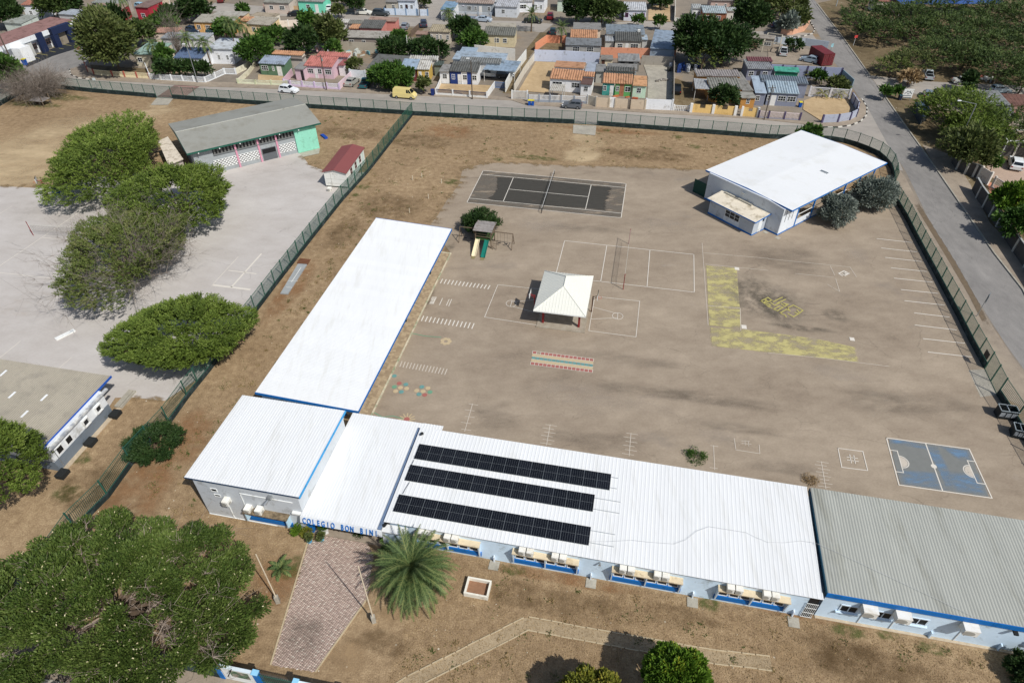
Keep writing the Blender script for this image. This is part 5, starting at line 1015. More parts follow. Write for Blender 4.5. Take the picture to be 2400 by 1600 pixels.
# bins and boxes
M_bin = paint(22, 84, 170); M_lid = paint(214, 200, 60)
def bin_(label, p, m=M_bin, lid=M_lid, rz=0, grp='wheeled rubbish bins', s=1.0):
    r = thing('wheeled_bin', label, 'bin', p, rz, grp); mb = MB(); mb.hexa([(-.24*s, -.26*s, .06), (.24*s, -.26*s, .06), (.24*s, .26*s, .06), (-.24*s, .26*s, .06)], [(-.3*s, -.34*s, 1.0*s), (.3*s, -.34*s, 1.0*s), (.3*s, .34*s, 1.0*s), (-.3*s, .34*s, 1.0*s)]); mb.build('body', m, r)
    mb = MB(); mb.box(-.32*s, .32*s, -.37*s, .37*s, 1.0*s, 1.07*s); mb.build('lid', lid, r)
    for x in (-.26, .2): mb = MB(); mb.tube((x*s, .28*s, .1), (x*s+.06, .28*s, .1), .1, n=8); mb.build('wheel', M_black, r)
bin_('blue bin with yellow lid at the edge of the black car park', P(0, 238, 600), s=1.3); bin_('blue bin with yellow lid by the grey fence, left of two', P(20, 160, 968)); bin_('blue bin with yellow lid by the grey fence, right of two', P(20, 190, 970)); bin_('blue bin with yellow lid at the corner of the lilac grey house', P(30, 290, 985)); bin_('dark blue bin at the white terrace wall end', P(10, 1625, 880), paint(30, 50, 110), paint(30, 50, 110), s=1.2); bin_('open blue bin on the pale yard near the hoop', P(1, 535, 232), M_bin, M_dark, s=1.3); bin_('dark bin beside the white sign across the right road', P(30, 1205, 920), paint(30, 40, 60), paint(60, 100, 110))
def cage(label, p, rz, l=2.4, w=1.5, h=1.4):
    r = thing('rubbish_container', label, 'container', p, rz, 'black containers by the right fence'); t = .06
    for x0, x1, y0_, y1, nm_ in ((0, l, 0, t, 'side'), (0, l, w-t, w, 'side'), (0, t, t, w-t, 'end'), (l-t, l, t, w-t, 'end')): mb = MB(); mb.box(x0, x1, y0_, y1, .12, h); mb.build(nm_, mat('container_black', rgb(36, 42, 44), .6, .1), r)
    mb = MB(); mb.box(t, l-t, t, w-t, .12, .18); mb.build('floor', M_dark, r)
    mb = MB()
    for a, b in (((0, 0, h), (l, 0, h)), ((l, 0, h), (l, w, h)), ((l, w, h), (0, w, h)), ((0, w, h), (0, 0, h)), ((l*.45, 0, h), (l*.45, w, h))): mb.bar(a, b, .07)
    mb.build('rim', paint(150, 160, 164), r)
    for k in range(3): mb = MB(); mb.box(.08+k*l*.32, .06+(k+.85)*l*.32, -.02, 0, .45, h-.25); mb.build('grille_panel', paint(150, 156, 160), r)
e_ = RIGHT[12]-RIGHT[11]; rzf = math.atan2(e_.y, e_.x)
cage('black rubbish container by the right fence, farther of the two', P(32, 2095, 712), TH+.0, 1.7, 1.0, 1.25); cage('black rubbish container by the right fence, nearer of the two', P(32, 2225, 885), TH-.15, 1.2, 1.1, 1.2)
# potted plants at the entrance
def pot(label, p, m, h, r_, square=False):
    r = thing('potted_plant', label, 'potted plant', p, .4, 'plants at the school entrance'); mb = MB()
    if square: mb.hexa([(-.22, -.22, 0), (.22, -.22, 0), (.22, .22, 0), (-.22, .22, 0)], [(-.3, -.3, h), (.3, -.3, h), (.3, .3, h), (-.3, .3, h)])
    else: mb.tube((0, 0, 0), (0, 0, h), .2, .28, 12)
    mb.build('pot', m, r); return r
# ================================================================== TREES AND PLANTS
LM = {
 'acacia': leaf_mat('leaf_acacia', [rgb(62, 78, 32), rgb(94, 114, 46), rgb(120, 140, 60), rgb(150, 164, 88)], .28),
 'mixed': leaf_mat('leaf_mixed', [rgb(66, 78, 38), rgb(92, 108, 48), rgb(112, 122, 66), rgb(138, 130, 94)], .2),
 'broad': leaf_mat('leaf_broad', [rgb(38, 62, 24), rgb(58, 88, 34), rgb(82, 114, 46), rgb(104, 132, 60)], .2),
 'dark': leaf_mat('leaf_dark', [rgb(30, 50, 24), rgb(44, 68, 32), rgb(62, 84, 42), rgb(84, 102, 58)], .18),
 'bright': leaf_mat('leaf_bright', [rgb(54, 80, 22), rgb(84, 116, 34), rgb(112, 144, 48), rgb(170, 164, 52)], .25),
 'yellow': leaf_mat('leaf_yellow', [rgb(70, 82, 30), rgb(104, 112, 42), rgb(138, 138, 52), rgb(160, 136, 62)], .22),
 'grey': leaf_mat('leaf_grey', [rgb(82, 92, 84), rgb(112, 122, 112), rgb(138, 146, 136), rgb(160, 166, 156)], .12),
 'scrub': leaf_mat('leaf_scrub', [rgb(42, 58, 28), rgb(62, 80, 40), rgb(84, 102, 52), rgb(108, 122, 68)], .22),
 'olive': leaf_mat('leaf_olive', [rgb(56, 68, 36), rgb(80, 92, 48), rgb(102, 112, 62), rgb(126, 126, 84)], .2),
 'palm': leaf_mat('leaf_palm', [rgb(56, 80, 48), rgb(80, 102, 60), rgb(106, 124, 74), rgb(146, 148, 90)], .2),
 'blossom': leaf_mat('leaf_big_tree', [rgb(48, 66, 28), rgb(76, 97, 42), rgb(104, 123, 58), rgb(136, 149, 86)], .25),
 'flower': leaf_mat('pale_pods', [rgb(196, 188, 140), rgb(222, 214, 176)], .2),
 'twig': leaf_mat('twig', [rgb(112, 98, 88), rgb(150, 136, 124), rgb(172, 160, 148)], 0),
 'dead': leaf_mat('dead_twig', [rgb(100, 92, 84), rgb(134, 124, 114), rgb(156, 146, 136)], 0),
 'fan': leaf_mat('leaf_tuft', [rgb(128, 108, 78), rgb(160, 136, 100), rgb(188, 164, 124)], .1),
}
M_bark = mat('bark', rgb(96, 82, 68), .95, .2, 4, .15, 1)
def unit(v): return v/np.maximum(np.linalg.norm(v, axis=1, keepdims=True), 1e-9)
def quads_from(pos, dirs, side, ln, wd):
    """leaf quads: centre line from pos along dirs, half width along side; pinched at the tip"""
    n = len(pos); v = np.empty((n, 4, 3)); h = side*wd[:, None]/2; d = dirs*ln[:, None]
    v[:, 0] = pos-h*.55; v[:, 1] = pos+h*.55; v[:, 2] = pos+d*.6+h; v[:, 3] = pos+d-h*.25
    v[:, 2] = pos+d*.62+h; v[:, 3] = pos+d-h*.2
    return v.reshape(-1, 3), np.arange(n*4).reshape(n, 4)
def fourier(dirs, seed, amp):
    r = np.random.default_rng(seed); s = np.zeros(len(dirs))
    for k in range(7):
        w_ = r.normal(size=3)*(1.6+.7*k); s += np.sin(dirs@w_+r.uniform(0, 6.3))/(1+.5*k)
    return 1+amp*s/1.6
def crown(kind, rx, ry, rz_, N, lw, ll, seed, clumps=None, flat=.35, droop=0., rough=.16, cl=.2, up=.35, wind=(0, 0), low=-.35):
    """points: clumps on an uneven dome, leaves spread through each clump; returns verts, quads, tint"""
    r = np.random.default_rng(seed); nc = clumps or max(26, int(26*(rx*ry)**.5/1.2))
    d = unit(r.normal(size=(nc*3, 3))); d = d[d[:, 2] > low][:nc]; nc = len(d)
    rad = fourier(d, seed+5, rough); rad = rad/np.percentile(rad, 93)*(1-.45*r.random(nc)**2.2)
    c = d*np.array([rx, ry, rz_])*rad[:, None]
    cr = cl*(rx*ry*rz_)**(1/3)*r.uniform(.65, 1.35, nc)
    per = r.multinomial(N, cr**2/np.sum(cr**2)); idx = np.repeat(np.arange(nc), per); n = len(idx)
    off = unit(r.normal(size=(n, 3)))*(r.random(n)**.42)[:, None]*cr[idx][:, None]*np.array([1, 1, .72])
    pos = c[idx]+off
    outw = unit(pos/np.array([rx, ry, rz_])); dr = unit(outw*.7+unit(off)*.8+r.normal(size=(n, 3))*.45+np.array([wind[0], wind[1], up-droop]))
    sd = unit(np.cross(dr, r.normal(size=(n, 3))*.6+np.array([0, 0, 1.])*flat+1e-3))
    v, q = quads_from(pos, dr, sd, ll*r.uniform(.6, 1.35, n), lw*r.uniform(.7, 1.3, n))
    ctint = r.uniform(.2, .8, nc)+.1*np.sin(c[:, 0]); t = np.clip(ctint[idx]*.55+.45*r.random(n)+r.normal(size=n)*.06-.02, 0, 1)
    return v, q, t, c
def spray(kind, rx, ry, rz_, nspray, seed, ll=.9, lw=.10, per=9, low=-.1, wind=(0, 0), rough=.14, holes=None, gap=.0):
    """feathery thorn-tree crown: many long fine sprays on an umbrella"""
    r = np.random.default_rng(seed); d = unit(r.normal(size=(nspray*3, 3))); d = d[d[:, 2] > low][:nspray]
    lay = fourier(d, seed, rough); lay = lay/np.percentile(lay, 90)*(1-.42*r.random(len(d))**2)
    # branch tufts: pull sprays towards tuft centres so that clumps and gaps appear
    nt_ = max(40, int(rx*ry*3.0)); td = unit(r.normal(size=(nt_*3, 3))); td = td[td[:, 2] > low][:nt_]
    near = np.argmax(d@td.T, axis=1); d = unit(d+td[near]*.45); bumpk = np.einsum('ij,ij->i', d, td[near]); lay *= .86+.14*np.clip((bumpk-.97)/.03, 0, 1)
    keep = r.random(len(d)) > gap*(fourier(d, seed+9, 1.)-1 > .25); d, lay, near = d[keep], lay[keep], near[keep]
    st = d*np.array([rx, ry, rz_])*lay[:, None]
    hz = unit(d*np.array([1, 1, .25])+r.normal(size=d.shape)*.35+np.array([wind[0], wind[1], .3]))
    n = len(d); L = ll*r.uniform(.6, 1.4, n)
    k = np.tile(np.arange(per), n); idx = np.repeat(np.arange(n), per); s = (k+r.random(len(k)))/per
    pos = st[idx]+hz[idx]*(L[idx]*s)[:, None]
    sd = unit(np.cross(hz[idx], np.array([0, 0, 1.])+r.normal(size=(len(idx), 3))*.35)); sg = np.where(k % 2 == 0, 1., -1.)[:, None]
    dr = unit(hz[idx]*.8+sd*sg*.9+r.normal(size=(len(idx), 3))*.28+np.array([0, 0, .12]))
    s2 = unit(np.cross(dr, np.array([0, 0, 1.])+r.normal(size=dr.shape)*.5))
    v, q = quads_from(pos, dr, s2, ll*.36*r.uniform(.6, 1.4, len(idx)), lw*r.uniform(.7, 1.3, len(idx)))
    tt = r.uniform(0, 1, len(td))
    t = np.clip(.45*tt[near][idx]+.3*r.random(n)[idx]+.3*r.random(len(idx))-.03, 0, 1)
    return v, q, t, st
def twigs(c0, targets, seed, r0=.05, sub=5, spread=.5):
    """thin crooked branches from c0 out to the targets, with side shoots; three-sided strips"""
    r = np.random.default_rng(seed); A, B, W0, W1 = [], [], [], []
    for t in targets:
        p = np.array(c0, float); n = 5; prev = p; dv = (t-p)
        for i in range(1, n+1):
            q = p+dv*(i/n)+r.normal(size=3)*np.linalg.norm(dv)*.05; A.append(prev); B.append(q); W0.append(r0*(1-.75*(i-1)/n)); W1.append(r0*(1-.75*i/n))
            if i > 1:
                for _ in range(sub):
                    e = q+(dv/np.linalg.norm(dv)*.6+r.normal(size=3)*.6)*np.linalg.norm(dv)*spread*r.uniform(.2, .5); A.append(q); B.append(e); W0.append(r0*.35); W1.append(r0*.1)
                    for _2 in range(2):
                        f = e+((e-q)*.5+r.normal(size=3)*np.linalg.norm(e-q)*.5); A.append(e); B.append(f); W0.append(r0*.18); W1.append(r0*.08)
            prev = q
    A, B, W0, W1 = map(np.array, (A, B, W0, W1)); d = unit(B-A); n = len(A)
    s = unit(np.cross(d, r.normal(size=(n, 3)))); s2 = np.cross(d, s)
    V = np.empty((n, 8, 3)); V[:, 0] = A-s*W0[:, None]; V[:, 1] = A+s*W0[:, None]; V[:, 2] = B+s*W1[:, None]; V[:, 3] = B-s*W1[:, None]
    V[:, 4] = A-s2*W0[:, None]; V[:, 5] = A+s2*W0[:, None]; V[:, 6] = B+s2*W1[:, None]; V[:, 7] = B-s2*W1[:, None]
    return V.reshape(-1, 3), np.arange(n*8).reshape(n*2, 4), np.repeat(r.random(n), 2)
def trunk_mesh(root, h, r0, tops, seed=0, name='trunk'):
    mb = MB(); rr = random.Random(seed); lean = Vector((rr.uniform(-.15, .15)*h, rr.uniform(-.1, .1)*h, h)); mid = lean*.5+Vector((rr.uniform(-.1, .1)*h, 0, 0))
    mb.tube((0, 0, -.05), mid, r0, r0*.8, 7); mb.tube(mid, lean, r0*.8, r0*.6, 7)
    for t in tops: m_ = lean.lerp(Vector(t), .5)+Vector((rr.uniform(-.2, .2), rr.uniform(-.2, .2), .15)); mb.tube(lean, m_, r0*.5, r0*.32, 5); mb.tube(m_, t, r0*.32, r0*.1, 5)
    return mb.build(name, M_bark, root)
def fit(box, t=None, rzmax=1.0, clear=.8):
    """crown box in the photograph -> centre on the ground, radii in metres"""
    x0, y0, x1, y1 = box
    if t is not None:
        c, r_ = divmod(t, 10); x0, x1 = 600*c+x0/3.92, 600*c+x1/3.92; y0, y1 = 400*r_+y0/3.92, 400*r_+y1/3.92
    cx, cy = (x0+x1)/2, (y0+y1)/2; z = 2.
    for _ in range(4):
        p = F(cx, cy, z); dist = math.sqrt(p.x**2+p.y**2+(CAMH-z)**2); sp = (CAMH-z)/dist; cp = math.sqrt(1-sp*sp)
        k = dist/FPX; rx = (x1-x0)/2*k; hv = (y1-y0)/2*k
        ry = rx; rz_ = math.sqrt(max(hv*hv-(rx*sp)**2, 0))/cp
        if rz_ < .38*rx: rz_ = .38*rx; ry = math.sqrt(max(hv*hv-(rz_*cp)**2, .05*rx*rx))/sp
        if rz_ > rzmax*rx*1.25: rz_ = rzmax*rx*1.25; ry = min(math.sqrt(max(hv*hv-(rz_*cp)**2, .05*rx*rx))/sp, rx*1.35)
        z = clear+rz_*.85
    return Vector((p.x, p.y, 0)), rx, ry, rz_, z, (x1-x0)*(y1-y0)/5.49
_seed = [100]
GROUP = {}
def tree(name, label, kind, box, t=None, cat='tree', group=None, leaf=None, dens=2.2, clear=.9, style='crown', rzmax=1.0, twig=0, parts=None, **kw):
    _seed[0] += 7; sd = _seed[0]; p, rx, ry, rz_, z, area = fit(box, t, rzmax, clear)
    root = thing(name, label, cat, p, 0, group); dist = math.hypot(p.x, p.y-0)+1; dpx = math.sqrt(dist**2+CAMH**2)/660.
    N = int(min(150000, max(260, area*dens)))
    if style == 'spray':
        per = 9; v, q, tn, c = spray(kind, rx*.90-.15, ry*.90-.15, rz_*.92, max(60, N//per), sd, ll=max(.36, 4*dpx), lw=max(.06, .85*dpx), per=per, **kw)
    else:
        lw = leaf or max(.16, 1.9*dpx); v, q, tn, c = crown(kind, rx*.88, ry*.88, rz_*.9, N, lw, lw*1.5, sd, **kw)
    v = v+np.array([0, 0, z]); v[:, 2] = np.maximum(v[:, 2], .05)
    npmesh('crown', v, q, LM[kind], root, tn)
    rr = np.random.default_rng(sd); tg = c[rr.choice(len(c), min(len(c), 9), replace=False)]*.85+np.array([0, 0, z])
    trunk_mesh(root, max(.4, z-rz_*.55), .05+.035*rx, [tuple(a) for a in tg], sd)
    if twig:
        tgt = c[rr.choice(len(c), min(len(c), twig), replace=False)]*1.0+np.array([0, 0, z]); v, q, tn = twigs((0, 0, max(.4, z-rz_*.4)), tgt, sd, .02+.012*rx/2, 4); npmesh('bare_branch', v, q, LM['twig'], root, tn)
    return root
def frond_mesh(L, wid, n, droop, seed, rise=.7, vee=.35):
    r = np.random.default_rng(seed); s = np.linspace(0, 1, n+1); ang = rise-droop*s**1.3
    dx = np.cumsum(np.cos(ang))*L/n; dz = np.cumsum(np.sin(ang))*L/n; P_ = np.stack([dx, np.zeros(n+1), dz], 1); V, Q, T = [], [], []
    for i in range(1, n+1):
        w_ = wid*(math.sin(math.pi*min(1, .16+.84*s[i])**.8)*.85+.15); d = P_[i]-P_[i-1]; d /= np.linalg.norm(d)
        for sg in (1, -1):
            e = np.array([d[0]*.75, sg*.8, d[2]*.75+vee-.3*s[i]]); e += r.normal(size=3)*.1; e /= np.linalg.norm(e); a = P_[i]; b = a+e*w_; sd = d*(.028 if n > 40 else .085)*max(1, wid); o = len(V)
            V += [a-sd, a+sd, b+sd*.2+np.array([0, 0, -.15*w_]), b-sd*.2+np.array([0, 0, -.15*w_])]; Q.append([o, o+1, o+2, o+3]); T.append(r.random())
    for i in range(1, n+1):
        o = len(V); h = .022; V += [P_[i-1]+[0, h, .01], P_[i-1]-[0, h, -.01], P_[i]-[0, h, -.01], P_[i]+[0, h, .01]]; Q.append([o, o+1, o+2, o+3]); T.append(.9)
    return np.array(V), np.array(Q), np.array(T)
FRONDS = {}
def palm(label, p, hgt, L, nf, wid, n=18, group=None, kind='palm', lo=-.9, hi=1.2, lean=(0, 0), droop=1.3, cat='palm tree', dropvar=.4, rad=.16, tmin=0):
    root = thing('palm_tree', label, cat, p, 0, group); top = Vector((lean[0], lean[1], hgt)); mb = MB(); pv = Vector((0, 0, -.05))
    for i in range(1, 6): q = Vector((lean[0]*(i/5)**1.6, lean[1]*(i/5)**1.6, hgt*i/5)); mb.tube(pv, q, rad*(1.25-.08*i), rad*(1.2-.08*i), 8); pv = q
    mb.build('trunk', M_bark, root); rr = random.Random(len(label)+nf)
    key = (L, wid, n, droop)
    if key not in FRONDS:
        FRONDS[key] = []
        for k in range(6):
            v, q, t = frond_mesh(L*(.85+.06*k), wid, n, droop*(1-dropvar*.5+dropvar*k/5), 31+k, rise=0); ob = npmesh('frond', v, q, LM[kind], None, t*.7+.05*k); FRONDS[key].append(ob.data); bpy.data.objects.remove(ob)
    for i in range(nf):
        o = link('frond', FRONDS[key][i % 6], root, top); el = lo+(hi-lo)*((i+.5)/nf); o.rotation_euler = (rr.uniform(-.25, .25), -el, i*2.39996+rr.uniform(-.2, .2))
    return root
# ---- the four thorn trees on the left yard
th_ = dict(style='spray', dens=7.0, clear=.15, rzmax=.36, rough=.28)
tree('thorn_tree', 'wide green thorn tree in front of the grey hall, farthest of the left yard trees', 'acacia', (122, 276, 380, 456), wind=(-.35, .1), low=-.45, group='thorn trees on the pale yard', **th_)
tree('thorn_tree', 'wide green thorn tree beside the court lines, second from the grey hall', 'acacia', (272, 374, 566, 545), wind=(-.3, .1), low=-.45, group='thorn trees on the pale yard', **th_)
tr = tree('thorn_tree', 'half bare thorn tree with grey twigs showing among thin green leaves', 'mixed', (124, 494, 424, 720), wind=(-.4, .1), low=-.4, gap=.45, group='thorn trees on the pale yard', style='spray', dens=5.4, clear=.15, rzmax=.36, rough=.3)
p, rx, ry, rz_, z, ar = fit((124, 494, 424, 720), None, .36, .15); rr = np.random.default_rng(3); d = unit(rr.normal(size=(130, 3))*np.array([1, 1, .6])+np.array([.3, .3, .35])); d = d[d[:, 2] > .05]
v, q, t_ = twigs((0, 0, 1.0), d*np.array([rx, ry, rz_])*.9+np.array([0, 0, z]), 5, .05, 6, .26); npmesh('bare_branch', v, q, LM['dead'], tr, t_)
tree('thorn_tree', 'bright green thorn tree overhanging the dividing fence, nearest of the yard trees', 'acacia', (252, 672, 586, 902), wind=(-.3, .1), low=-.45, group='thorn trees on the pale yard', style='spray', dens=7.4, clear=.15, rzmax=.36, rough=.28)
tree('shrub', 'dark green feathery shrub growing through the dividing fence', 'dark', (1130, 750, 1660, 1115), 2, 'shrub', style='spray', dens=7., clear=.1, low=-.6)
tree('thorn_tree', 'dark green tree at the left edge in front of the beige roofed wing', 'acacia', (-420, 700, 330, 1520), 2, style='spray', dens=5, clear=.4, low=-.4)
tree('thorn_tree', 'thin olive tree at the corner of the beige roofed wing', 'olive', (200, 930, 480, 1240), 2, style='spray', dens=1.4, clear=.4)
# ---- big tree at the lower left
p, rx, ry, rz_, z, ar = fit((-90, 1195, 622, 1585), None, .5); p = p+Vector((-1.0, .1, 0)); root = thing('big_tree', 'huge spreading tree with pale pods and bare twigs over the front lawn, lower left', 'tree', p); z = 3.2; rz_ = 2.3
v, q, t_, c = crown('blossom', rx*.89, ry*.88, rz_, 130000, .13, .21, 77, clumps=270, cl=.145, rough=.15, low=-.25, flat=.5, up=.5); npmesh('crown', v+np.array([0, 0, z]), q, LM['blossom'], root, t_)
rr = np.random.default_rng(8); k = rr.choice(len(v)//4, 1500, replace=False); pv = v[k*4+2]; pv = pv[(pv[:, 2] > .3*rz_*.2) & (pv[:, 0] > -rx*.75)]; n = len(pv); d = unit(rr.normal(size=(n, 3)))
fv, fq = quads_from(pv+np.array([0, 0, z+.08]), d, unit(np.cross(d, rr.normal(size=(n, 3)))), np.full(n, .15), np.full(n, .12)); o = npmesh('pale_pods', fv, fq, LM['flower'], root, rr.random(n)); o['kind'] = 'stuff'
tg = c[rr.choice(len(c), 60, replace=False)]*np.array([.97, .97, 1.0])+np.array([0, 0, z+.05]); v, q, t_ = twigs((0, 0, 2.2), tg, 9, .06, 9, .2); npmesh('bare_branch', v, q, LM['twig'], root, t_)
trunk_mesh(root, 2.4, .42, [tuple(a) for a in c[rr.choice(len(c), 14, replace=False)]*.7+np.array([0, 0, z])], 4)
# ---- trees at the bottom
def near_tree(label, px, pz, rx, ry, rz_, kind, N, lf, seed, group=None):
    c0 = F(px[0], px[1], pz); root = thing('round_tree', label, 'tree', (c0.x, c0.y, 0), 0, group)
    v, q, t_, c = crown(kind, rx, ry, rz_, N, lf, lf*1.4, seed, clumps=130, cl=.19, rough=.07, low=-.5, flat=.5); npmesh('crown', v+np.array([0, 0, pz]), q, LM[kind], root, t_)
    trunk_mesh(root, max(.6, pz-rz_*.6), .18, [tuple(a) for a in c[::12]*.8+np.array([0, 0, pz])], seed); return root
near_tree('round bright green tree casting a dark shadow at the bottom edge', (1583, 1590), 3.2, 2.15, 2.15, 2.1, 'bright', 34000, .17, 41)
near_tree('yellowish green tree left of the round tree at the bottom edge', (1385, 1645), 2.6, 2.4, 2.1, 1.7, 'yellow', 22000, .16, 42)
near_tree('dark bush in the grass at the lower right corner', (2418, 1580), .9, 1.5, 1.6, .9, 'dark', 9000, .13, 43)
# ---- the date palm and small garden plants
palm('large feathery date palm between brick walkway and pale blue wing', GU(-13.45, 25.85), 2.2, 3.75, 150, .5, 56, None, 'palm', -.75, 1.5, (0, 0), 1.35, rad=.32)
palm('low tuft of palm leaves in the grass left of the brick walkway', P(13, 232, 530), .15, 1.1, 14, .3, 14, None, 'palm', .1, 1.3, (0, 0), 1.1, 'young palm', rad=.05)
def bush(label, p, r_, h, kind, N=900, lf=.1, cat='shrub', group=None, name='shrub', z0=0):
    _seed[0] += 3; root = thing(name, label, cat, p, 0, group); v, q, t_, c = crown(kind, r_, r_, h*.55, N, lf, lf*1.5, _seed[0], clumps=30, cl=.34 if h > r_*.8 else .7, low=-.8, rough=.2); v[:, 2] = np.maximum(v[:, 2]+h*.5+z0, .04); npmesh('crown', v, q, LM[kind], root, t_)
    trunk_mesh(root, h*.4, .03, [tuple(a) for a in c[::6]*.7+np.array([0, 0, h*.5])], _seed[0], 'stem'); return root
bush('rounded yellow green shrub against the grey wall left of the blue pillar', P(13, 395, 185), .55, 1.1, 'bright', 1500, .09); bush('leafy shrub with yellow leaves beside the walkway corner', P(13, 478, 215), .5, 1.0, 'yellow', 1200, .09)
def pot_plant(label, p, col, h, r_, kind, square=False, ph=.7):
    r = pot(label, p, col, h, r_, square); _seed[0] += 3; v, q, t_, c = crown(kind, .35, .35, ph*.5, 700, .08, .14, _seed[0], clumps=16, cl=.4, low=-.6); npmesh('foliage', v+np.array([0, 0, h+ph*.4]), q, LM[kind], r, t_)
pot_plant('plant in a tall white square pot at the walkway head', P(13, 640, 190), M_white, .75, .3, 'broad', True); pot_plant('plant in a pale blue round pot at the walkway head', P(13, 605, 255), paint(120, 190, 220), .35, .28, 'olive'); pot_plant('plant in a blue round pot at the left corner of the walkway', P(13, 495, 270), paint(90, 170, 210), .35, .28, 'olive')
pot_plant('plant in a pale pot in the shade by the entrance right of the lettering', P(13, 1200, 250), paint(210, 210, 200), .5, .28, 'olive'); bush('dark fern like shrub in the shade between entrance and date palm', P(13, 1250, 330), .8, 1.0, 'broad', 1500, .1); bush('dark low shrub under the porch lettering', P(13, 960, 200), .5, .4, 'dark', 500, .08)
bush('small green weed clump on the courtyard by the white roof', P(22, 1680, 1065), .95, .35, 'broad', 1600, .08, 'weed clump'); bush('dry brown weed clump at the corner of the grey roof', P(32, 380, 1275), .7, .25, 'fan', 900, .07, 'weed clump')
tree('grey_shrub', 'silvery grey shrub beside the corner building, nearer of two', 'grey', (495, 230, 785, 490), 31, 'shrub', 'silvery shrubs by the corner building', leaf=.2, dens=11, clear=.3, cl=.34, rough=.08, low=-.6)
tree('grey_shrub', 'silvery grey shrub by the fence corner, farther of two', 'grey', (815, 65, 1145, 335), 31, 'shrub', 'silvery shrubs by the corner building', leaf=.2, dens=11, clear=.3, cl=.34, rough=.08, low=-.6)
tree('shrub', 'dense dark green bush behind the playground tower', 'dark', (1890, 345, 2265, 600), 11, 'shrub', leaf=.18, dens=8., clear=.2, cl=.32, low=-.6, rough=.1)
tree('shrub', 'leafy plant rising behind the roof of the corner building', 'broad', (265, 1155, 500, 1290), 30, 'shrub', dens=2.5, low=-.6)
# ---- dry grass tufts on the near lawn (nobody could count them)
rr = np.random.default_rng(21); n = 110000; uu = rr.uniform(-37, 42, n); vv = 17+rr.random(n)**1.2*12.2; ok = ~((uu > -24.5) & (uu < -13.2)); uu, vv = uu[ok], vv[ok]
m2 = 20000; ul = rr.uniform(-70, -25, m2); vl = rr.uniform(29, 118, m2); k = (ul > -41) & (ul < -35.2) & (vl < 88); ul, vl = ul[k], vl[k]
uu = np.concatenate([uu, ul]); vv = np.concatenate([vv, vl]); x = uu*CU-vv*SU; y = uu*SU+vv*CU; n = len(x); pos = np.stack([x, y, np.full(n, .01)], 1)
d = unit(rr.normal(size=(n, 3))*np.array([1, 1, .2])+np.array([-.2, .2, .35])); v, q = quads_from(pos, d, unit(np.cross(d, rr.normal(size=(n, 3)))), rr.uniform(.05, .12, n), rr.uniform(.03, .07, n)); o = npmesh('dry_grass', v, q, LM['fan'], None, np.clip(rr.random(n), 0, 1)); o['kind'] = 'stuff'

# small weeds and grass clumps over the back lawn and the left lot (nobody could count them)
rr = np.random.default_rng(33); cs = []
while len(cs) < 420:
    u, v_ = rr.uniform(-78, 30), rr.uniform(76, 125); c = GU(u, v_)
    if inside((c.x, c.y), [GU(-75, VF)]+BACK+RIGHT+[GU(60, VF)]) and not inside((c.x, c.y), [Vector(v) for v in (lambda o: [tuple(q.co) for q in o.data.vertices])(court)]) and not inside((c.x, c.y), [Vector(tuple(q.co)) for q in lyard.data.vertices]): cs.append((c.x, c.y))
for k in range(160): c = GU(rr.uniform(-41, -35.2), rr.uniform(28, 85)); cs.append((c.x, c.y))
for k in range(150): c = GU(rr.uniform(-12, 40), rr.uniform(18, 29)); cs.append((c.x, c.y))
cs = np.array(cs); w_ = rr.integers(8, 34, len(cs)); idx = np.repeat(np.arange(len(cs)), w_); n = len(idx); sp_ = rr.uniform(.08, .4, len(cs))[idx]
pos = np.stack([cs[idx, 0]+rr.normal(size=n)*sp_, cs[idx, 1]+rr.normal(size=n)*sp_, np.full(n, .02)], 1); d = unit(rr.normal(size=(n, 3))*np.array([1, 1, .2])+np.array([0, 0, .7])); v, q = quads_from(pos, d, unit(np.cross(d, rr.normal(size=(n, 3)))), rr.uniform(.08, .22, n), rr.uniform(.05, .11, n)); kind_ = (rr.random(len(cs)) < .45)[idx]
o = npmesh('weeds', v, q, leaf_mat('weed_mix', [rgb(72, 88, 40), rgb(100, 112, 56), rgb(134, 116, 76), rgb(168, 142, 102)], .15), None, np.clip(np.where(kind_, .1, .7)+rr.normal(size=n)*.14, 0, 1)); o['kind'] = 'stuff'
m = 900; ps = cs[rr.integers(0, len(cs), m)]+rr.normal(size=(m, 2))*4; mb = MB()
for x, y in ps[:700]: r_ = rr.uniform(.02, .055); mb.hexa([(x-r_, y-r_, .0), (x+r_, y-r_*.7, .0), (x+r_*.8, y+r_, .0), (x-r_*.7, y+r_*.9, .0)], [(x-r_*.6, y-r_*.6, r_), (x+r_*.5, y-r_*.5, r_*.9), (x+r_*.5, y+r_*.6, r_), (x-r_*.5, y+r_*.5, r_*.8)])
o = mb.build('stones', mat('pale_stone', rgb(190, 180, 158), .9, .15, 8)); o['kind'] = 'stuff'
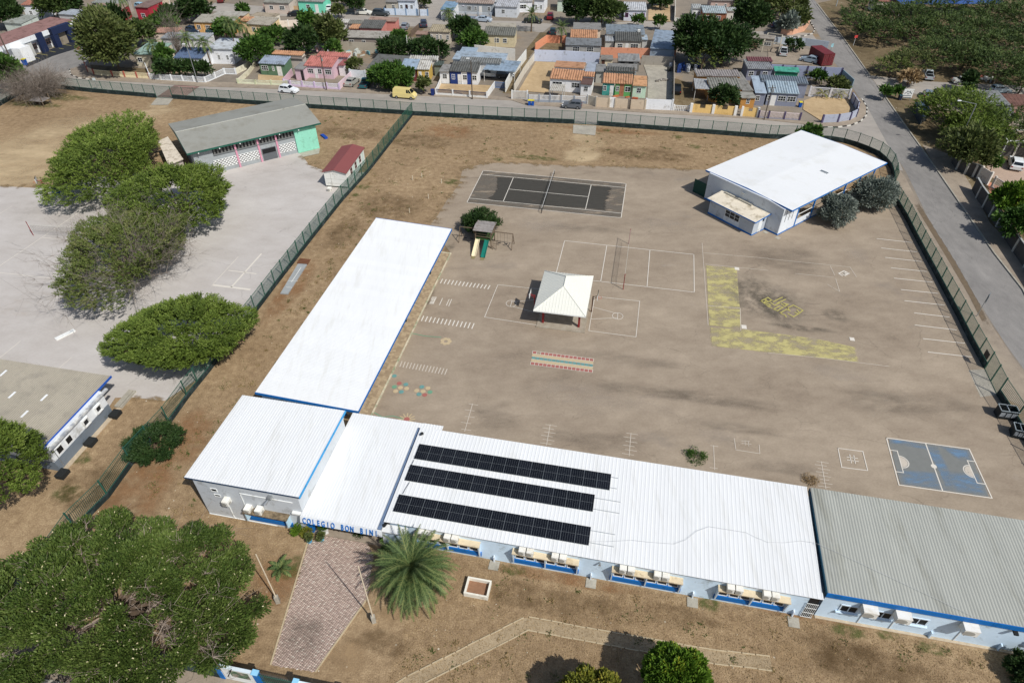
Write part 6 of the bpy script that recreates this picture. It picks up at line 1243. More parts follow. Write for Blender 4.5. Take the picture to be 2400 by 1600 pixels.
# ================================================================== THE NEIGHBOURHOOD
def ds(c, k=.78):
    g_ = .3*c[0]+.59*c[1]+.11*c[2]; return tuple(int(g_+(q-g_)*k) for q in c)
def rmat(c, fine=False):
    c = ds(c); return mat('roof_%d_%d_%d' % c, rgb(*c, .80), .7, .10, 2, .12, .4, rnd=.04, dirt=rgb(c[0]*.7, c[1]*.68, c[2]*.64, .8), dscale=.9, dth=.6)
M_post = paint(206, 204, 198)
def house(label, t, fl, fr, cat='house', h=2.6, name='house'):
    a, b = P(t, *fl, h), P(t, *fr, h); e = b-a
    return thing(name, label, cat, (a.x, a.y, 0), math.atan2(e.y, e.x))
def vol(root, t, fl, fr, bk, h=2.6, rise=.5, wall=(225, 225, 220), roof=(150, 150, 145), rib=.5, win=(), open_=False, ov=.3, tr=None, amp=None, z0=0, frame=M_white):
    a, b, c = local(root, P(t, *fl, h)), local(root, P(t, *fr, h)), local(root, P(tr or t, *bk, h+rise))
    x0, x1, y0, y1 = a.x, b.x, (a.y+b.y)/2, max(c.y, (a.y+b.y)/2+1.5); D = y1-y0; s = rise/D
    mb = MB(); L = math.hypot(D, rise)
    if rib: corrugated(mb, (x0, y0, h), (1, 0, 0), (0, D, rise), x1-x0, L, rib, amp or rib*.3, .05, 0, .5, 'sine')
    else: mb.hexa([(x0, y0, h-.14), (x1, y0, h-.14), (x1, y1, h+rise-.14), (x0, y1, h+rise-.14)], [(x0, y0, h), (x1, y0, h), (x1, y1, h+rise), (x0, y1, h+rise)])
    mb.build('roof', rmat(roof), root)
    wx0, wx1, wy0, wy1 = x0+.12, x1-.12, y0+ov, y1-.15
    if open_:
        for x in (wx0, wx1-.1):
            for y in (wy0, wy1-.1): mb = MB(); mb.box(x, x+.1, y, y+.1, 0, h-.15+s*(y-y0)); mb.build('post', M_post, root)
        return
    zt = h-.16
    mb = MB(); mb.hexa([(wx0, wy0, z0), (wx1, wy0, z0), (wx1, wy1, z0), (wx0, wy1, z0)], [(wx0, wy0, zt+s*ov), (wx1, wy0, zt+s*ov), (wx1, wy1, zt+s*(wy1-y0)), (wx0, wy1, zt+s*(wy1-y0))]); mb.build('wall', paint(*ds(wall, .85)), root)
    W = wx1-wx0
    for k, q in enumerate(win):
        f0, f1, kind = q[:3]; u0, u1 = wx0+f0*W, wx0+f1*W
        if kind == 'w': win_(root, u0, u1, .95, 2.0, wy0, frame, 1 if u1-u0 < 1.2 else 2)
        elif kind == 'd':
            mb = MB(); mb.box(u0, u1, wy0-.04, wy0, 0, 2.05); d = mb.build('door', paint(*(q[3] if len(q) > 3 else (226, 226, 222))), root)
        elif kind == 'p': mb = MB(); mb.box(u0, u1, wy0-.025, wy0, .0, zt+s*ov-.02); mb.build('wall_panel', paint(*q[3]), root)
        elif kind == 'c': mb = MB(); mb.box(u0-.06, u0+.06, wy0-.1, wy0, 0, zt+s*ov); mb.build('pilaster', paint(*q[3]), root)
def win_(root, x0, x1, z0, z1, y, m, mull): return win(root, x0, x1, z0, z1, y, m, .07, mull, 1)
OR, DK, CR = (212, 150, 106), (104, 106, 102), (168, 160, 142)
h = house('small green house with blue grey ribbed roof, leftmost along the back street', 10, (15, 583), (262, 597))
vol(h, 10, (15, 583), (262, 597), (330, 524), 2.5, .5, (92, 128, 96), (150, 166, 188), .5, ((.06, .32, 'w'), (.48, .56, 'w'), (.66, .84, 'd')))
vol(h, 10, (135, 500), (425, 510), (440, 478), 2.8, .2, (222, 210, 190), OR, .5); vol(h, 10, (300, 530), (420, 545), (440, 505), 2.3, .1, (190, 180, 170), (150, 140, 132), 0)
h = house('pink house with coral ribbed roof behind white balusters', 10, (433, 604), (697, 620))
vol(h, 10, (433, 604), (697, 620), (742, 528), 2.6, .7, (216, 182, 194), (206, 118, 106), .5, ((.05, .3, 'w'), (.33, .43, 'd'), (.45, .6, 'w'), (.72, .95, 'w'), (.44, .45, 'c', (228, 214, 222))))
vol(h, 10, (345, 628), (430, 640), (452, 570), 2.5, .05, (214, 180, 192), (160, 158, 152), 0, ((.62, .92, 'd', (52, 46, 48)),)); vol(h, 10, (540, 520), (850, 522), (846, 490), 3., .2, (222, 200, 204), (206, 118, 106), .5); vol(h, 10, (748, 600), (805, 608), (835, 545), 2.3, .1, (226, 220, 220), (168, 92, 90), .5)
h = house('white walled house with plain dark grey roof behind the tall hedge', 10, (1015, 622), (1320, 645))
vol(h, 10, (1015, 622), (1320, 645), (1395, 515), 2.6, .6, (226, 228, 228), (112, 114, 108), 0, ((.2, .4, 'w'), (.6, .8, 'w')))
h = house('house with pale blue and white roof, maroon and yellow front wall', 10, (1322, 632), (1590, 640))
vol(h, 10, (1322, 632), (1470, 640), (1540, 545), 2.6, .55, (120, 50, 56), (158, 184, 208), .9, ((.1, .3, 'w'), (.75, .9, 'w')), amp=.03); vol(h, 10, (1472, 638), (1592, 642), (1625, 560), 2.6, .55, (214, 176, 80), (208, 206, 196), .5, ((.1, .35, 'd'), (.65, .95, 'w'))); vol(h, 10, (1400, 545), (1665, 558), (1700, 520), 3., .2, (222, 220, 214), (200, 198, 188), .5); vol(h, 10, (1630, 600), (1715, 605), (1740, 565), 2.4, .1, (120, 130, 120), (84, 98, 90), .4)
h = house('white house with dark ribbed roof and navy blue entrance wall', 10, (1772, 655), (2037, 668))
vol(h, 10, (1772, 655), (2037, 668), (2077, 578), 2.7, .6, (230, 232, 232), DK, .5, ((.0, .41, 'p', (38, 60, 120)), (.06, .18, 'w'), (.28, .4, 'd'), (.46, .62, 'w'), (.62, .8, 'p', (44, 70, 140)), (.8, .97, 'w'), (.42, .43, 'c', (236, 236, 234))))
vol(h, 10, (1680, 652), (1770, 662), (1792, 590), 2.6, .05, (228, 230, 230), (160, 158, 152), 0, ((.3, .8, 'w'),)); vol(h, 10, (1870, 562), (2240, 598), (2250, 540), 3, .3, (206, 208, 206), (132, 136, 134), .5); vol(h, 10, (1800, 545), (2285, 560), (2290, 490), 3.1, .0, (210, 214, 216), (168, 188, 206), 0); vol(h, 10, (1860, 490), (2010, 496), (2030, 438), 2.7, 0, (200, 206, 210), (160, 184, 204), 0)
h = house('open carport with pale blue roof beside the white house', 10, (2085, 640), (2380, 662), 'carport', name='carport'); vol(h, 10, (2085, 640), (2380, 662), (2360, 560), 2.6, .1, roof=(152, 178, 202), rib=.9, open_=True, amp=.03)
h = house('white house with orange ribbed roof and brown side roof behind grey fence', 20, (343, 722), (640, 742))
vol(h, 20, (343, 722), (640, 742), (652, 650), 2.6, .7, (232, 232, 230), OR, .5, ((.08, .4, 'w'), (.5, .66, 'd', (236, 236, 236)), (.7, .96, 'w')))
vol(h, 20, (648, 702), (755, 708), (752, 665), 2.9, .3, (232, 230, 226), OR, .5); vol(h, 20, (628, 770), (735, 778), (745, 708), 2.5, .05, (228, 228, 228), (116, 86, 78), 0, ((.3, .7, 'w'),)); vol(h, 20, (385, 612), (662, 628), (686, 575), 2.8, 0, (234, 234, 232), OR, 0); vol(h, 20, (668, 655), (762, 665), (800, 575), 2.4, 0, (190, 196, 208), (176, 188, 204), 0)
h = house('slatted pergola in front of the orange roofed white house', 20, (340, 830), (470, 840), 'pergola', 2.2, 'pergola'); vol(h, 20, (340, 830), (470, 840), (472, 780), 2.2, 0, roof=(196, 190, 178), rib=.35, open_=True)
h = house('green and teal house with orange ribbed roof behind a tan wall', 20, (830, 763), (1108, 777))
vol(h, 20, (830, 763), (946, 768), (962, 679), 2.6, .7, (60, 158, 148), OR, .5, ((.05, .35, 'w'), (.65, .97, 'd'))); vol(h, 20, (946, 768), (1108, 777), (1122, 688), 2.6, .7, (92, 176, 92), OR, .5, ((.05, .25, 'w'), (.28, .55, 'p', (168, 112, 84)), (.6, .95, 'w')))
vol(h, 20, (1110, 783), (1242, 790), (1250, 700), 2.6, .1, (192, 222, 194), (226, 164, 108), 0, ((.3, .65, 'w'),)); vol(h, 20, (858, 655), (1130, 662), (1140, 625), 2.9, .2, (190, 186, 176), DK, .5); vol(h, 20, (768, 655), (858, 660), (870, 592), 2.5, .05, (180, 176, 166), (150, 150, 146), 0); vol(h, 20, (870, 640), (1150, 648), (1158, 592), 2.6, 0, (180, 176, 166), (152, 150, 146), 0)
h = house('grey tin shed standing in the concrete yard behind the green house', 20, (975, 562), (1178, 568), 'shed', 2.3, 'shed'); vol(h, 20, (975, 562), (1178, 568), (1186, 498), 2.3, .2, (120, 118, 112), (168, 170, 168), .3, ((.1, .3, 'd', (40, 40, 42)), (.5, .7, 'd', (40, 40, 42)), (.75, .9, 'w')))
h = house('small cream outbuilding against the lavender wall', 20, (815, 545), (930, 548), 'shed', 2.3, 'shed'); vol(h, 20, (815, 545), (930, 548), (945, 508), 2.3, .0, (222, 206, 172), (150, 144, 136), 0, ((.05, .35, 'd', (84, 56, 44)),))
h = house('cream house with orange ribbed roof and weathered grey front roof', 20, (532, 345), (785, 352))
vol(h, 20, (532, 345), (785, 352), (800, 280), 2.8, .6, (224, 206, 180), OR, .5); vol(h, 20, (490, 412), (822, 426), (860, 352), 2.4, .35, (160, 160, 156), (128, 134, 138), .8, ((.2, .4, 'w'), (.6, .8, 'w')), amp=.03); vol(h, 20, (560, 265), (820, 275), (830, 212), 3, 0, (228, 208, 184), (152, 150, 146), 0)
h = house('house with dark ribbed roof and blue grey rear roof above the salmon wall', 20, (945, 378), (1195, 385))
vol(h, 20, (945, 378), (1195, 385), (1206, 300), 2.6, .6, (196, 190, 176), DK, .5, ((.1, .3, 'w'), (.4, .52, 'd'), (.6, .9, 'w'))); vol(h, 20, (855, 378), (942, 382), (950, 320), 2.3, .1, (190, 186, 176), (186, 192, 196), .4); vol(h, 20, (865, 312), (1225, 322), (1226, 232), 3, .05, (200, 190, 176), (138, 152, 164), .9, amp=.03); vol(h, 20, (1196, 362), (1250, 366), (1252, 320), 2.4, 0, (186, 186, 182), (176, 196, 214), 0)
ac(P(20, 1165, 300, 2.9), TH+1.5, 'air conditioner on the blue grey rear roof beyond the salmon wall', 'air conditioners in the neighbourhood')
h = house('building with large flat blue grey roof beside the dark trees', 20, (1268, 445), (1498, 462)); vol(h, 20, (1268, 445), (1498, 462), (1500, 285), 2.8, .1, (150, 166, 184), (146, 166, 188), 1.2, amp=.025)
h = house('ochre house with grey ribbed roof and tin carport behind yellow wall', 20, (1825, 820), (2115, 822))
OC = (196, 136, 62)
vol(h, 20, (1825, 820), (2115, 822), (2118, 718), 2.7, .6, OC, (150, 150, 140), .5, ((.7, .9, 'w'),)); vol(h, 20, (1692, 690), (2112, 716), (2072, 645), 3, .2, OC, (172, 164, 160), .5); vol(h, 20, (2115, 832), (2224, 838), (2195, 662), 2.5, .05, OC, (152, 150, 142), .6, amp=.03); vol(h, 20, (2105, 895), (2250, 902), (2240, 842), 2.3, .0, OC, (168, 166, 154), 0, ((.4, .65, 'w'),))
h = house('tin roofed carport left of the ochre house', 20, (1682, 815), (1822, 822), 'carport', 2.5, 'carport'); vol(h, 20, (1682, 815), (1822, 822), (1826, 730), 2.5, .1, roof=(190, 194, 196), rib=.3, open_=True)
h = house('lilac grey corner house with pale blue ribbed roof', 30, (0, 852), (292, 868)); LG = (134, 140, 160)
vol(h, 30, (0, 852), (292, 868), (298, 757), 2.6, .6, LG, (172, 196, 210), .5, ((.0, .08, 'w'), (.13, .3, 'd'), (.36, .62, 'w'), (.67, .95, 'w'))); vol(h, 20, (2235, 852), (2345, 862), (2335, 702), 2.6, .4, LG, (172, 192, 212), .9, ((.1, .5, 'w'),), amp=.03); vol(h, 30, (-60, 758), (372, 770), (376, 712), 3, .2, LG, (124, 138, 152), .45)
h = house('low grey roofed building with white windows behind the corner house', 20, (2165, 632), (2400, 638)); vol(h, 20, (2165, 632), (2400, 638), (2385, 555), 2.6, .1, (128, 132, 152), (168, 172, 176), .4, ((.08, .28, 'w'), (.4, .55, 'd', (60, 60, 66)), (.65, .85, 'w'))); vol(h, 20, (2165, 560), (2400, 566), (2390, 530), 2.9, .1, (150, 140, 140), (150, 92, 98), .5)
h = house('grey walled house with patched metal roof behind a block wall', 10, (788, 345), (1210, 355)); vol(h, 10, (788, 345), (1210, 355), (1242, 290), 2.6, .3, (146, 134, 124), (172, 166, 156), .35, ((.13, .24, 'w'), (.42, .5, 'w')))
h = house('salmon house with dark ribbed roof by the second street', 10, (943, 258), (1155, 265)); SA = (212, 132, 120)
vol(h, 10, (943, 258), (1155, 265), (1200, 190), 2.7, .5, SA, DK, .5, ((.2, .35, 'w'), (.6, .8, 'w'))); vol(h, 10, (1020, 190), (1285, 196), (1280, 160), 2.8, 0, SA, (186, 150, 130), 0); vol(h, 10, (842, 218), (962, 226), (985, 190), 2.6, .3, (214, 200, 190), (130, 130, 120), .5); vol(h, 10, (690, 205), (838, 215), (842, 180), 2.6, .2, (220, 216, 210), (200, 198, 190), .5); vol(h, 10, (850, 262), (942, 268), (955, 225), 2.4, .1, (220, 160, 140), OR, .5)
h = house('cream house with tan ribbed roof and four narrow windows', 10, (1585, 292), (1782, 300)); vol(h, 10, (1585, 292), (1782, 300), (1792, 232), 2.7, .5, (200, 188, 170), (178, 164, 134), .5, ((.05, .15, 'w'), (.32, .42, 'w'), (.5, .6, 'w'), (.82, .95, 'w'), (.46, .47, 'c', (226, 220, 206)))); vol(h, 10, (1462, 312), (1580, 318), (1590, 288), 2.2, .1, (150, 136, 124), (176, 140, 120), 0)
h = house('cream house with dark ribbed roof right of the twin trees', 10, (2085, 322), (2380, 332)); vol(h, 10, (2085, 322), (2380, 332), (2380, 255), 2.7, .5, (210, 194, 154), (124, 124, 114), .5, ((.05, .15, 'w'), (.35, .5, 'w'), (.62, .75, 'w'), (.4, .41, 'c', (226, 216, 190)))); vol(h, 10, (2110, 240), (2380, 250), (2380, 215), 3, 0, (214, 200, 166), (186, 176, 156), 0)
h = house('orange house with grey ribbed roof near the left road', 0, (1768, 205), (2130, 218)); vol(h, 0, (1768, 205), (2130, 218), (2180, 145), 2.7, .5, (224, 168, 96), (168, 162, 148), .5, ((.05, .15, 'w'), (.28, .4, 'w'), (.55, .65, 'd'), (.75, .9, 'w'), (.22, .23, 'c', (226, 190, 130)))); vol(h, 0, (1960, 130), (2230, 150), (2240, 108), 3, 0, (228, 196, 150), (190, 184, 170), 0)
h = house('yellow and white house with grey ribbed roof beyond the leafy trees', 10, (-100, 222), (130, 238)); vol(h, 10, (-100, 222), (130, 238), (188, 165), 2.7, .5, (232, 204, 150), (172, 164, 148), .5, ((.2, .35, 'w'), (.55, .7, 'w'))); vol(h, 10, (-60, 150), (150, 165), (215, 125), 3, 0, (226, 216, 196), (188, 170, 140), 0); vol(h, 0, (2200, 195), (2300, 200), (2330, 160), 2.8, .4, (230, 200, 150), OR, .5)
h = house('pale house with sea green ribbed roof beside the big grey green tree', 0, (1215, 500), (1440, 510)); vol(h, 0, (1215, 500), (1440, 510), (1445, 395), 2.7, .5, (218, 208, 180), (150, 184, 172), .5, ((.1, .3, 'w'), (.68, .85, 'd', (60, 50, 44))))
h = house('white house with blue solar covered roof behind coconut palms', 0, (1585, 535), (1850, 540)); vol(h, 0, (1585, 535), (1850, 540), (1900, 440), 2.7, .6, (232, 236, 238), (92, 116, 156), .5, ((.1, .25, 'w'), (.4, .55, 'w'), (.7, .9, 'w'))); vol(h, 0, (1885, 452), (2130, 448), (2182, 352), 3.4, 0, (230, 234, 238), (206, 214, 220), 0, ((.35, .45, 'w'), (.7, .8, 'w'))); vol(h, 0, (1470, 355), (1900, 365), (1885, 305), 2.8, .2, (220, 220, 220), (166, 174, 180), .5); vol(h, 0, (1405, 300), (1620, 306), (1622, 258), 2.6, .2, (222, 206, 190), (192, 140, 118), .5)
h = house('dark red house with rusty roof in the far upper left', 0, (820, 90), (1090, 105)); vol(h, 0, (820, 90), (1090, 105), (1085, 40), 2.7, .4, (152, 52, 54), (158, 136, 116), .5, ((.3, .45, 'w'), (.65, .8, 'w'))); vol(h, 0, (1235, 60), (1345, 74), (1360, 0), 3.6, 0, (186, 44, 62), (150, 120, 110), 0, ((.3, .6, 'w'),)); vol(h, 0, (830, 30), (1090, 40), (1080, -20), 3, .2, (170, 160, 150), (150, 156, 150), .6)
h = house('white gabled house with red roof in the far upper left corner', 0, (185, 48), (370, 52)); vol(h, 0, (185, 48), (370, 52), (445, -10), 3.4, .5, (226, 232, 236), (180, 116, 92), .5, ((.25, .4, 'w'), (.7, .8, 'w')))
h = house('house with grey green roof behind the white shop building', 0, (20, 210), (190, 222)); vol(h, 0, (20, 210), (190, 222), (300, 145), 2.8, .3, (196, 206, 196), (152, 158, 150), .5); vol(h, 0, (520, 130), (690, 140), (705, 88), 2.6, .3, (190, 190, 190), (172, 182, 194), .9, amp=.03)
# shop building with navy portals and its car park
h = house('long white shop building with navy blue portals and faded red roof', 0, (-150, 490), (700, 185), 'shop', 4.0, 'shop_building')
vol(h, 0, (-150, 490), (700, 185), (520, 138), 3.7, .1, (232, 236, 238), (164, 120, 112), .5, ov=.05, amp=.07)
W = local(h, P(0, 700, 185, 4.0)).x; fx = lambda x: (x+150)/850*W
mb = MB(); mb.box(0, W, -.12, .05, 3.2, 4.1); mb.build('parapet', paint(232, 236, 238), h); mb = MB(); mb.box(0, W, -.16, -.12, 3.05, 3.2); mb.build('ledge', paint(206, 212, 216), h)
for x0, x1, d, z in ((290, 345, .5, 4.2), (415, 460, 1.0, 4.3), (555, 600, 1.0, 4.3), (690, 735, .5, 4.2)): mb = MB(); mb.box(fx(x0), fx(x1), -d, .04, 0, z); mb.build('navy_pillar', paint(34, 46, 78), h)
mb = MB(); mb.box(fx(415), fx(600), -1.05, .04, 2.9, 4.35); mb.build('portal_head', paint(34, 46, 78), h); mb = MB(); mb.box(fx(465), fx(550), -.2, .04, 0, 2.6); mb.build('shop_door', paint(150, 140, 124), h)
for x in (380, 625, 675, 250): win_(h, fx(x-22), fx(x+22), 1.2, 2.4, .06, paint(96, 70, 64), 1)
mb = MB(); mb.box(fx(60), fx(150), -2.5, .04, 0, 3.2); mb.build('wing', paint(236, 238, 238), h); mb = MB(); mb.box(fx(170), fx(235), -.06, .04, 0, 2.8); mb.build('roller_door', paint(190, 190, 184), h)
vol(h, 0, (-200, 590), (90, 505), (60, 470), 2.8, .2, (150, 136, 130), (128, 78, 76), .5); vol(h, 0, (700, 215), (840, 185), (865, 150), 3.4, 0, (226, 234, 236), (170, 176, 178), 0)
sheet('car_park', [P(0, 190, 560), P(0, 500, 440), P(0, 800, 312), P(0, 815, 330), P(0, 770, 428), P(0, 480, 520), P(0, 250, 620)], .018, mat('black_asphalt', rgb(40, 44, 50), .9, .1, 3))
cp = bpy.data.objects['car_park']; L = Lines()
for k in range(9): x, y = 240+k*72, 560-k*29; L.ln(P(0, x-55, y-12), P(0, x+55, y+8), .14, .024)
L.done('bay_line', M_ys, cp)
# upper row houses
h = house('turquoise house at the top edge left of centre', 10, (375, 12), (615, 22)); vol(h, 10, (375, 12), (615, 22), (600, -45), 2.8, .4, (110, 220, 186), (150, 150, 146), .5, ((.3, .45, 'w'), (.65, .78, 'd')))
h = house('low house with pale red trim at the top edge', 10, (60, 25), (300, 35)); vol(h, 10, (60, 25), (300, 35), (320, -30), 2.7, .4, (206, 190, 176), (150, 150, 140), .5, ((.2, .35, 'w'), (.6, .8, 'w')))
h = house('tan and white house at the top edge behind the white wall', 10, (1185, 18), (1450, 22)); vol(h, 10, (1185, 18), (1300, 20), (1320, -40), 2.8, .1, (192, 182, 164), (150, 146, 140), 0, ((.5, .75, 'w'),)); vol(h, 10, (1300, 5), (1460, 12), (1470, -50), 3.1, .1, (218, 228, 238), (170, 176, 184), 0, ((.1, .25, 'w'), (.4, .55, 'd', (60, 40, 40)), (.7, .85, 'w')))
h = house('blue roofed carport with white walls at the top centre', 10, (1690, 90), (1815, 95), 'carport', 2.5, 'carport'); vol(h, 10, (1690, 90), (1815, 95), (1862, 18), 2.5, .3, (226, 230, 232), (130, 168, 200), .9, amp=.03)
h = house('grey house with white windows behind a white parasol', 10, (1830, 25), (2180, 40)); vol(h, 10, (1830, 25), (2180, 40), (2170, -45), 2.8, .3, (158, 166, 172), (170, 150, 138), .6, ((.3, .42, 'w'), (.5, .56, 'w'), (.62, .7, 'd'), (.85, .93, 'w'))); vol(h, 10, (2190, 60), (2400, 70), (2400, 0), 2.7, .3, (206, 212, 218), (186, 190, 196), .5, ((.3, .45, 'w'),))
p = P(10, 1915, 110); r = thing('parasol', 'white garden parasol standing in the terrace at top centre', 'parasol', p); mb = MB(); mb.tube((0, 0, 0), (0, 0, 2.5), .04); mb.build('pole', M_post, r); mb = MB(); mb.tube((0, 0, 2.0), (0, 0, 2.7), 2.1, .06, 8); mb.build('canopy', paint(222, 214, 224), r)
h = house('white house at the top edge behind the date palm', 20, (-180, 22), (190, 15)); vol(h, 20, (-180, 22), (190, 15), (185, -35), 2.8, .4, (226, 230, 234), (196, 198, 196), .5, ((.2, .3, 'w'), (.45, .52, 'd'), (.65, .85, 'w')))
h = house('two storey white block at the top edge by the red car', 20, (200, -5), (300, 0)); vol(h, 20, (200, -5), (300, 0), (305, -60), 3.4, .1, (228, 232, 236), (180, 182, 180), 0, ((.1, .3, 'w'), (.6, .8, 'w')))
h = house('pale mint house between trees at the top edge', 20, (415, 5), (560, 8)); vol(h, 20, (415, 5), (560, 8), (560, -50), 2.9, .2, (196, 214, 196), (160, 160, 154), .5)
h = house('pale lilac house with white ribbed roof and purple windows', 20, (1030, 95), (1240, 100)); vol(h, 20, (1030, 95), (1240, 100), (1252, 25), 2.7, .6, (206, 210, 226), (210, 214, 218), .5, ((.05, .2, 'w'), (.4, .5, 'd'), (.42, .55, 'w'), (.75, .95, 'w')), frame=paint(120, 60, 110)); vol(h, 20, (935, 62), (1028, 66), (1030, 30), 2.7, .2, (200, 200, 206), (196, 200, 204), .5)
h = house('house with pale blue ribbed roof and rust brown front wall', 20, (1755, 120), (1975, 125)); vol(h, 20, (1755, 120), (1975, 125), (1968, 60), 2.7, .5, (164, 98, 70), (190, 206, 212), .5, ((.15, .3, 'w'), (.38, .5, 'd'), (.6, .8, 'w'), (.52, .53, 'c', (226, 224, 216)))); vol(h, 20, (1660, 78), (1752, 82), (1760, 42), 2.8, 0, (222, 226, 222), (196, 200, 196), .5, ((.1, .4, 'w'), (.6, .85, 'w'))); vol(h, 20, (1977, 102), (2080, 108), (2062, 72), 2.6, .2, (214, 210, 200), (200, 206, 200), .5)
h = house('pinkish house at the top edge right of centre', 20, (1830, 8), (2050, 12)); vol(h, 20, (1830, 8), (2050, 12), (2050, -40), 2.8, .1, (196, 170, 156), (170, 160, 150), .5, ((.2, .3, 'w'), (.6, .7, 'w')))
h = house('unfinished concrete block building beside the dark trees', 20, (2190, 345), (2420, 360)); vol(h, 20, (2190, 345), (2420, 360), (2410, 325), 2.6, .0, (164, 152, 136), (170, 160, 146), 0, ((.1, .35, 'd', (120, 92, 78)), (.6, .9, 'w')))
h = house('pink house half hidden by trees near the right road', 30, (-80, 85), (75, 90)); vol(h, 30, (-80, 85), (75, 90), (60, 30), 2.8, .2, (214, 154, 136), (180, 130, 112), .5, ((.6, .8, 'w'),))
h = house('long open sided shed with bright blue roof at the upper right edge', 30, (1235, 42), (2200, 36), 'shed', 3.4, 'shed'); vol(h, 30, (1235, 42), (2200, 36), (2190, -60), 3.4, .6, roof=(60, 104, 188), rib=.9, open_=True, amp=.04)
h = house('salmon roofed building at the upper right edge', 30, (1010, 18), (1340, 14)); vol(h, 30, (1010, 18), (1340, 14), (1335, -40), 2.8, .3, (226, 214, 206), (196, 130, 108), .5)
def slabroof(label, t, pts, hh, roof, wall, name='shed', cat='shed'):
    q = [P(t, x, y, hh) for x, y in pts]; c = sum(q, Vector())/len(q); r = thing(name, label, cat, (c.x, c.y, 0)); o = Vector((c.x, c.y, 0))
    mb = MB(); e = q[1]-q[0]; n = 14
    for i in range(n): a, b, c2, d = q[0].lerp(q[1], i/n), q[0].lerp(q[1], (i+.96)/n), q[3].lerp(q[2], (i+.96)/n), q[3].lerp(q[2], i/n); dz = Vector((0, 0, .06+.02*(i % 2))); mb.hexa([a, b, c2, d], [a+dz, b+dz, c2+dz, d+dz])
    mb.build('roof', rmat(roof), r, o); w_ = [c+(p-c)*.92 for p in q]; mb = MB(); mb.prism([(p.x, p.y) for p in w_], 0, hh-.02); mb.build('wall', paint(*wall), r, o)
slabroof('low building with grey metal roof beside the bright thorn tree on the right', 30, [(1775, 838), (2110, 832), (2235, 972), (1990, 962)], 2.6, (142, 146, 144), (160, 150, 140)); slabroof('rusty brown roofed building right of the grey metal roof', 30, [(2125, 862), (2420, 872), (2420, 965), (2240, 975)], 2.6, (136, 92, 76), (150, 120, 110)); slabroof('flat blue sheet roof on the verge under the thorn tree', 30, [(1345, 945), (1445, 930), (1500, 1020), (1425, 1080)], 1.6, (84, 110, 134), (60, 66, 70)); slabroof('grey tin roof below the rusty roof at the right edge', 30, [(2085, 990), (2230, 985), (2260, 1040), (2110, 1050)], 2.3, (140, 148, 152), (130, 130, 130))
# ------------------------------------------------------------------ garden walls, railings and gates
def gw(label, t, pts, h=1.1, col=(226, 222, 212), style='solid', pcol=None, gap=3., th=.14, name='garden_wall', cat='garden wall', base=None, ph=.15, pw=.28):
    q = [P(t, *a) for a in pts]; r = thing(name, label, cat, q[0]); o = r.location; m = paint(*col)
    for k, (a, b) in enumerate(zip(q, q[1:])):
        L = (b-a).length; n = max(1, round(L/gap)); e = (b-a)/L; nn = (-e.y, e.x)
        for i in range(n):
            s, f = a.lerp(b, i/n), a.lerp(b, (i+1)/n); c = (s+f)/2; l = (f-s).length-(pw if pcol else 0)-.01
            if style == 'solid': mb = MB(); mb.obox(c, e, nn, l, th, 0, h); mb.build('wall_panel', m, r, o)
            elif style == 'step':
                mb = MB(); mb.obox(c, e, nn, l, th, 0, h*.6); mb.obox(c-e*l*.32, e, nn, l*.36, th, h*.6, h); mb.obox(c+e*l*.32, e, nn, l*.36, th, h*.6, h); wpn = mb.build('wall_panel', m, r, o); mb = MB()
                for z in (.66, .8, .94): mb.obox(c, e, nn, l*(.1+.25*z), th*.5, h*z-.05, h*z); 
                mb.build('stepped_slat', paint(120, 104, 80), wpn, wpn.parent.location if 0 else o)
            else:
                hb = h*(.38 if style == 'baluster' else .12 if style == 'picket' else .05)
                mb = MB(); mb.obox(c, e, nn, l, th, 0, hb); mb.build('wall_panel', paint(*(base or col)), r, o); mb = MB()
                mb.obox(c, e, nn, l, th*.8, h-.1, h); nb = max(2, int(l/(.22 if style != 'grid' else .3)))
                for j in range(nb): mb.obox(c+e*(-l/2+(j+.5)*l/nb), e, nn, l/nb*(.5 if style == 'baluster' else .4), .05, hb, h-.1)
                if style == 'grid':
                    for z in (.35, .65): mb.obox(c, e, nn, l, .04, h*z, h*z+.05)
                mb.build('balusters' if style == 'baluster' else 'bars', m, r, o)['kind'] = 'stuff'
            if pcol:
                mb = MB(); mb.obox(s, e, nn, pw, pw, 0, h+ph); mb.build('pillar', paint(*pcol), r, o)
        if pcol: mb = MB(); mb.obox(b, e, nn, pw+.01, pw+.01, 0, h+ph); mb.build('pillar', paint(*pcol), r, o)
    return r
gw('cream balustrade wall with terracotta pillars on the left corner', 0, [(870, 690), (1040, 706), (1380, 727)], 1.2, (232, 218, 180), 'baluster', (178, 98, 84), 3.2); gw('terracotta and cream side wall at the left street corner', 0, [(782, 600), (815, 665), (870, 690)], 1.2, (222, 200, 170), 'solid', (178, 98, 84), 2.5)
gw('white picket railing round the palm garden', 0, [(1385, 728), (1480, 738), (1890, 762), (2068, 682), (2170, 684)], 1.2, (226, 230, 232), 'picket', (234, 236, 236), 2.8); gw('white side wall of the palm garden', 0, [(1385, 725), (1350, 640)], 1.5, (226, 230, 232)); gw('low cream wall at the driveway beside the white block', 0, [(2170, 684), (2260, 640), (2330, 575)], 1.2, (222, 218, 196))
gw('pale green balustrade wall in front of the green house', 0, [(2190, 772), (2352, 780), (2790, 795)], 1.0, (222, 224, 196), 'baluster', (206, 210, 176), 3.); gw('low pale side wall of the green house garden', 0, [(2190, 772), (2285, 690), (2352, 600)], 1.0, (222, 216, 190))
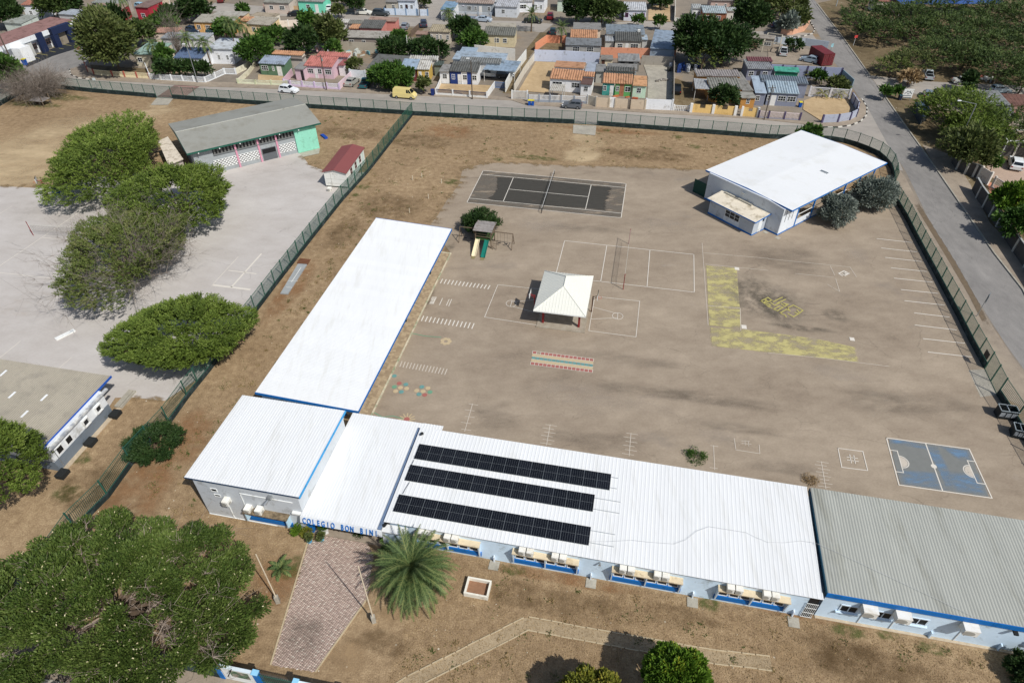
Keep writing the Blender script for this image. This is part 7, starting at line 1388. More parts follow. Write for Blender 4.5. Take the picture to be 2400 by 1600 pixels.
gw('white balustrade with lilac pillars in front of the pink house', 10, [(262, 785), (320, 797), (770, 828)], 1.25, (232, 228, 234), 'baluster', (206, 186, 214), 3.1, base=(214, 196, 218)); gw('pale pink side wall of the pink house garden', 10, [(770, 828), (890, 712)], 1.5, (222, 200, 206)); gw('pink left side wall of the pink house garden', 10, [(262, 785), (340, 690)], 1.4, (216, 184, 194))
gw('white gate wall with frame beside the silver car', 10, [(870, 722), (1010, 735)], 1.9, (224, 228, 230), 'solid', (214, 218, 220), 6); gw('white terrace wall with dark blue inserts and pillars', 10, [(1655, 872), (2122, 905)], 1.2, (54, 62, 92), 'baluster', (232, 232, 230), 3.2, base=(230, 230, 226)); gw('white right side wall of the terrace', 10, [(2122, 905), (2195, 800)], 1.2, (230, 230, 226)); gw('white left side wall of the terrace', 10, [(1655, 872), (1700, 770)], 1.2, (230, 230, 226))
gw('blue barred driveway gate in front of the carport', 10, [(2195, 806), (2305, 812)], 1.2, (96, 124, 164), 'bars', None, 3, name='driveway_gate', cat='gate'); gw('tall white boundary wall along the alley', 20, [(-60, 850), (20, 690), (130, 545)], 2.2, (226, 226, 220), 'solid', None, 4); gw('white wall behind the carport roofs', 10, [(2010, 520), (2380, 560)], 2.6, (226, 222, 212), 'solid', None, 5)
gw('white panel fence beside the empty sandy plot', 20, [(20, 850), (110, 690), (205, 560)], 1.7, (206, 200, 186), 'solid', (196, 190, 176), 2.6, .08, pw=.14, ph=.02); gw('white barred gate of the empty sandy plot', 20, [(0, 912), (140, 915)], 1.7, (230, 230, 226), 'bars', (228, 228, 224), 4, name='driveway_gate', cat='gate'); gw('grey wall with white balusters in front of the orange roofed white house', 20, [(148, 940), (450, 948), (690, 958)], 1.5, (232, 232, 230), 'baluster', (150, 156, 164), 2.6, base=(150, 158, 168))
gw('tan wall with white upper band in front of the green house', 20, [(772, 985), (888, 992)], 1.9, (206, 188, 164), 'solid', (196, 180, 156), 4); gw('tan wall with white upper band right of the white door', 20, [(945, 995), (1218, 1010)], 1.9, (206, 188, 164), 'solid', (196, 180, 156), 4); gw('white street door in the tan wall', 20, [(890, 990), (943, 993)], 2.1, (232, 232, 230), 'solid', None, 4, name='street_door', cat='door'); gw('narrow white gate between grey fence and tan wall', 20, [(692, 960), (770, 982)], 1.9, (206, 196, 176), 'solid', (226, 226, 222), 4)
gw('wide white sliding gate of the concrete yard', 20, [(1225, 1008), (1465, 1018)], 2.1, (230, 232, 234), 'solid', (222, 224, 226), 5, name='driveway_gate', cat='gate'); gw('grey block wall on the right of the concrete yard', 20, [(1475, 1012), (1478, 800), (1480, 590)], 1.9, (160, 152, 140), 'solid', None, 4); gw('low white grid gate left of the yellow wall', 20, [(1482, 1018), (1622, 1026)], 1.1, (232, 232, 230), 'grid', (232, 232, 230), 3, name='driveway_gate', cat='gate'); gw('stepped yellow wall with white pillars in front of the ochre house', 20, [(1640, 1035), (2045, 1060)], 1.7, (228, 192, 124), 'step', (232, 230, 224), 4.0, pw=.5, ph=.1); gw('yellow stepped wall right of the narrow grey door', 20, [(2105, 1066), (2250, 1076)], 1.7, (228, 192, 124), 'step', (232, 230, 224), 5, pw=.4)
gw('white railing with purple pillars in front of the corner house', 20, [(2262, 1080), (2352, 1088), (2640, 1105)], 1.3, (222, 206, 204), 'picket', (84, 74, 104), 2.6, base=(150, 152, 166)); gw('long salmon wall behind the concrete yard', 20, [(812, 532), (1498, 545)], 2.3, (214, 150, 120), 'solid', None, 5); gw('long lavender wall at the back of the empty sandy plot', 20, [(205, 562), (460, 570), (800, 592)], 2.5, (196, 204, 222), 'solid', None, 5); gw('salmon wall around the small brown yard with the fan palm', 20, [(212, 472), (318, 395), (500, 400)], 1.8, (222, 152, 118), 'solid', None, 5); gw('weathered grey wall at the rear of the concrete yard', 20, [(1182, 600), (1470, 610)], 2.1, (158, 152, 142), 'solid', None, 4)
gw('tall lilac grey wall with purple pillars behind the corner house', 30, [(0, 700), (340, 718), (655, 735)], 2.5, (150, 158, 182), 'solid', (78, 72, 104), 3.0, pw=.3, ph=.02); gw('pale teal side wall along the right hand road', 30, [(660, 735), (762, 830)], 2.2, (136, 160, 170)); gw('white slatted metal fence behind the small palms', 30, [(372, 885), (560, 898), (735, 912)], 1.9, (226, 226, 228), 'bars', (210, 210, 214), 5, name='metal_fence', cat='fence'); gw('curved lilac grey corner wall with purple pillars', 30, [(760, 925), (815, 1010), (803, 1078), (745, 1108), (635, 1126), (492, 1132)], 1.6, (172, 178, 194), 'solid', (84, 78, 110), 2.6, pw=.3, ph=.02); gw('curved salmon wall around the grey green bushes', 30, [(112, 322), (220, 322), (330, 288), (376, 225)], 1.4, (216, 168, 140), 'solid', None, 2.5); gw('pale blue wall behind the yard with the red container', 30, [(-20, 408), (160, 412), (330, 420), (545, 452)], 1.7, (176, 186, 196), 'solid', None, 4)
gw('white and blue wall along the second street', 10, [(1185, 138), (1580, 148)], 1.6, (206, 218, 232), 'solid', (120, 150, 180), 3); gw('blue white balustrade in front of the grey house', 10, [(1812, 165), (2160, 180)], 1.6, (206, 214, 222), 'baluster', (170, 180, 190), 3.4, base=(140, 156, 176)); gw('block wall behind the pink house yard', 10, [(750, 470), (1110, 485)], 2.2, (176, 168, 152), 'solid', None, 3); gw('pinkish low wall at the top edge', 10, [(80, 95), (330, 108), (640, 100)], 1.4, (176, 150, 116), 'solid', (190, 160, 150), 3.4); gw('white garden wall with pillars by the leafy trees', 10, [(215, 250), (390, 240)], 1.5, (226, 214, 200), 'solid', (230, 226, 220), 3); gw('rusty fence around the two parked cars', 10, [(1425, 345), (1500, 280)], 1.6, (120, 104, 90), 'picket', None, 3, name='yard_fence', cat='fence'); gw('pale railing in front of the far red house', 0, [(1290, 160), (1400, 100), (1560, 40)], 1.4, (196, 180, 160), 'solid', (222, 216, 206), 3); gw('yellow wall left of the orange house', 0, [(1410, 300), (1500, 270), (1640, 250)], 1.2, (220, 180, 110), 'solid', None, 4)
gw('white low wall beside the sandy yard at the top', 20, [(1490, 200), (1495, 60)], 1.6, (222, 218, 208), 'solid', None, 4); gw('low white wall left of the blue ribbed house', 20, [(1490, 205), (1610, 215)], 1.1, (224, 222, 214)); gw('thin grey railing along the second street', 20, [(20, 285), (205, 292)], 1.1, (140, 142, 140), 'picket', None, 3, name='yard_fence', cat='fence')
Z7 = lambda x, y, z=0: F(2240+x/6.533, 320+y/6.533, z)
def rwall(label, pts, h=2.1):
    r = thing('garden_wall', label, 'garden wall', pts[0]); o = r.location; m = mat('dark_render', rgb(84, 81, 78), .9, .12, 3, .12, .6)
    for a, b in zip(pts, pts[1:]):
        e = (b-a).normalized(); nn = (-e.y, e.x); mb = MB(); mb.obox((a+b)/2, e, nn, (b-a).length, .18, 0, h); mb.build('wall_panel', m, r, o); mb = MB(); mb.obox((a+b)/2, e, nn, (b-a).length, .24, h, h+.06); mb.build('coping', paint(170, 172, 168), r, o)
        n = Vector((-e.y, e.x, 0)); s = -1 if n.y > 0 and 0 else 1
        mb = MB(); c = b-Vector((0, 0, 0)); mb.obox(c, e, nn, .32, .42, 0, h-.1); mb.build('pilaster', paint(196, 192, 182), r, o)
rwall('dark rendered garden wall with pale pilasters along the right pavement', [Z7(250, 815), Z7(320, 945), Z7(420, 1088), Z7(520, 1230), Z7(628, 1382), Z7(740, 1548), Z7(880, 1760), Z7(1050, 2010), Z7(1240, 2300), Z7(1500, 2700)])
rwall('short dark curved garden wall under the thorn tree on the right', [Z7(-60, 400), Z7(15, 505), Z7(140, 572), Z7(260, 612), Z7(330, 640)]); rwall('dark wall beyond the white car on the right', [Z7(640, 300), Z7(860, 300), Z7(1200, 330)], 2.4)
gw('pale barred driveway gate by the white car', 31, [(2050, 155), (2160, 225), (2330, 260)], 1.8, (196, 190, 182), 'picket', (206, 200, 190), 5, name='driveway_gate', cat='gate'); gw('pale ridged entrance wall beside the driveway gate', 31, [(1925, 75), (2010, 130)], 2.1, (214, 204, 192), 'solid', (222, 216, 206), 4)
r = thing('pergola', 'white steel frame beside the white car on the right', 'pergola', Z7(670, 320)); o = r.location; mb = MB(); a, b, c = Z7(670, 320), Z7(1100, 330), Z7(1100, 100); 
for p, q in ((a, a+Vector((0, 0, 3))), (a+Vector((0, 0, 3)), b+Vector((0, 0, 3))), (a+Vector((0, 0, 3)), a+Vector((1.2, 4.5, 3))), (a+Vector((1.2, 4.5, 3)), b+Vector((1.2, 4.5, 3))), (a+Vector((1.2, 4.5, 3)), a+Vector((1.2, 4.5, 0)))): mb.bar(p, q, .13)
mb.build('frame', M_white, r, o)
# ------------------------------------------------------------------ poles, lamps and signs
M_pw = mat('pole_wood', rgb(92, 82, 72), .9, .15, 4)
def pole(label, t, base, h, m=M_pw, arm=None, cross=False, lamp=False, name='utility_pole', cat='pole', rad=.12):
    p = P(t, *base); r = thing(name, label, cat, p); mb = MB(); mb.tube((0, 0, 0), (0, 0, h), rad, rad*.7, 8); mb.build('pole', m, r)
    if cross: mb = MB(); mb.box(-.7, .7, -.05, .05, h-.5, h-.4); mb.build('crossarm', m, r); mb = MB(); mb.tube((.25, -.2, h-1.2), (.25, -.2, h-.6), .16, n=8); mb.build('insulator_box', M_metal, r)
    if arm: mb = MB(); mb.tube((0, 0, h), (arm[0], arm[1], h+.3), .04, n=5); mb.build('arm', M_metal, r)
    if lamp: ax, ay = arm; mb = MB(); mb.hexa([(ax-.35, ay-.12, h+.24), (ax+.35, ay-.12, h+.24), (ax+.35, ay+.12, h+.24), (ax-.35, ay+.12, h+.24)], [(ax-.28, ay-.1, h+.36), (ax+.28, ay-.1, h+.36), (ax+.28, ay+.1, h+.36), (ax-.28, ay+.1, h+.36)]); mb.build('lamp_head', paint(226, 230, 230), r)
    return r
pole('dark wooden pole in front of the pink house', 10, (650, 832), 7.2, cross=True); pole('dark wooden pole in front of the white terrace wall', 10, (1988, 912), 7.6, arm=(-.6, .4), lamp=True); pole('wooden pole in front of the tan wall', 20, (1080, 1008), 8, cross=True); pole('white slim pole with a white box behind the dark roofed house', 10, (1402, 535), 5, paint(214, 214, 206), name='antenna_pole'); pole('wooden pole by the white gate of the rear houses', 20, (912, 220), 3.4); pole('pole in front of the white and blue wall', 10, (1505, 152), 5); pole('pole among trees on the second street', 20, (2110, 278), 4, cross=True); pole('pole at the top edge near the turquoise house', 10, (525, 112), 4.5)
pole('leaning dark pole at the shop car park', 0, (150, 648), 9.5, rad=.16, cross=True); pole('street lamp in front of the palm garden', 0, (1820, 765), 7.5, M_metal, arm=(-.8, .6), lamp=True, name='street_lamp', cat='street lamp', rad=.09); pole('street lamp with long arm over the right hand pavement', 30, (1725, 1370), 8, M_metal, arm=(-2.6, .8), lamp=True, name='street_lamp', cat='street lamp', rad=.1); pole('pole at the right end of the yellow wall', 20, (2315, 1102), 6.5, cross=True); pole('pale post at the top of the bushes by the right road', 30, (625, 60), 4, paint(170, 180, 186))
pole('grey pole standing in the scrub', 30, (1310, 350), 4.2, arm=(.9, -.4)); pole('slim grey pole at the left end of the second street', 10, (1690, 640), 5)
def sign(label, t, base, h, w, hh, col, ang=0, m=None, txt=0):
    p = P(t, *base); r = thing('street_sign', label, 'sign', p, ang); mb = MB(); mb.tube((0, 0, 0), (0, 0, h), .045, n=6); mb.build('post', m or M_metal, r); mb = MB(); mb.box(-w/2, w/2, -.08, -.05, h-hh, h); mb.build('board', paint(*col), r); return r
sign('small red sign with white post beside the right road', 30, (782, 422), 2.4, .9, .6, (196, 70, 66), .3, M_white); sign('pale blue sign at the side street beside the right road', 30, (568, 492), 2.2, .6, .8, (150, 196, 204), .2); sign('grey backed traffic sign on a slim post beside the right fence', 31, (1915, 1338), 3.4, 1.0, 1.1, (128, 142, 150), .9); sign('traffic sign at the left street corner', 0, (768, 565), 3.2, .7, .7, (150, 90, 80), .4); sign('small pale sign behind the left fence', 0, (905, 832), 2.6, .6, .5, (190, 200, 200), .2)
p = P(30, 1262, 925); r = thing('sign_board', 'white board with dark arched emblem on the verge across the road', 'sign', p, -.1)
mb = MB(); mb.box(-.95, .95, -.05, .05, .5, 2.3); mb.build('board', M_white, r)
for x in (-.85, .75): mb = MB(); mb.box(x, x+.1, .05, .12, 0, 2.2); mb.build('post', M_metal, r)
mb = MB()
for i in range(8): a0, a1 = math.pi*(.12+.095*i), math.pi*(.12+.095*(i+1)); mb.bar((.7*math.cos(a0), -.06, 1.15+.62*math.sin(a0)), (.7*math.cos(a1), -.06, 1.15+.62*math.sin(a1)), .02, .12)
mb.box(-.75, .7, -.065, -.051, .95, 1.07); mb.box(-.85, .85, -.065, -.051, .56, .7); mb.box(-.2, .25, -.065, -.051, 1.3, 1.42); mb.box(-.3, -.2, -.065, -.051, 1.7, 2.0); mb.box(.25, .35, -.065, -.051, 1.7, 2.0); mb.build('emblem', paint(70, 84, 92), r)
# red container, green canopy, clutter
a, b = P(30, 487, 612), P(30, 586, 606); e = (b-a).normalized(); r = thing('shipping_container', 'dark red shipping container in the yard beside the right road', 'container', a, math.atan2(e.y, e.x)); W = 2.6
M_con = mat('container_red', rgb(122, 50, 56, .85), .6, .1, 2, .12, .6, dirt=rgb(96, 50, 48), dscale=1.5)
mb = MB(); corrugated(mb, (0, 0, 0.1), (0, 1, 0), (0, 0, 1), 6, 2.5, .3, .05); mb.build('side_wall', M_con, r); mb = MB(); corrugated(mb, (W, 6, 0.1), (0, -1, 0), (0, 0, 1), 6, 2.5, .3, .05); mb.build('side_wall', M_con, r)
mb = MB(); mb.box(-.02, W+.02, 0, 6, 2.6, 2.66); mb.build('roof', M_con, r); mb = MB(); mb.box(0, W, 5.95, 6, .1, 2.6); mb.build('end_wall', M_con, r)
for x in (0, W/2+.02): mb = MB(); mb.box(x+.02, x+W/2-.04, -.04, .02, .15, 2.55); d = mb.build('door', M_con, r); mb = MB(); mb.tube((x+W*.2, -.08, .2), (x+W*.2, -.08, 2.5), .025, n=5); mb.tube((x+W*.36, -.08, .2), (x+W*.36, -.08, 2.5), .025, n=5); mb.build('locking_bar', paint(170, 110, 110), d)
h = house('green glazed canopy frame in front of the tall lilac wall', 30, (62, 655), (292, 668), 'canopy', 2.0, 'canopy'); vol(h, 30, (62, 655), (292, 668), (285, 622), 2.0, .25, roof=(70, 178, 150), rib=.9, open_=True, amp=.03); mb = MB(); x1 = local(h, P(30, 292, 668, 2.0)).x; mb.box(.15, x1-.15, .32, .35, .1, 1.8); mb.build('glazing', paint(40, 120, 96), h)
r = thing('ruin_frame', 'open concrete frame of posts and beams in the yard near the container', 'ruin', P(30, 0, 500)); o = r.location; mb = MB()
q = [P(30, -60, 480), P(30, 90, 500), P(30, 110, 420), P(30, -20, 400)]
for a_, b_ in zip(q, q[1:]+q[:1]): mb.bar(a_+Vector((0, 0, 2.4)), b_+Vector((0, 0, 2.4)), .18); mb.bar(a_, a_+Vector((0, 0, 2.4)), .2)
mb.build('frame', paint(186, 178, 160), r, o)
def heap(label, t, c, n, cols, sp, name='junk_pile', cat='junk', hmax=1.0):
    p = P(t, *c); r = thing(name, label, cat, p); rr = random.Random(n*7+int(c[0])) 
    for i in range(n):
        a = rr.uniform(0, 3.1); x, y = rr.gauss(0, sp), rr.gauss(0, sp*.6); l, w_, z = rr.uniform(.3, 1.5), rr.uniform(.2, .7), rr.uniform(.15, hmax); mb = MB(); mb.obox((x, y), (math.cos(a), math.sin(a)), (-math.sin(a), math.cos(a)), l, w_, 0, z); mb.build('item', paint(*cols[i % len(cols)]), r)
heap('clutter with blue tarpaulins in the dark yard beside the trees', 20, (1590, 640), 18, [(36, 62, 120), (48, 84, 150), (70, 72, 70), (190, 196, 204), (40, 44, 44)], 1.8, hmax=1.6); heap('assorted yard clutter behind the pink house', 10, (940, 500), 14, [(190, 196, 190), (120, 170, 176), (206, 200, 186), (150, 120, 96)], 1.9); heap('white scrap and debris at the edge of the dirt track', 30, (1985, 735), 12, [(206, 206, 200), (224, 224, 220), (150, 90, 80), (176, 180, 176)], 1.4); heap('rubble heap in the corner of the concrete yard', 20, (1400, 740), 14, [(150, 144, 134), (176, 170, 158), (120, 114, 106)], 1.2, 'rubble', 'rubble', .5); heap('pink and white tin sheets behind the pink house', 10, (600, 470), 8, [(222, 180, 186), (214, 220, 224), (200, 206, 210)], 1.4, hmax=1.9); heap('plants and pots on the green house terrace', 20, (1040, 880), 9, [(170, 90, 60), (60, 100, 50), (186, 110, 70)], 1.5, 'plant_pots', 'plant pots', .5)
# sheets of ground inside the plots
for nm_, t, pts, m in (('sandy_plot', 20, [(60, 840), (220, 570), (420, 580), (360, 700), (330, 860)], M_sand), ('sandy_plot', 20, [(1255, 60), (1450, 50), (1455, 205), (1250, 190)], M_sand), ('sandy_plot', 30, [(330, 930), (440, 890), (735, 915), (760, 1040), (700, 1090), (480, 1110), (320, 1010)], M_sand), ('brown_plot', 20, [(1480, 720), (1820, 830), (1830, 1000), (1640, 1020), (1485, 1000)], M_scrub), ('terrace_floor', 10, [(1665, 868), (1700, 775), (2195, 790), (2122, 900)], M_sand), ('concrete_yard', 20, [(1180, 520), (1475, 540), (1470, 1005), (1240, 1000), (1250, 720)], M_slab), ('brown_plot', 20, [(230, 475), (320, 400), (495, 405), (455, 478)], M_scrub), ('brown_plot', 0, [(860, 680), (830, 600), (1380, 640), (1380, 715), (1040, 700)], M_scrub), ('brown_plot', 30, [(0, 380), (180, 420), (410, 470), (410, 600), (0, 590)], M_pave), ('brown_plot', 10, [(20, 690), (250, 705), (260, 770), (20, 765)], M_sand)):
    sheet(nm_, [P(t, *a) for a in pts], .105, m)
# ------------------------------------------------------------------ vehicles
M_tyre = mat('tyre', (.015, .015, .016), .9, .1); M_rim = mat('rim', rgb(150, 152, 154), .4, .05, metal=.6); M_cg = mat('car_glass', (.01, .013, .016), .08, .05, spec=.7); M_hl = mat('headlight', rgb(226, 230, 232), .2, .03); M_tl = mat('tail_light', rgb(150, 26, 24), .3, .05)
PROF = {   # lower body (x, z) and cabin (x, z) side profiles; x from rear to front
 'hatch': (3.9, 1.68, [(0, .3), (-.02, .75), (.06, 1.0), (2.75, .98), (3.55, .82), (3.85, .6), (3.88, .3)], [(.1, .98), (.32, 1.46), (.7, 1.52), (1.9, 1.5), (2.75, .97)]),
 'sedan': (4.5, 1.74, [(0, .32), (-.02, .8), (.2, .98), (1.0, .98), (3.3, .96), (4.2, .8), (4.48, .58), (4.5, .3)], [(.75, .97), (1.35, 1.4), (1.8, 1.44), (2.55, 1.42), (3.35, .95)]),
 'suv': (4.5, 1.84, [(0, .38), (-.02, .9), (.06, 1.08), (3.2, 1.06), (4.2, .96), (4.48, .7), (4.5, .38)], [(.08, 1.06), (.3, 1.62), (.7, 1.7), (2.3, 1.68), (3.2, 1.05)]),
 'van': (4.7, 1.72, [(0, .35), (-.02, 1.1), (.02, 1.2), (4.2, 1.15), (4.6, .8), (4.7, .6), (4.7, .35)], [(.02, 1.18), (.1, 1.95), (.3, 2.0), (3.5, 1.98), (4.2, 1.14)]),
 'pickup': (4.9, 1.78, [(0, .4), (-.02, .95), (.02, 1.0), (1.9, 1.0), (3.6, 1.0), (4.6, .9), (4.88, .65), (4.9, .4)], [(1.95, .98), (2.05, 1.55), (2.3, 1.62), (3.0, 1.6), (3.65, .98)]),
}
def car(label, t, base, front, kind, col, group='parked vehicles', up=.0, name=None):
    p = P(t, *base); q = P(t, *front); a = math.atan2(q.y-p.y, q.x-p.x); p.z = up
    r = thing(name or {'van': 'parked_van', 'pickup': 'pickup_truck'}.get(kind, 'parked_car'), label, {'van': 'van', 'pickup': 'pickup'}.get(kind, 'car'), p, a, group)
    L, W, lo, cab = PROF[kind]; m = mat('car_%d_%d_%d' % col, rgb(*col), .28, .03, 2, .04, 1, spec=.6); sx = -L/2
    def loft(prof, w0, w1, mid=None):
        mb = MB(); n = len(prof); zs = [z for _, z in prof]; z0, z1 = min(zs), max(zs)
        f = lambda z: w0+(w1-w0)*(z-z0)/max(.01, z1-z0)
        A = [(x+sx, -f(z)/2, z) for x, z in prof]; B = [(x+sx, f(z)/2, z) for x, z in prof]; mb.add(A+B, [list(range(n)), [n+i for i in range(n)][::-1]]+[[(i+1) % n, i, n+i, n+(i+1) % n] for i in range(n)]); return mb
    loft(lo, W, W*.93).build('body', m, r, None, False); cb = loft(cab, W*.9, W*.72).build('cabin', m, r)
    x0, zb = cab[0]; x1, zt = cab[-1][0], max(z for _, z in cab); k = lambda s: W*(.9-.18*s)/2+.012
    zl, zh = zb+.08, zt-.1; sl, sh = (zl-zb)/(zt-zb), (zh-zb)/(zt-zb)
    def edge(z, i0, i1):
        (xa, za), (xb, zb2) = cab[i0], cab[i1]; return xa+(xb-xa)*(z-za)/(zb2-za)
    for sg in (1, -1):
        rx0, rx1 = edge(zl, 0, 1)+.12, edge(zh, 0, 1)+.15; fx0, fx1 = edge(zl, -1, -2)-.12, edge(zh, -1, -2)-.12
        if kind == 'van': rx0 = rx1 = 2.9
        mid0, mid1 = (rx0+fx0)/2, (rx1+fx1)/2
        for a0, a1, b0, b1 in ((rx0, rx1, mid0-.04, mid1-.04), (mid0+.04, mid1+.04, fx0, fx1)):
            if b0-a0 < .2: continue
            mb = MB(); v = [(a0+sx, sg*k(sl), zl), (b0+sx, sg*k(sl), zl), (b1+sx, sg*k(sh), zh), (a1+sx, sg*k(sh), zh)]; mb.hexa([(x, y-sg*.03, z) for x, y, z in v], v); mb.build('side_window', M_cg, cb)
    for i0, i1, nm_ in ((0, 1, 'rear_window'), (-1, -2, 'windscreen')):
        s = -1 if i0 == 0 else 1; xl, xh = edge(zl, i0, i1)+s*.015, edge(zh, i0, i1)+s*.015; mb = MB(); v = [(xl+sx, -k(sl)+.1, zl), (xl+sx, k(sl)-.1, zl), (xh+sx, k(sh)-.1, zh), (xh+sx, -k(sh)+.1, zh)]; mb.hexa([(x-s*.03, y, z) for x, y, z in v], v); mb.build(nm_, M_cg, cb)
    for xw in (.78, L-.82):
        for sg in (1, -1):
            c = Vector((xw+sx, sg*(W/2-.2), .32)); mb = MB(); mb.tube(c, c+Vector((0, sg*.22, 0)), .32, n=14); wh = mb.build('wheel', M_tyre, r); mb = MB(); mb.tube(c+Vector((0, sg*.2, 0)), c+Vector((0, sg*.235, 0)), .19, n=10); mb.build('rim', M_rim, wh)
    for sg in (1, -1):
        mb = MB(); mb.box(L-.25+sx, L-.0+sx, sg*(W*.36)-.18, sg*(W*.36)+.18, .6, .74); mb.build('headlight', M_hl, r); mb = MB(); mb.box(sx-.03, sx+.1, sg*(W*.4)-.12, sg*(W*.4)+.12, .72, .92); mb.build('tail_light', M_tl, r)
    if kind == 'pickup': mb = MB(); mb.box(sx+.1, sx+1.85, -W*.4, W*.4, .985, 1.02); mb.build('load_bed', M_dark, r)
    return r
car('white hatchback driving along the back street past the green house', 10, (308, 850), (380, 858), 'hatch', (226, 230, 232)); car('silver sedan parked in the driveway right of the pink house', 10, (885, 775), (935, 735), 'sedan', (160, 160, 152)); car('teal pickup half hidden by the tall hedge', 10, (1010, 790), (1060, 730), 'pickup', (40, 96, 104)); vn = car('pale yellow van parked on the back street', 10, (1372, 900), (1470, 908), 'van', (226, 208, 140))
car('dark grey hatchback parked on the back street by the grey fence', 20, (550, 990), (470, 985), 'hatch', (92, 96, 102)); car('black car in the brown yard left of the tin carport', 20, (1510, 845), (1512, 770), 'suv', (24, 26, 28)); car('dark red car on the second street by the palm', 20, (350, 172), (352, 140), 'suv', (120, 24, 34)); car('black pickup beside the date palm on the second street', 20, (195, 212), (260, 215), 'pickup', (40, 42, 44)); car('dark teal car in the yard behind the fan palm', 20, (375, 310), (380, 270), 'hatch', (34, 54, 60))
car('grey car parked left of the rusty fence by the salmon house', 10, (1372, 262), (1400, 215), 'hatch', (130, 138, 146)); car('dark blue car on the second street by the white wall', 10, (1542, 240), (1538, 190), 'suv', (52, 58, 74)); car('silver sedan parked below the blue white balustrade', 10, (2090, 200), (2140, 204), 'sedan', (166, 178, 190)); car('dark grey SUV parked at the white and blue wall', 10, (1152, 145), (1210, 148), 'suv', (58, 64, 68)); car('white sedan parked behind the dark grey SUV', 10, (992, 135), (1055, 138), 'sedan', (222, 222, 212)); car('black car in the garden beyond the leafy trees', 10, (375, 150), (430, 150), 'sedan', (34, 36, 40)); car('white car parked by the low wall at the top edge', 10, (680, 92), (700, 55), 'hatch', (216, 218, 218)); car('dark car inside the pale blue carport', 10, (2290, 715), (2350, 718), 'hatch', (44, 54, 60))
car('dark blue car beside the grey green bushes at the right', 30, (58, 245), (60, 200), 'hatch', (60, 72, 96)); car('silver car left of the red container', 30, (370, 572), (335, 565), 'hatch', (150, 166, 178)); car('silver pickup parked at the edge of the dirt track', 30, (1462, 715), (1440, 660), 'pickup', (176, 184, 188)); car('blue grey sedan parked on the dirt track, left of two', 30, (1458, 890), (1460, 840), 'hatch', (120, 132, 146)); car('dark green grey sedan parked on the dirt track, right of two', 30, (1585, 880), (1560, 845), 'sedan', (90, 96, 94)); car('pale blue car behind the grey metal roof', 30, (2125, 850), (2180, 850), 'hatch', (190, 206, 212)); car('white SUV in the paved driveway at the right edge', 30, (2258, 1530), (2240, 1440), 'suv', (228, 232, 232)); car('wrecked white car at the side of the dirt track', 30, (1790, 770), (1840, 772), 'sedan', (190, 192, 186)); car('dark car in front of the orange house', 0, (1785, 300), (1830, 304), 'hatch', (40, 60, 84)); car('teal blue car right of the dark car by the orange house', 0, (1920, 302), (1960, 306), 'hatch', (50, 84, 96)); car('pale blue car in front of the far red house', 0, (1310, 80), (1350, 84), 'hatch', (150, 186, 206)); car('dark red car at the top edge by the left road', 0, (2035, 20), (2050, -20), 'hatch', (96, 30, 34)); car('silver car beside the white wall of the far gabled house', 0, (180, 120), (200, 90), 'hatch', (190, 196, 200)); car('white truck in the ruined yard near the container', 30, (135, 500), (135, 440), 'pickup', (190, 194, 196))
r = thing('motor_boat', 'white motor boat stored in the pale blue carport', 'boat', P(10, 2125, 712), -.25); mb = MB(); hull = [(-2.2, -.7), (1.0, -.75), (2.3, 0), (1.0, .75), (-2.2, .7)]; mb.hexa([(x*.9, y*.5, .35) for x, y in hull], [(x, y, 1.1) for x, y in hull]); mb.build('hull', M_white, r); mb = MB(); mb.hexa([(-.6, -.5, 1.1), (.8, -.45, 1.1), (.8, .45, 1.1), (-.6, .5, 1.1)], [(-.5, -.4, 1.5), (.2, -.35, 1.5), (.2, .35, 1.5), (-.5, .4, 1.5)]); mb.build('windshield', M_cg, r); mb = MB(); mb.box(-1.6, 1.2, -.5, .5, .0, .35); mb.build('trailer', M_dark, r)
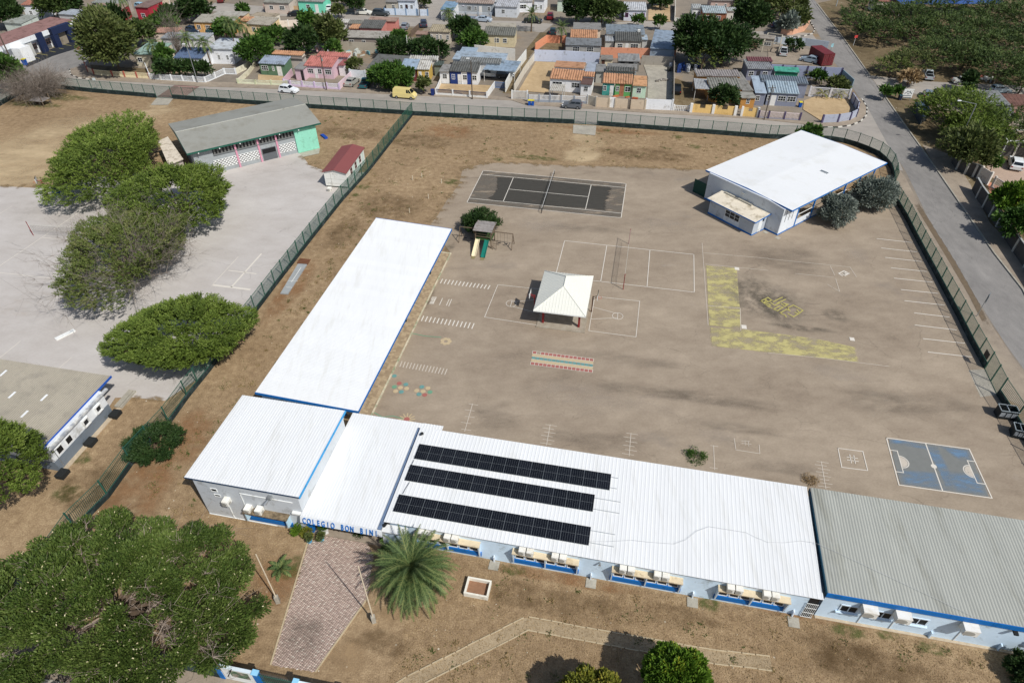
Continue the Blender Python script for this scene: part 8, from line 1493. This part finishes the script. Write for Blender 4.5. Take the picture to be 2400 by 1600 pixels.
# ================================================================== NEIGHBOURHOOD TREES
def many(label, kind, boxes, group, name='tree', **kw):
    for b in boxes: t, x0, y0, x1, y1 = b[:5]; tree(name, b[5] if len(b) > 5 else label, kind, (x0, y0, x1, y1), t, group=group, **kw)
C_ = dict(cl=.25, rough=.24, low=-.5, dens=3.2)
tree('tree', 'large tree at the left street corner, half grey and half green', 'olive', (770, 150, 1240, 620), 0, **C_); tree('tree', 'grey leafless crown in front of the large corner tree', 'mixed', (900, 200, 1250, 500), 0, style='spray', dens=1.4)
for lab, k, t, b in (('dark tree cut by the left edge of the photo', 'dark', 0, (-60, 30, 170, 210)), ('dark trees behind the white shop building', 'scrub', 0, (370, -40, 560, 150)), ('dark tree right of the white gabled house', 'dark', 0, (530, -40, 730, 120)), ('dark bush beside the coconut palm at the upper left', 'dark', 0, (930, 60, 1140, 260)), ('dark tree right of the tall coconut palm', 'scrub', 0, (1170, 200, 1400, 385)), ('round green tree left of the orange house', 'broad', 0, (1385, 140, 1640, 270)), ('dark green tree above the round green tree', 'dark', 0, (1465, 68, 1680, 190)), ('broad dark tree at the top of the left road', 'dark', 0, (1630, -25, 1915, 165)), ('bush at the left edge beside the left road', 'broad', 0, (-40, 560, 190, 790)), ('small shrub by the orange house', 'broad', 0, (2180, 50, 2290, 118)), ('leafy tree in front of the orange house', 'broad', 0, (1960, 190, 2180, 345)), ('round leafy tree left of the green house', 'broad', 0, (2190, 340, 2535, 560)),
  ('light green tree in the middle of the left houses', 'broad', 10, (400, 115, 610, 310)), ('tall light green tree beside the salmon house', 'olive', 10, (540, 165, 820, 420)), ('dark green tree in front of the light green trees', 'dark', 10, (275, 260, 570, 475)), ('small bright tree beside the block wall', 'broad', 10, (640, 375, 782, 492)), ('green bush beside the yellow and white house', 'broad', 10, (20, 265, 290, 368)), ('greyish bush by the white sedan', 'olive', 10, (700, 48, 800, 138)), ('tree at the top edge above the white sedan', 'dark', 10, (830, -60, 1000, 92)), ('tree at the top edge left of the sedan tree', 'scrub', 10, (700, -60, 850, 30)), ('small leafy shrub right of the pink house', 'olive', 10, (830, 530, 965, 645)), ('wide dark hedge tree behind the white walled houses, left part', 'dark', 10, (1090, 350, 1410, 510)), ('wide dark hedge tree behind the white walled houses, right part', 'dark', 10, (1380, 360, 1765, 525)), ('light bush rising behind the hedge trees', 'broad', 10, (1225, 285, 1390, 390)), ('round dark tree right of the cream house, farther of two', 'dark', 10, (1770, 165, 2060, 335)), ('round green tree right of the cream house, nearer of two', 'broad', 10, (1850, 275, 2140, 442)), ('tree behind the grey house at the top edge', 'scrub', 10, (1480, -60, 1600, 40)),
  ('dark tree mass left of the lilac house, left part', 'dark', 20, (455, -30, 720, 195)), ('dark tree mass left of the lilac house, right part', 'scrub', 20, (640, -30, 1015, 205)), ('large dark tree beside the flat blue grey roof', 'dark', 20, (1510, 150, 1910, 570)), ('large dark tree right of the larger dark tree', 'dark', 20, (1700, 220, 2220, 570)), ('dark tree above the concrete block building', 'dark', 20, (2040, 20, 2380, 310)), ('shrub in front of the lilac house', 'broad', 20, (1108, 140, 1215, 215)), ('shrub at the bend of the second street', 'broad', 20, (1318, 150, 1402, 245)), ('glossy round tree in front of the ochre house', 'dark', 20, (1820, 790, 2075, 978)), ('dark tree at the top edge above the sandy yard', 'dark', 20, (1250, -50, 1480, 48)), ('tree at the top edge above the rust brown house', 'scrub', 20, (2030, -40, 2300, 80)),
  ('olive tree at the top of the right road', 'olive', 30, (-60, -40, 365, 112)), ('olive bush behind the curved salmon wall', 'olive', 30, (150, 90, 372, 245)), ('leafy shrub against the tall lilac wall', 'broad', 30, (400, 640, 525, 735)), ('low shrub along the side of the corner garden', 'olive', 30, (540, 715, 745, 812)), ('bush in front of the dark wall by the white SUV', 'broad', 30, (2038, 1420, 2132, 1545)), ('small green shrub left of the pale blue wall', 'dark', 30, (160, 380, 330, 430)), ('dark round tree at the right edge above the pavement', 'bright', 31, (2110, 130, 2440, 420)), ('dark tree below the round tree at the right edge', 'broad', 31, (2180, 330, 2520, 620)), ('shrub beside the white sign across the road', 'broad', 30, (1040, 790, 1122, 882)), ('low shrub left of the white sign', 'broad', 30, (1150, 800, 1222, 862)), ('tan dry bush at the edge of the dirt track', 'fan', 30, (1210, 660, 1405, 752)), ('dark bush beside the wrecked car', 'dark', 30, (1800, 660, 1925, 790)), ('small bush behind the grey metal roof', 'dark', 30, (1800, 775, 1890, 840)), ('hedge like bush right of the orange leafy yard', 'broad', 0, (1430, 440, 1590, 620))):
    tree('tree' if (b[2]-b[0]) > 130 else 'shrub', lab, k, b, t, **C_)
tree('grey_bush', 'silvery bush behind the curved salmon wall', 'grey', (90, 140, 290, 282), 30, 'shrub', **C_); tree('tree', 'thin greyish tree in front of the large dark trees', 'mixed', (1610, 440, 1920, 632), 20, style='spray', dens=1.5, low=-.4)
tree('hedge', 'tall clipped green hedge in front of the dark roofed white house', 'broad', (1020, 615, 1475, 770), 10, 'hedge', cl=.24, rough=.05, low=-.8, dens=5); tree('shrub', 'shrub right of the tall hedge beside the blue bin', 'olive', (1470, 720, 1595, 830), 10, 'shrub', **C_)
# low garden of palms and shrubs behind the white picket railing
many('low dense palm in the garden behind the white picket railing', 'dark', [(0, 1420+i*78, 556+(i % 3)*12, 1540+i*78, 680+(i % 2)*8) for i in range(6)], 'low palms behind the picket railing', 'shrub', cl=.3, rough=.25, low=-.3, dens=2.5)
# scrub across the right road: separate crowns
sp = dict(style='spray', dens=3.2, low=-.3, rzmax=.34, wind=(-.3, .1))
many('dark green thorn tree in the dense scrub across the right hand road', 'scrub', [(30, *b) for b in ((700, 130, 1000, 330), (880, 170, 1200, 405), (1000, 55, 1500, 260), (1180, 200, 1560, 370), (1400, 150, 1850, 340), (1500, 280, 1950, 480), (1350, 375, 1760, 600), (1640, 360, 2010, 670), (1820, 190, 2200, 400), (1950, 300, 2360, 570), (1900, 460, 2360, 770), (2180, 60, 2560, 260), (2250, 240, 2700, 500), (2320, 480, 2700, 760), (2200, 640, 2500, 860), (1560, -40, 1800, 130), (1340, 15, 1640, 160), (760, 0, 1020, 110), (1880, 40, 2250, 210), (2150, -60, 2500, 120), (960, 70, 1230, 230), (1700, 120, 2000, 290), (680, 80, 860, 200))], 'thorn trees in the scrub', **sp)
tree('thorn_tree', 'light green low thorn tree in front of the dark scrub', 'olive', (1090, 470, 1520, 650), 30, **sp); tree('thorn_tree', 'low grey green bush in front of the light green thorn tree', 'mixed', (1000, 550, 1300, 670), 30, **sp)
b_ = dict(style='spray', dens=4.5, low=-.4, rzmax=.36, rough=.25, clear=.4, wind=(-.3, .1))
tree('thorn_tree', 'big bright green thorn tree shading the right hand road', 'acacia', (1400, 840, 2100, 1230), 30, **b_); tree('thorn_tree', 'green thorn tree beside the street lamp on the right', 'acacia', (1620, 1040, 2170, 1360), 30, **b_); tree('thorn_tree', 'olive tree beside the dark curved wall on the right', 'olive', (1650, 1180, 2090, 1490), 30, **C_); tree('thorn_tree', 'dark green tree at the right edge above the steel frame', 'scrub', (2000, 1020, 2500, 1340), 30, **b_)
# bare grey tree by the left fence corner, with a wooden frame under it
def bare(label, box, t, n, seed, flat=1.):
    p, rx, ry, rz_, z, ar = fit(box, t); root = thing('bare_tree', label, 'tree', p); r = np.random.default_rng(seed); d = unit(r.normal(size=(n, 3))); d[:, 2] = np.abs(d[:, 2])*flat; tg = d*np.array([rx, ry, rz_])+np.array([0, 0, z*.8]); v, q, tn = twigs((0, 0, .8), tg, seed, .06, 6, .55); npmesh('bare_branch', v, q, LM['dead'], root, tn); trunk_mesh(root, 1., .16, [tuple(a) for a in tg[:8]*.8], seed); return root
bare('leafless grey tree beside the left fence corner', (100, 680, 490, 875), 0, 110, 15); bare('slim leafless tree in the palm garden', (1530, 250, 1690, 520), 0, 16, 16, 2.)
r = thing('play_frame', 'old grey wooden shelter under the leafless tree by the left fence', 'shelter', P(0, 280, 975), -.2); mb = MB(); mb.box(0, 3.2, 0, 2.2, 1.0, 1.12); mb.build('platform', mat('grey_planks', rgb(152, 146, 142)), r)
for x, y in ((.1, .1), (3.1, .1), (.1, 2.1), (3.1, 2.1)): mb = MB(); mb.box(x-.07, x+.07, y-.07, y+.07, 0, 2.0); mb.build('post', M_wood, r)
# palms
cp_ = dict(n=14, lo=-.7, hi=1.1, droop=1.5, rad=.13)
for lab, t, b, hgt in (('tall coconut palm in the far upper left', 0, (1240, 330), 9.), ('coconut palm in the garden beside the sea green roof', 0, (1490, 640), 5.2), ('coconut palm behind the solar roofed white house', 0, (1800, 600), 6.), ('coconut palm right of the solar roofed white house', 0, (1945, 610), 5.2), ('slim palm between orange house and white block', 0, (2190, 520), 7.5), ('palm by the yellow and white house', 0, (2260, 400), 4.5), ('palm at the top edge above the parked white sedan', 10, (985, 90), 4.), ('small palm in the terrace by the white parasol', 10, (1785, 190), 2.)):
    palm(lab, P(t, *b), hgt, 2.6, 24, .6, group='coconut palms among the houses', lean=(-.35, .1), **cp_)
palm('date palm beside the black pickup on the second street', P(20, 178, 292), 4.2, 2.8, 26, .4, 16, None, 'palm', -.6, 1.4, (0, 0), 1.2); palm('fan palm in the small brown yard with the salmon wall', P(20, 450, 400), 3.6, 2.0, 30, .6, 10, None, 'palm', -.7, 1.4, (0, 0), .9)
for lab, x, y in (('small yellowish palm in the sandy corner garden, left of two', 495, 900), ('small yellowish palm in the sandy corner garden, right of two', 645, 905), ('small palm against the tall lilac wall', 470, 770), ('low palm tuft at the lilac wall', 385, 730)): palm(lab, P(30, x, y), .9, 1.6, 11, .4, 9, 'small palms in the corner garden', 'yellow', -.2, 1.2, (0, 0), 1.4, rad=.09)
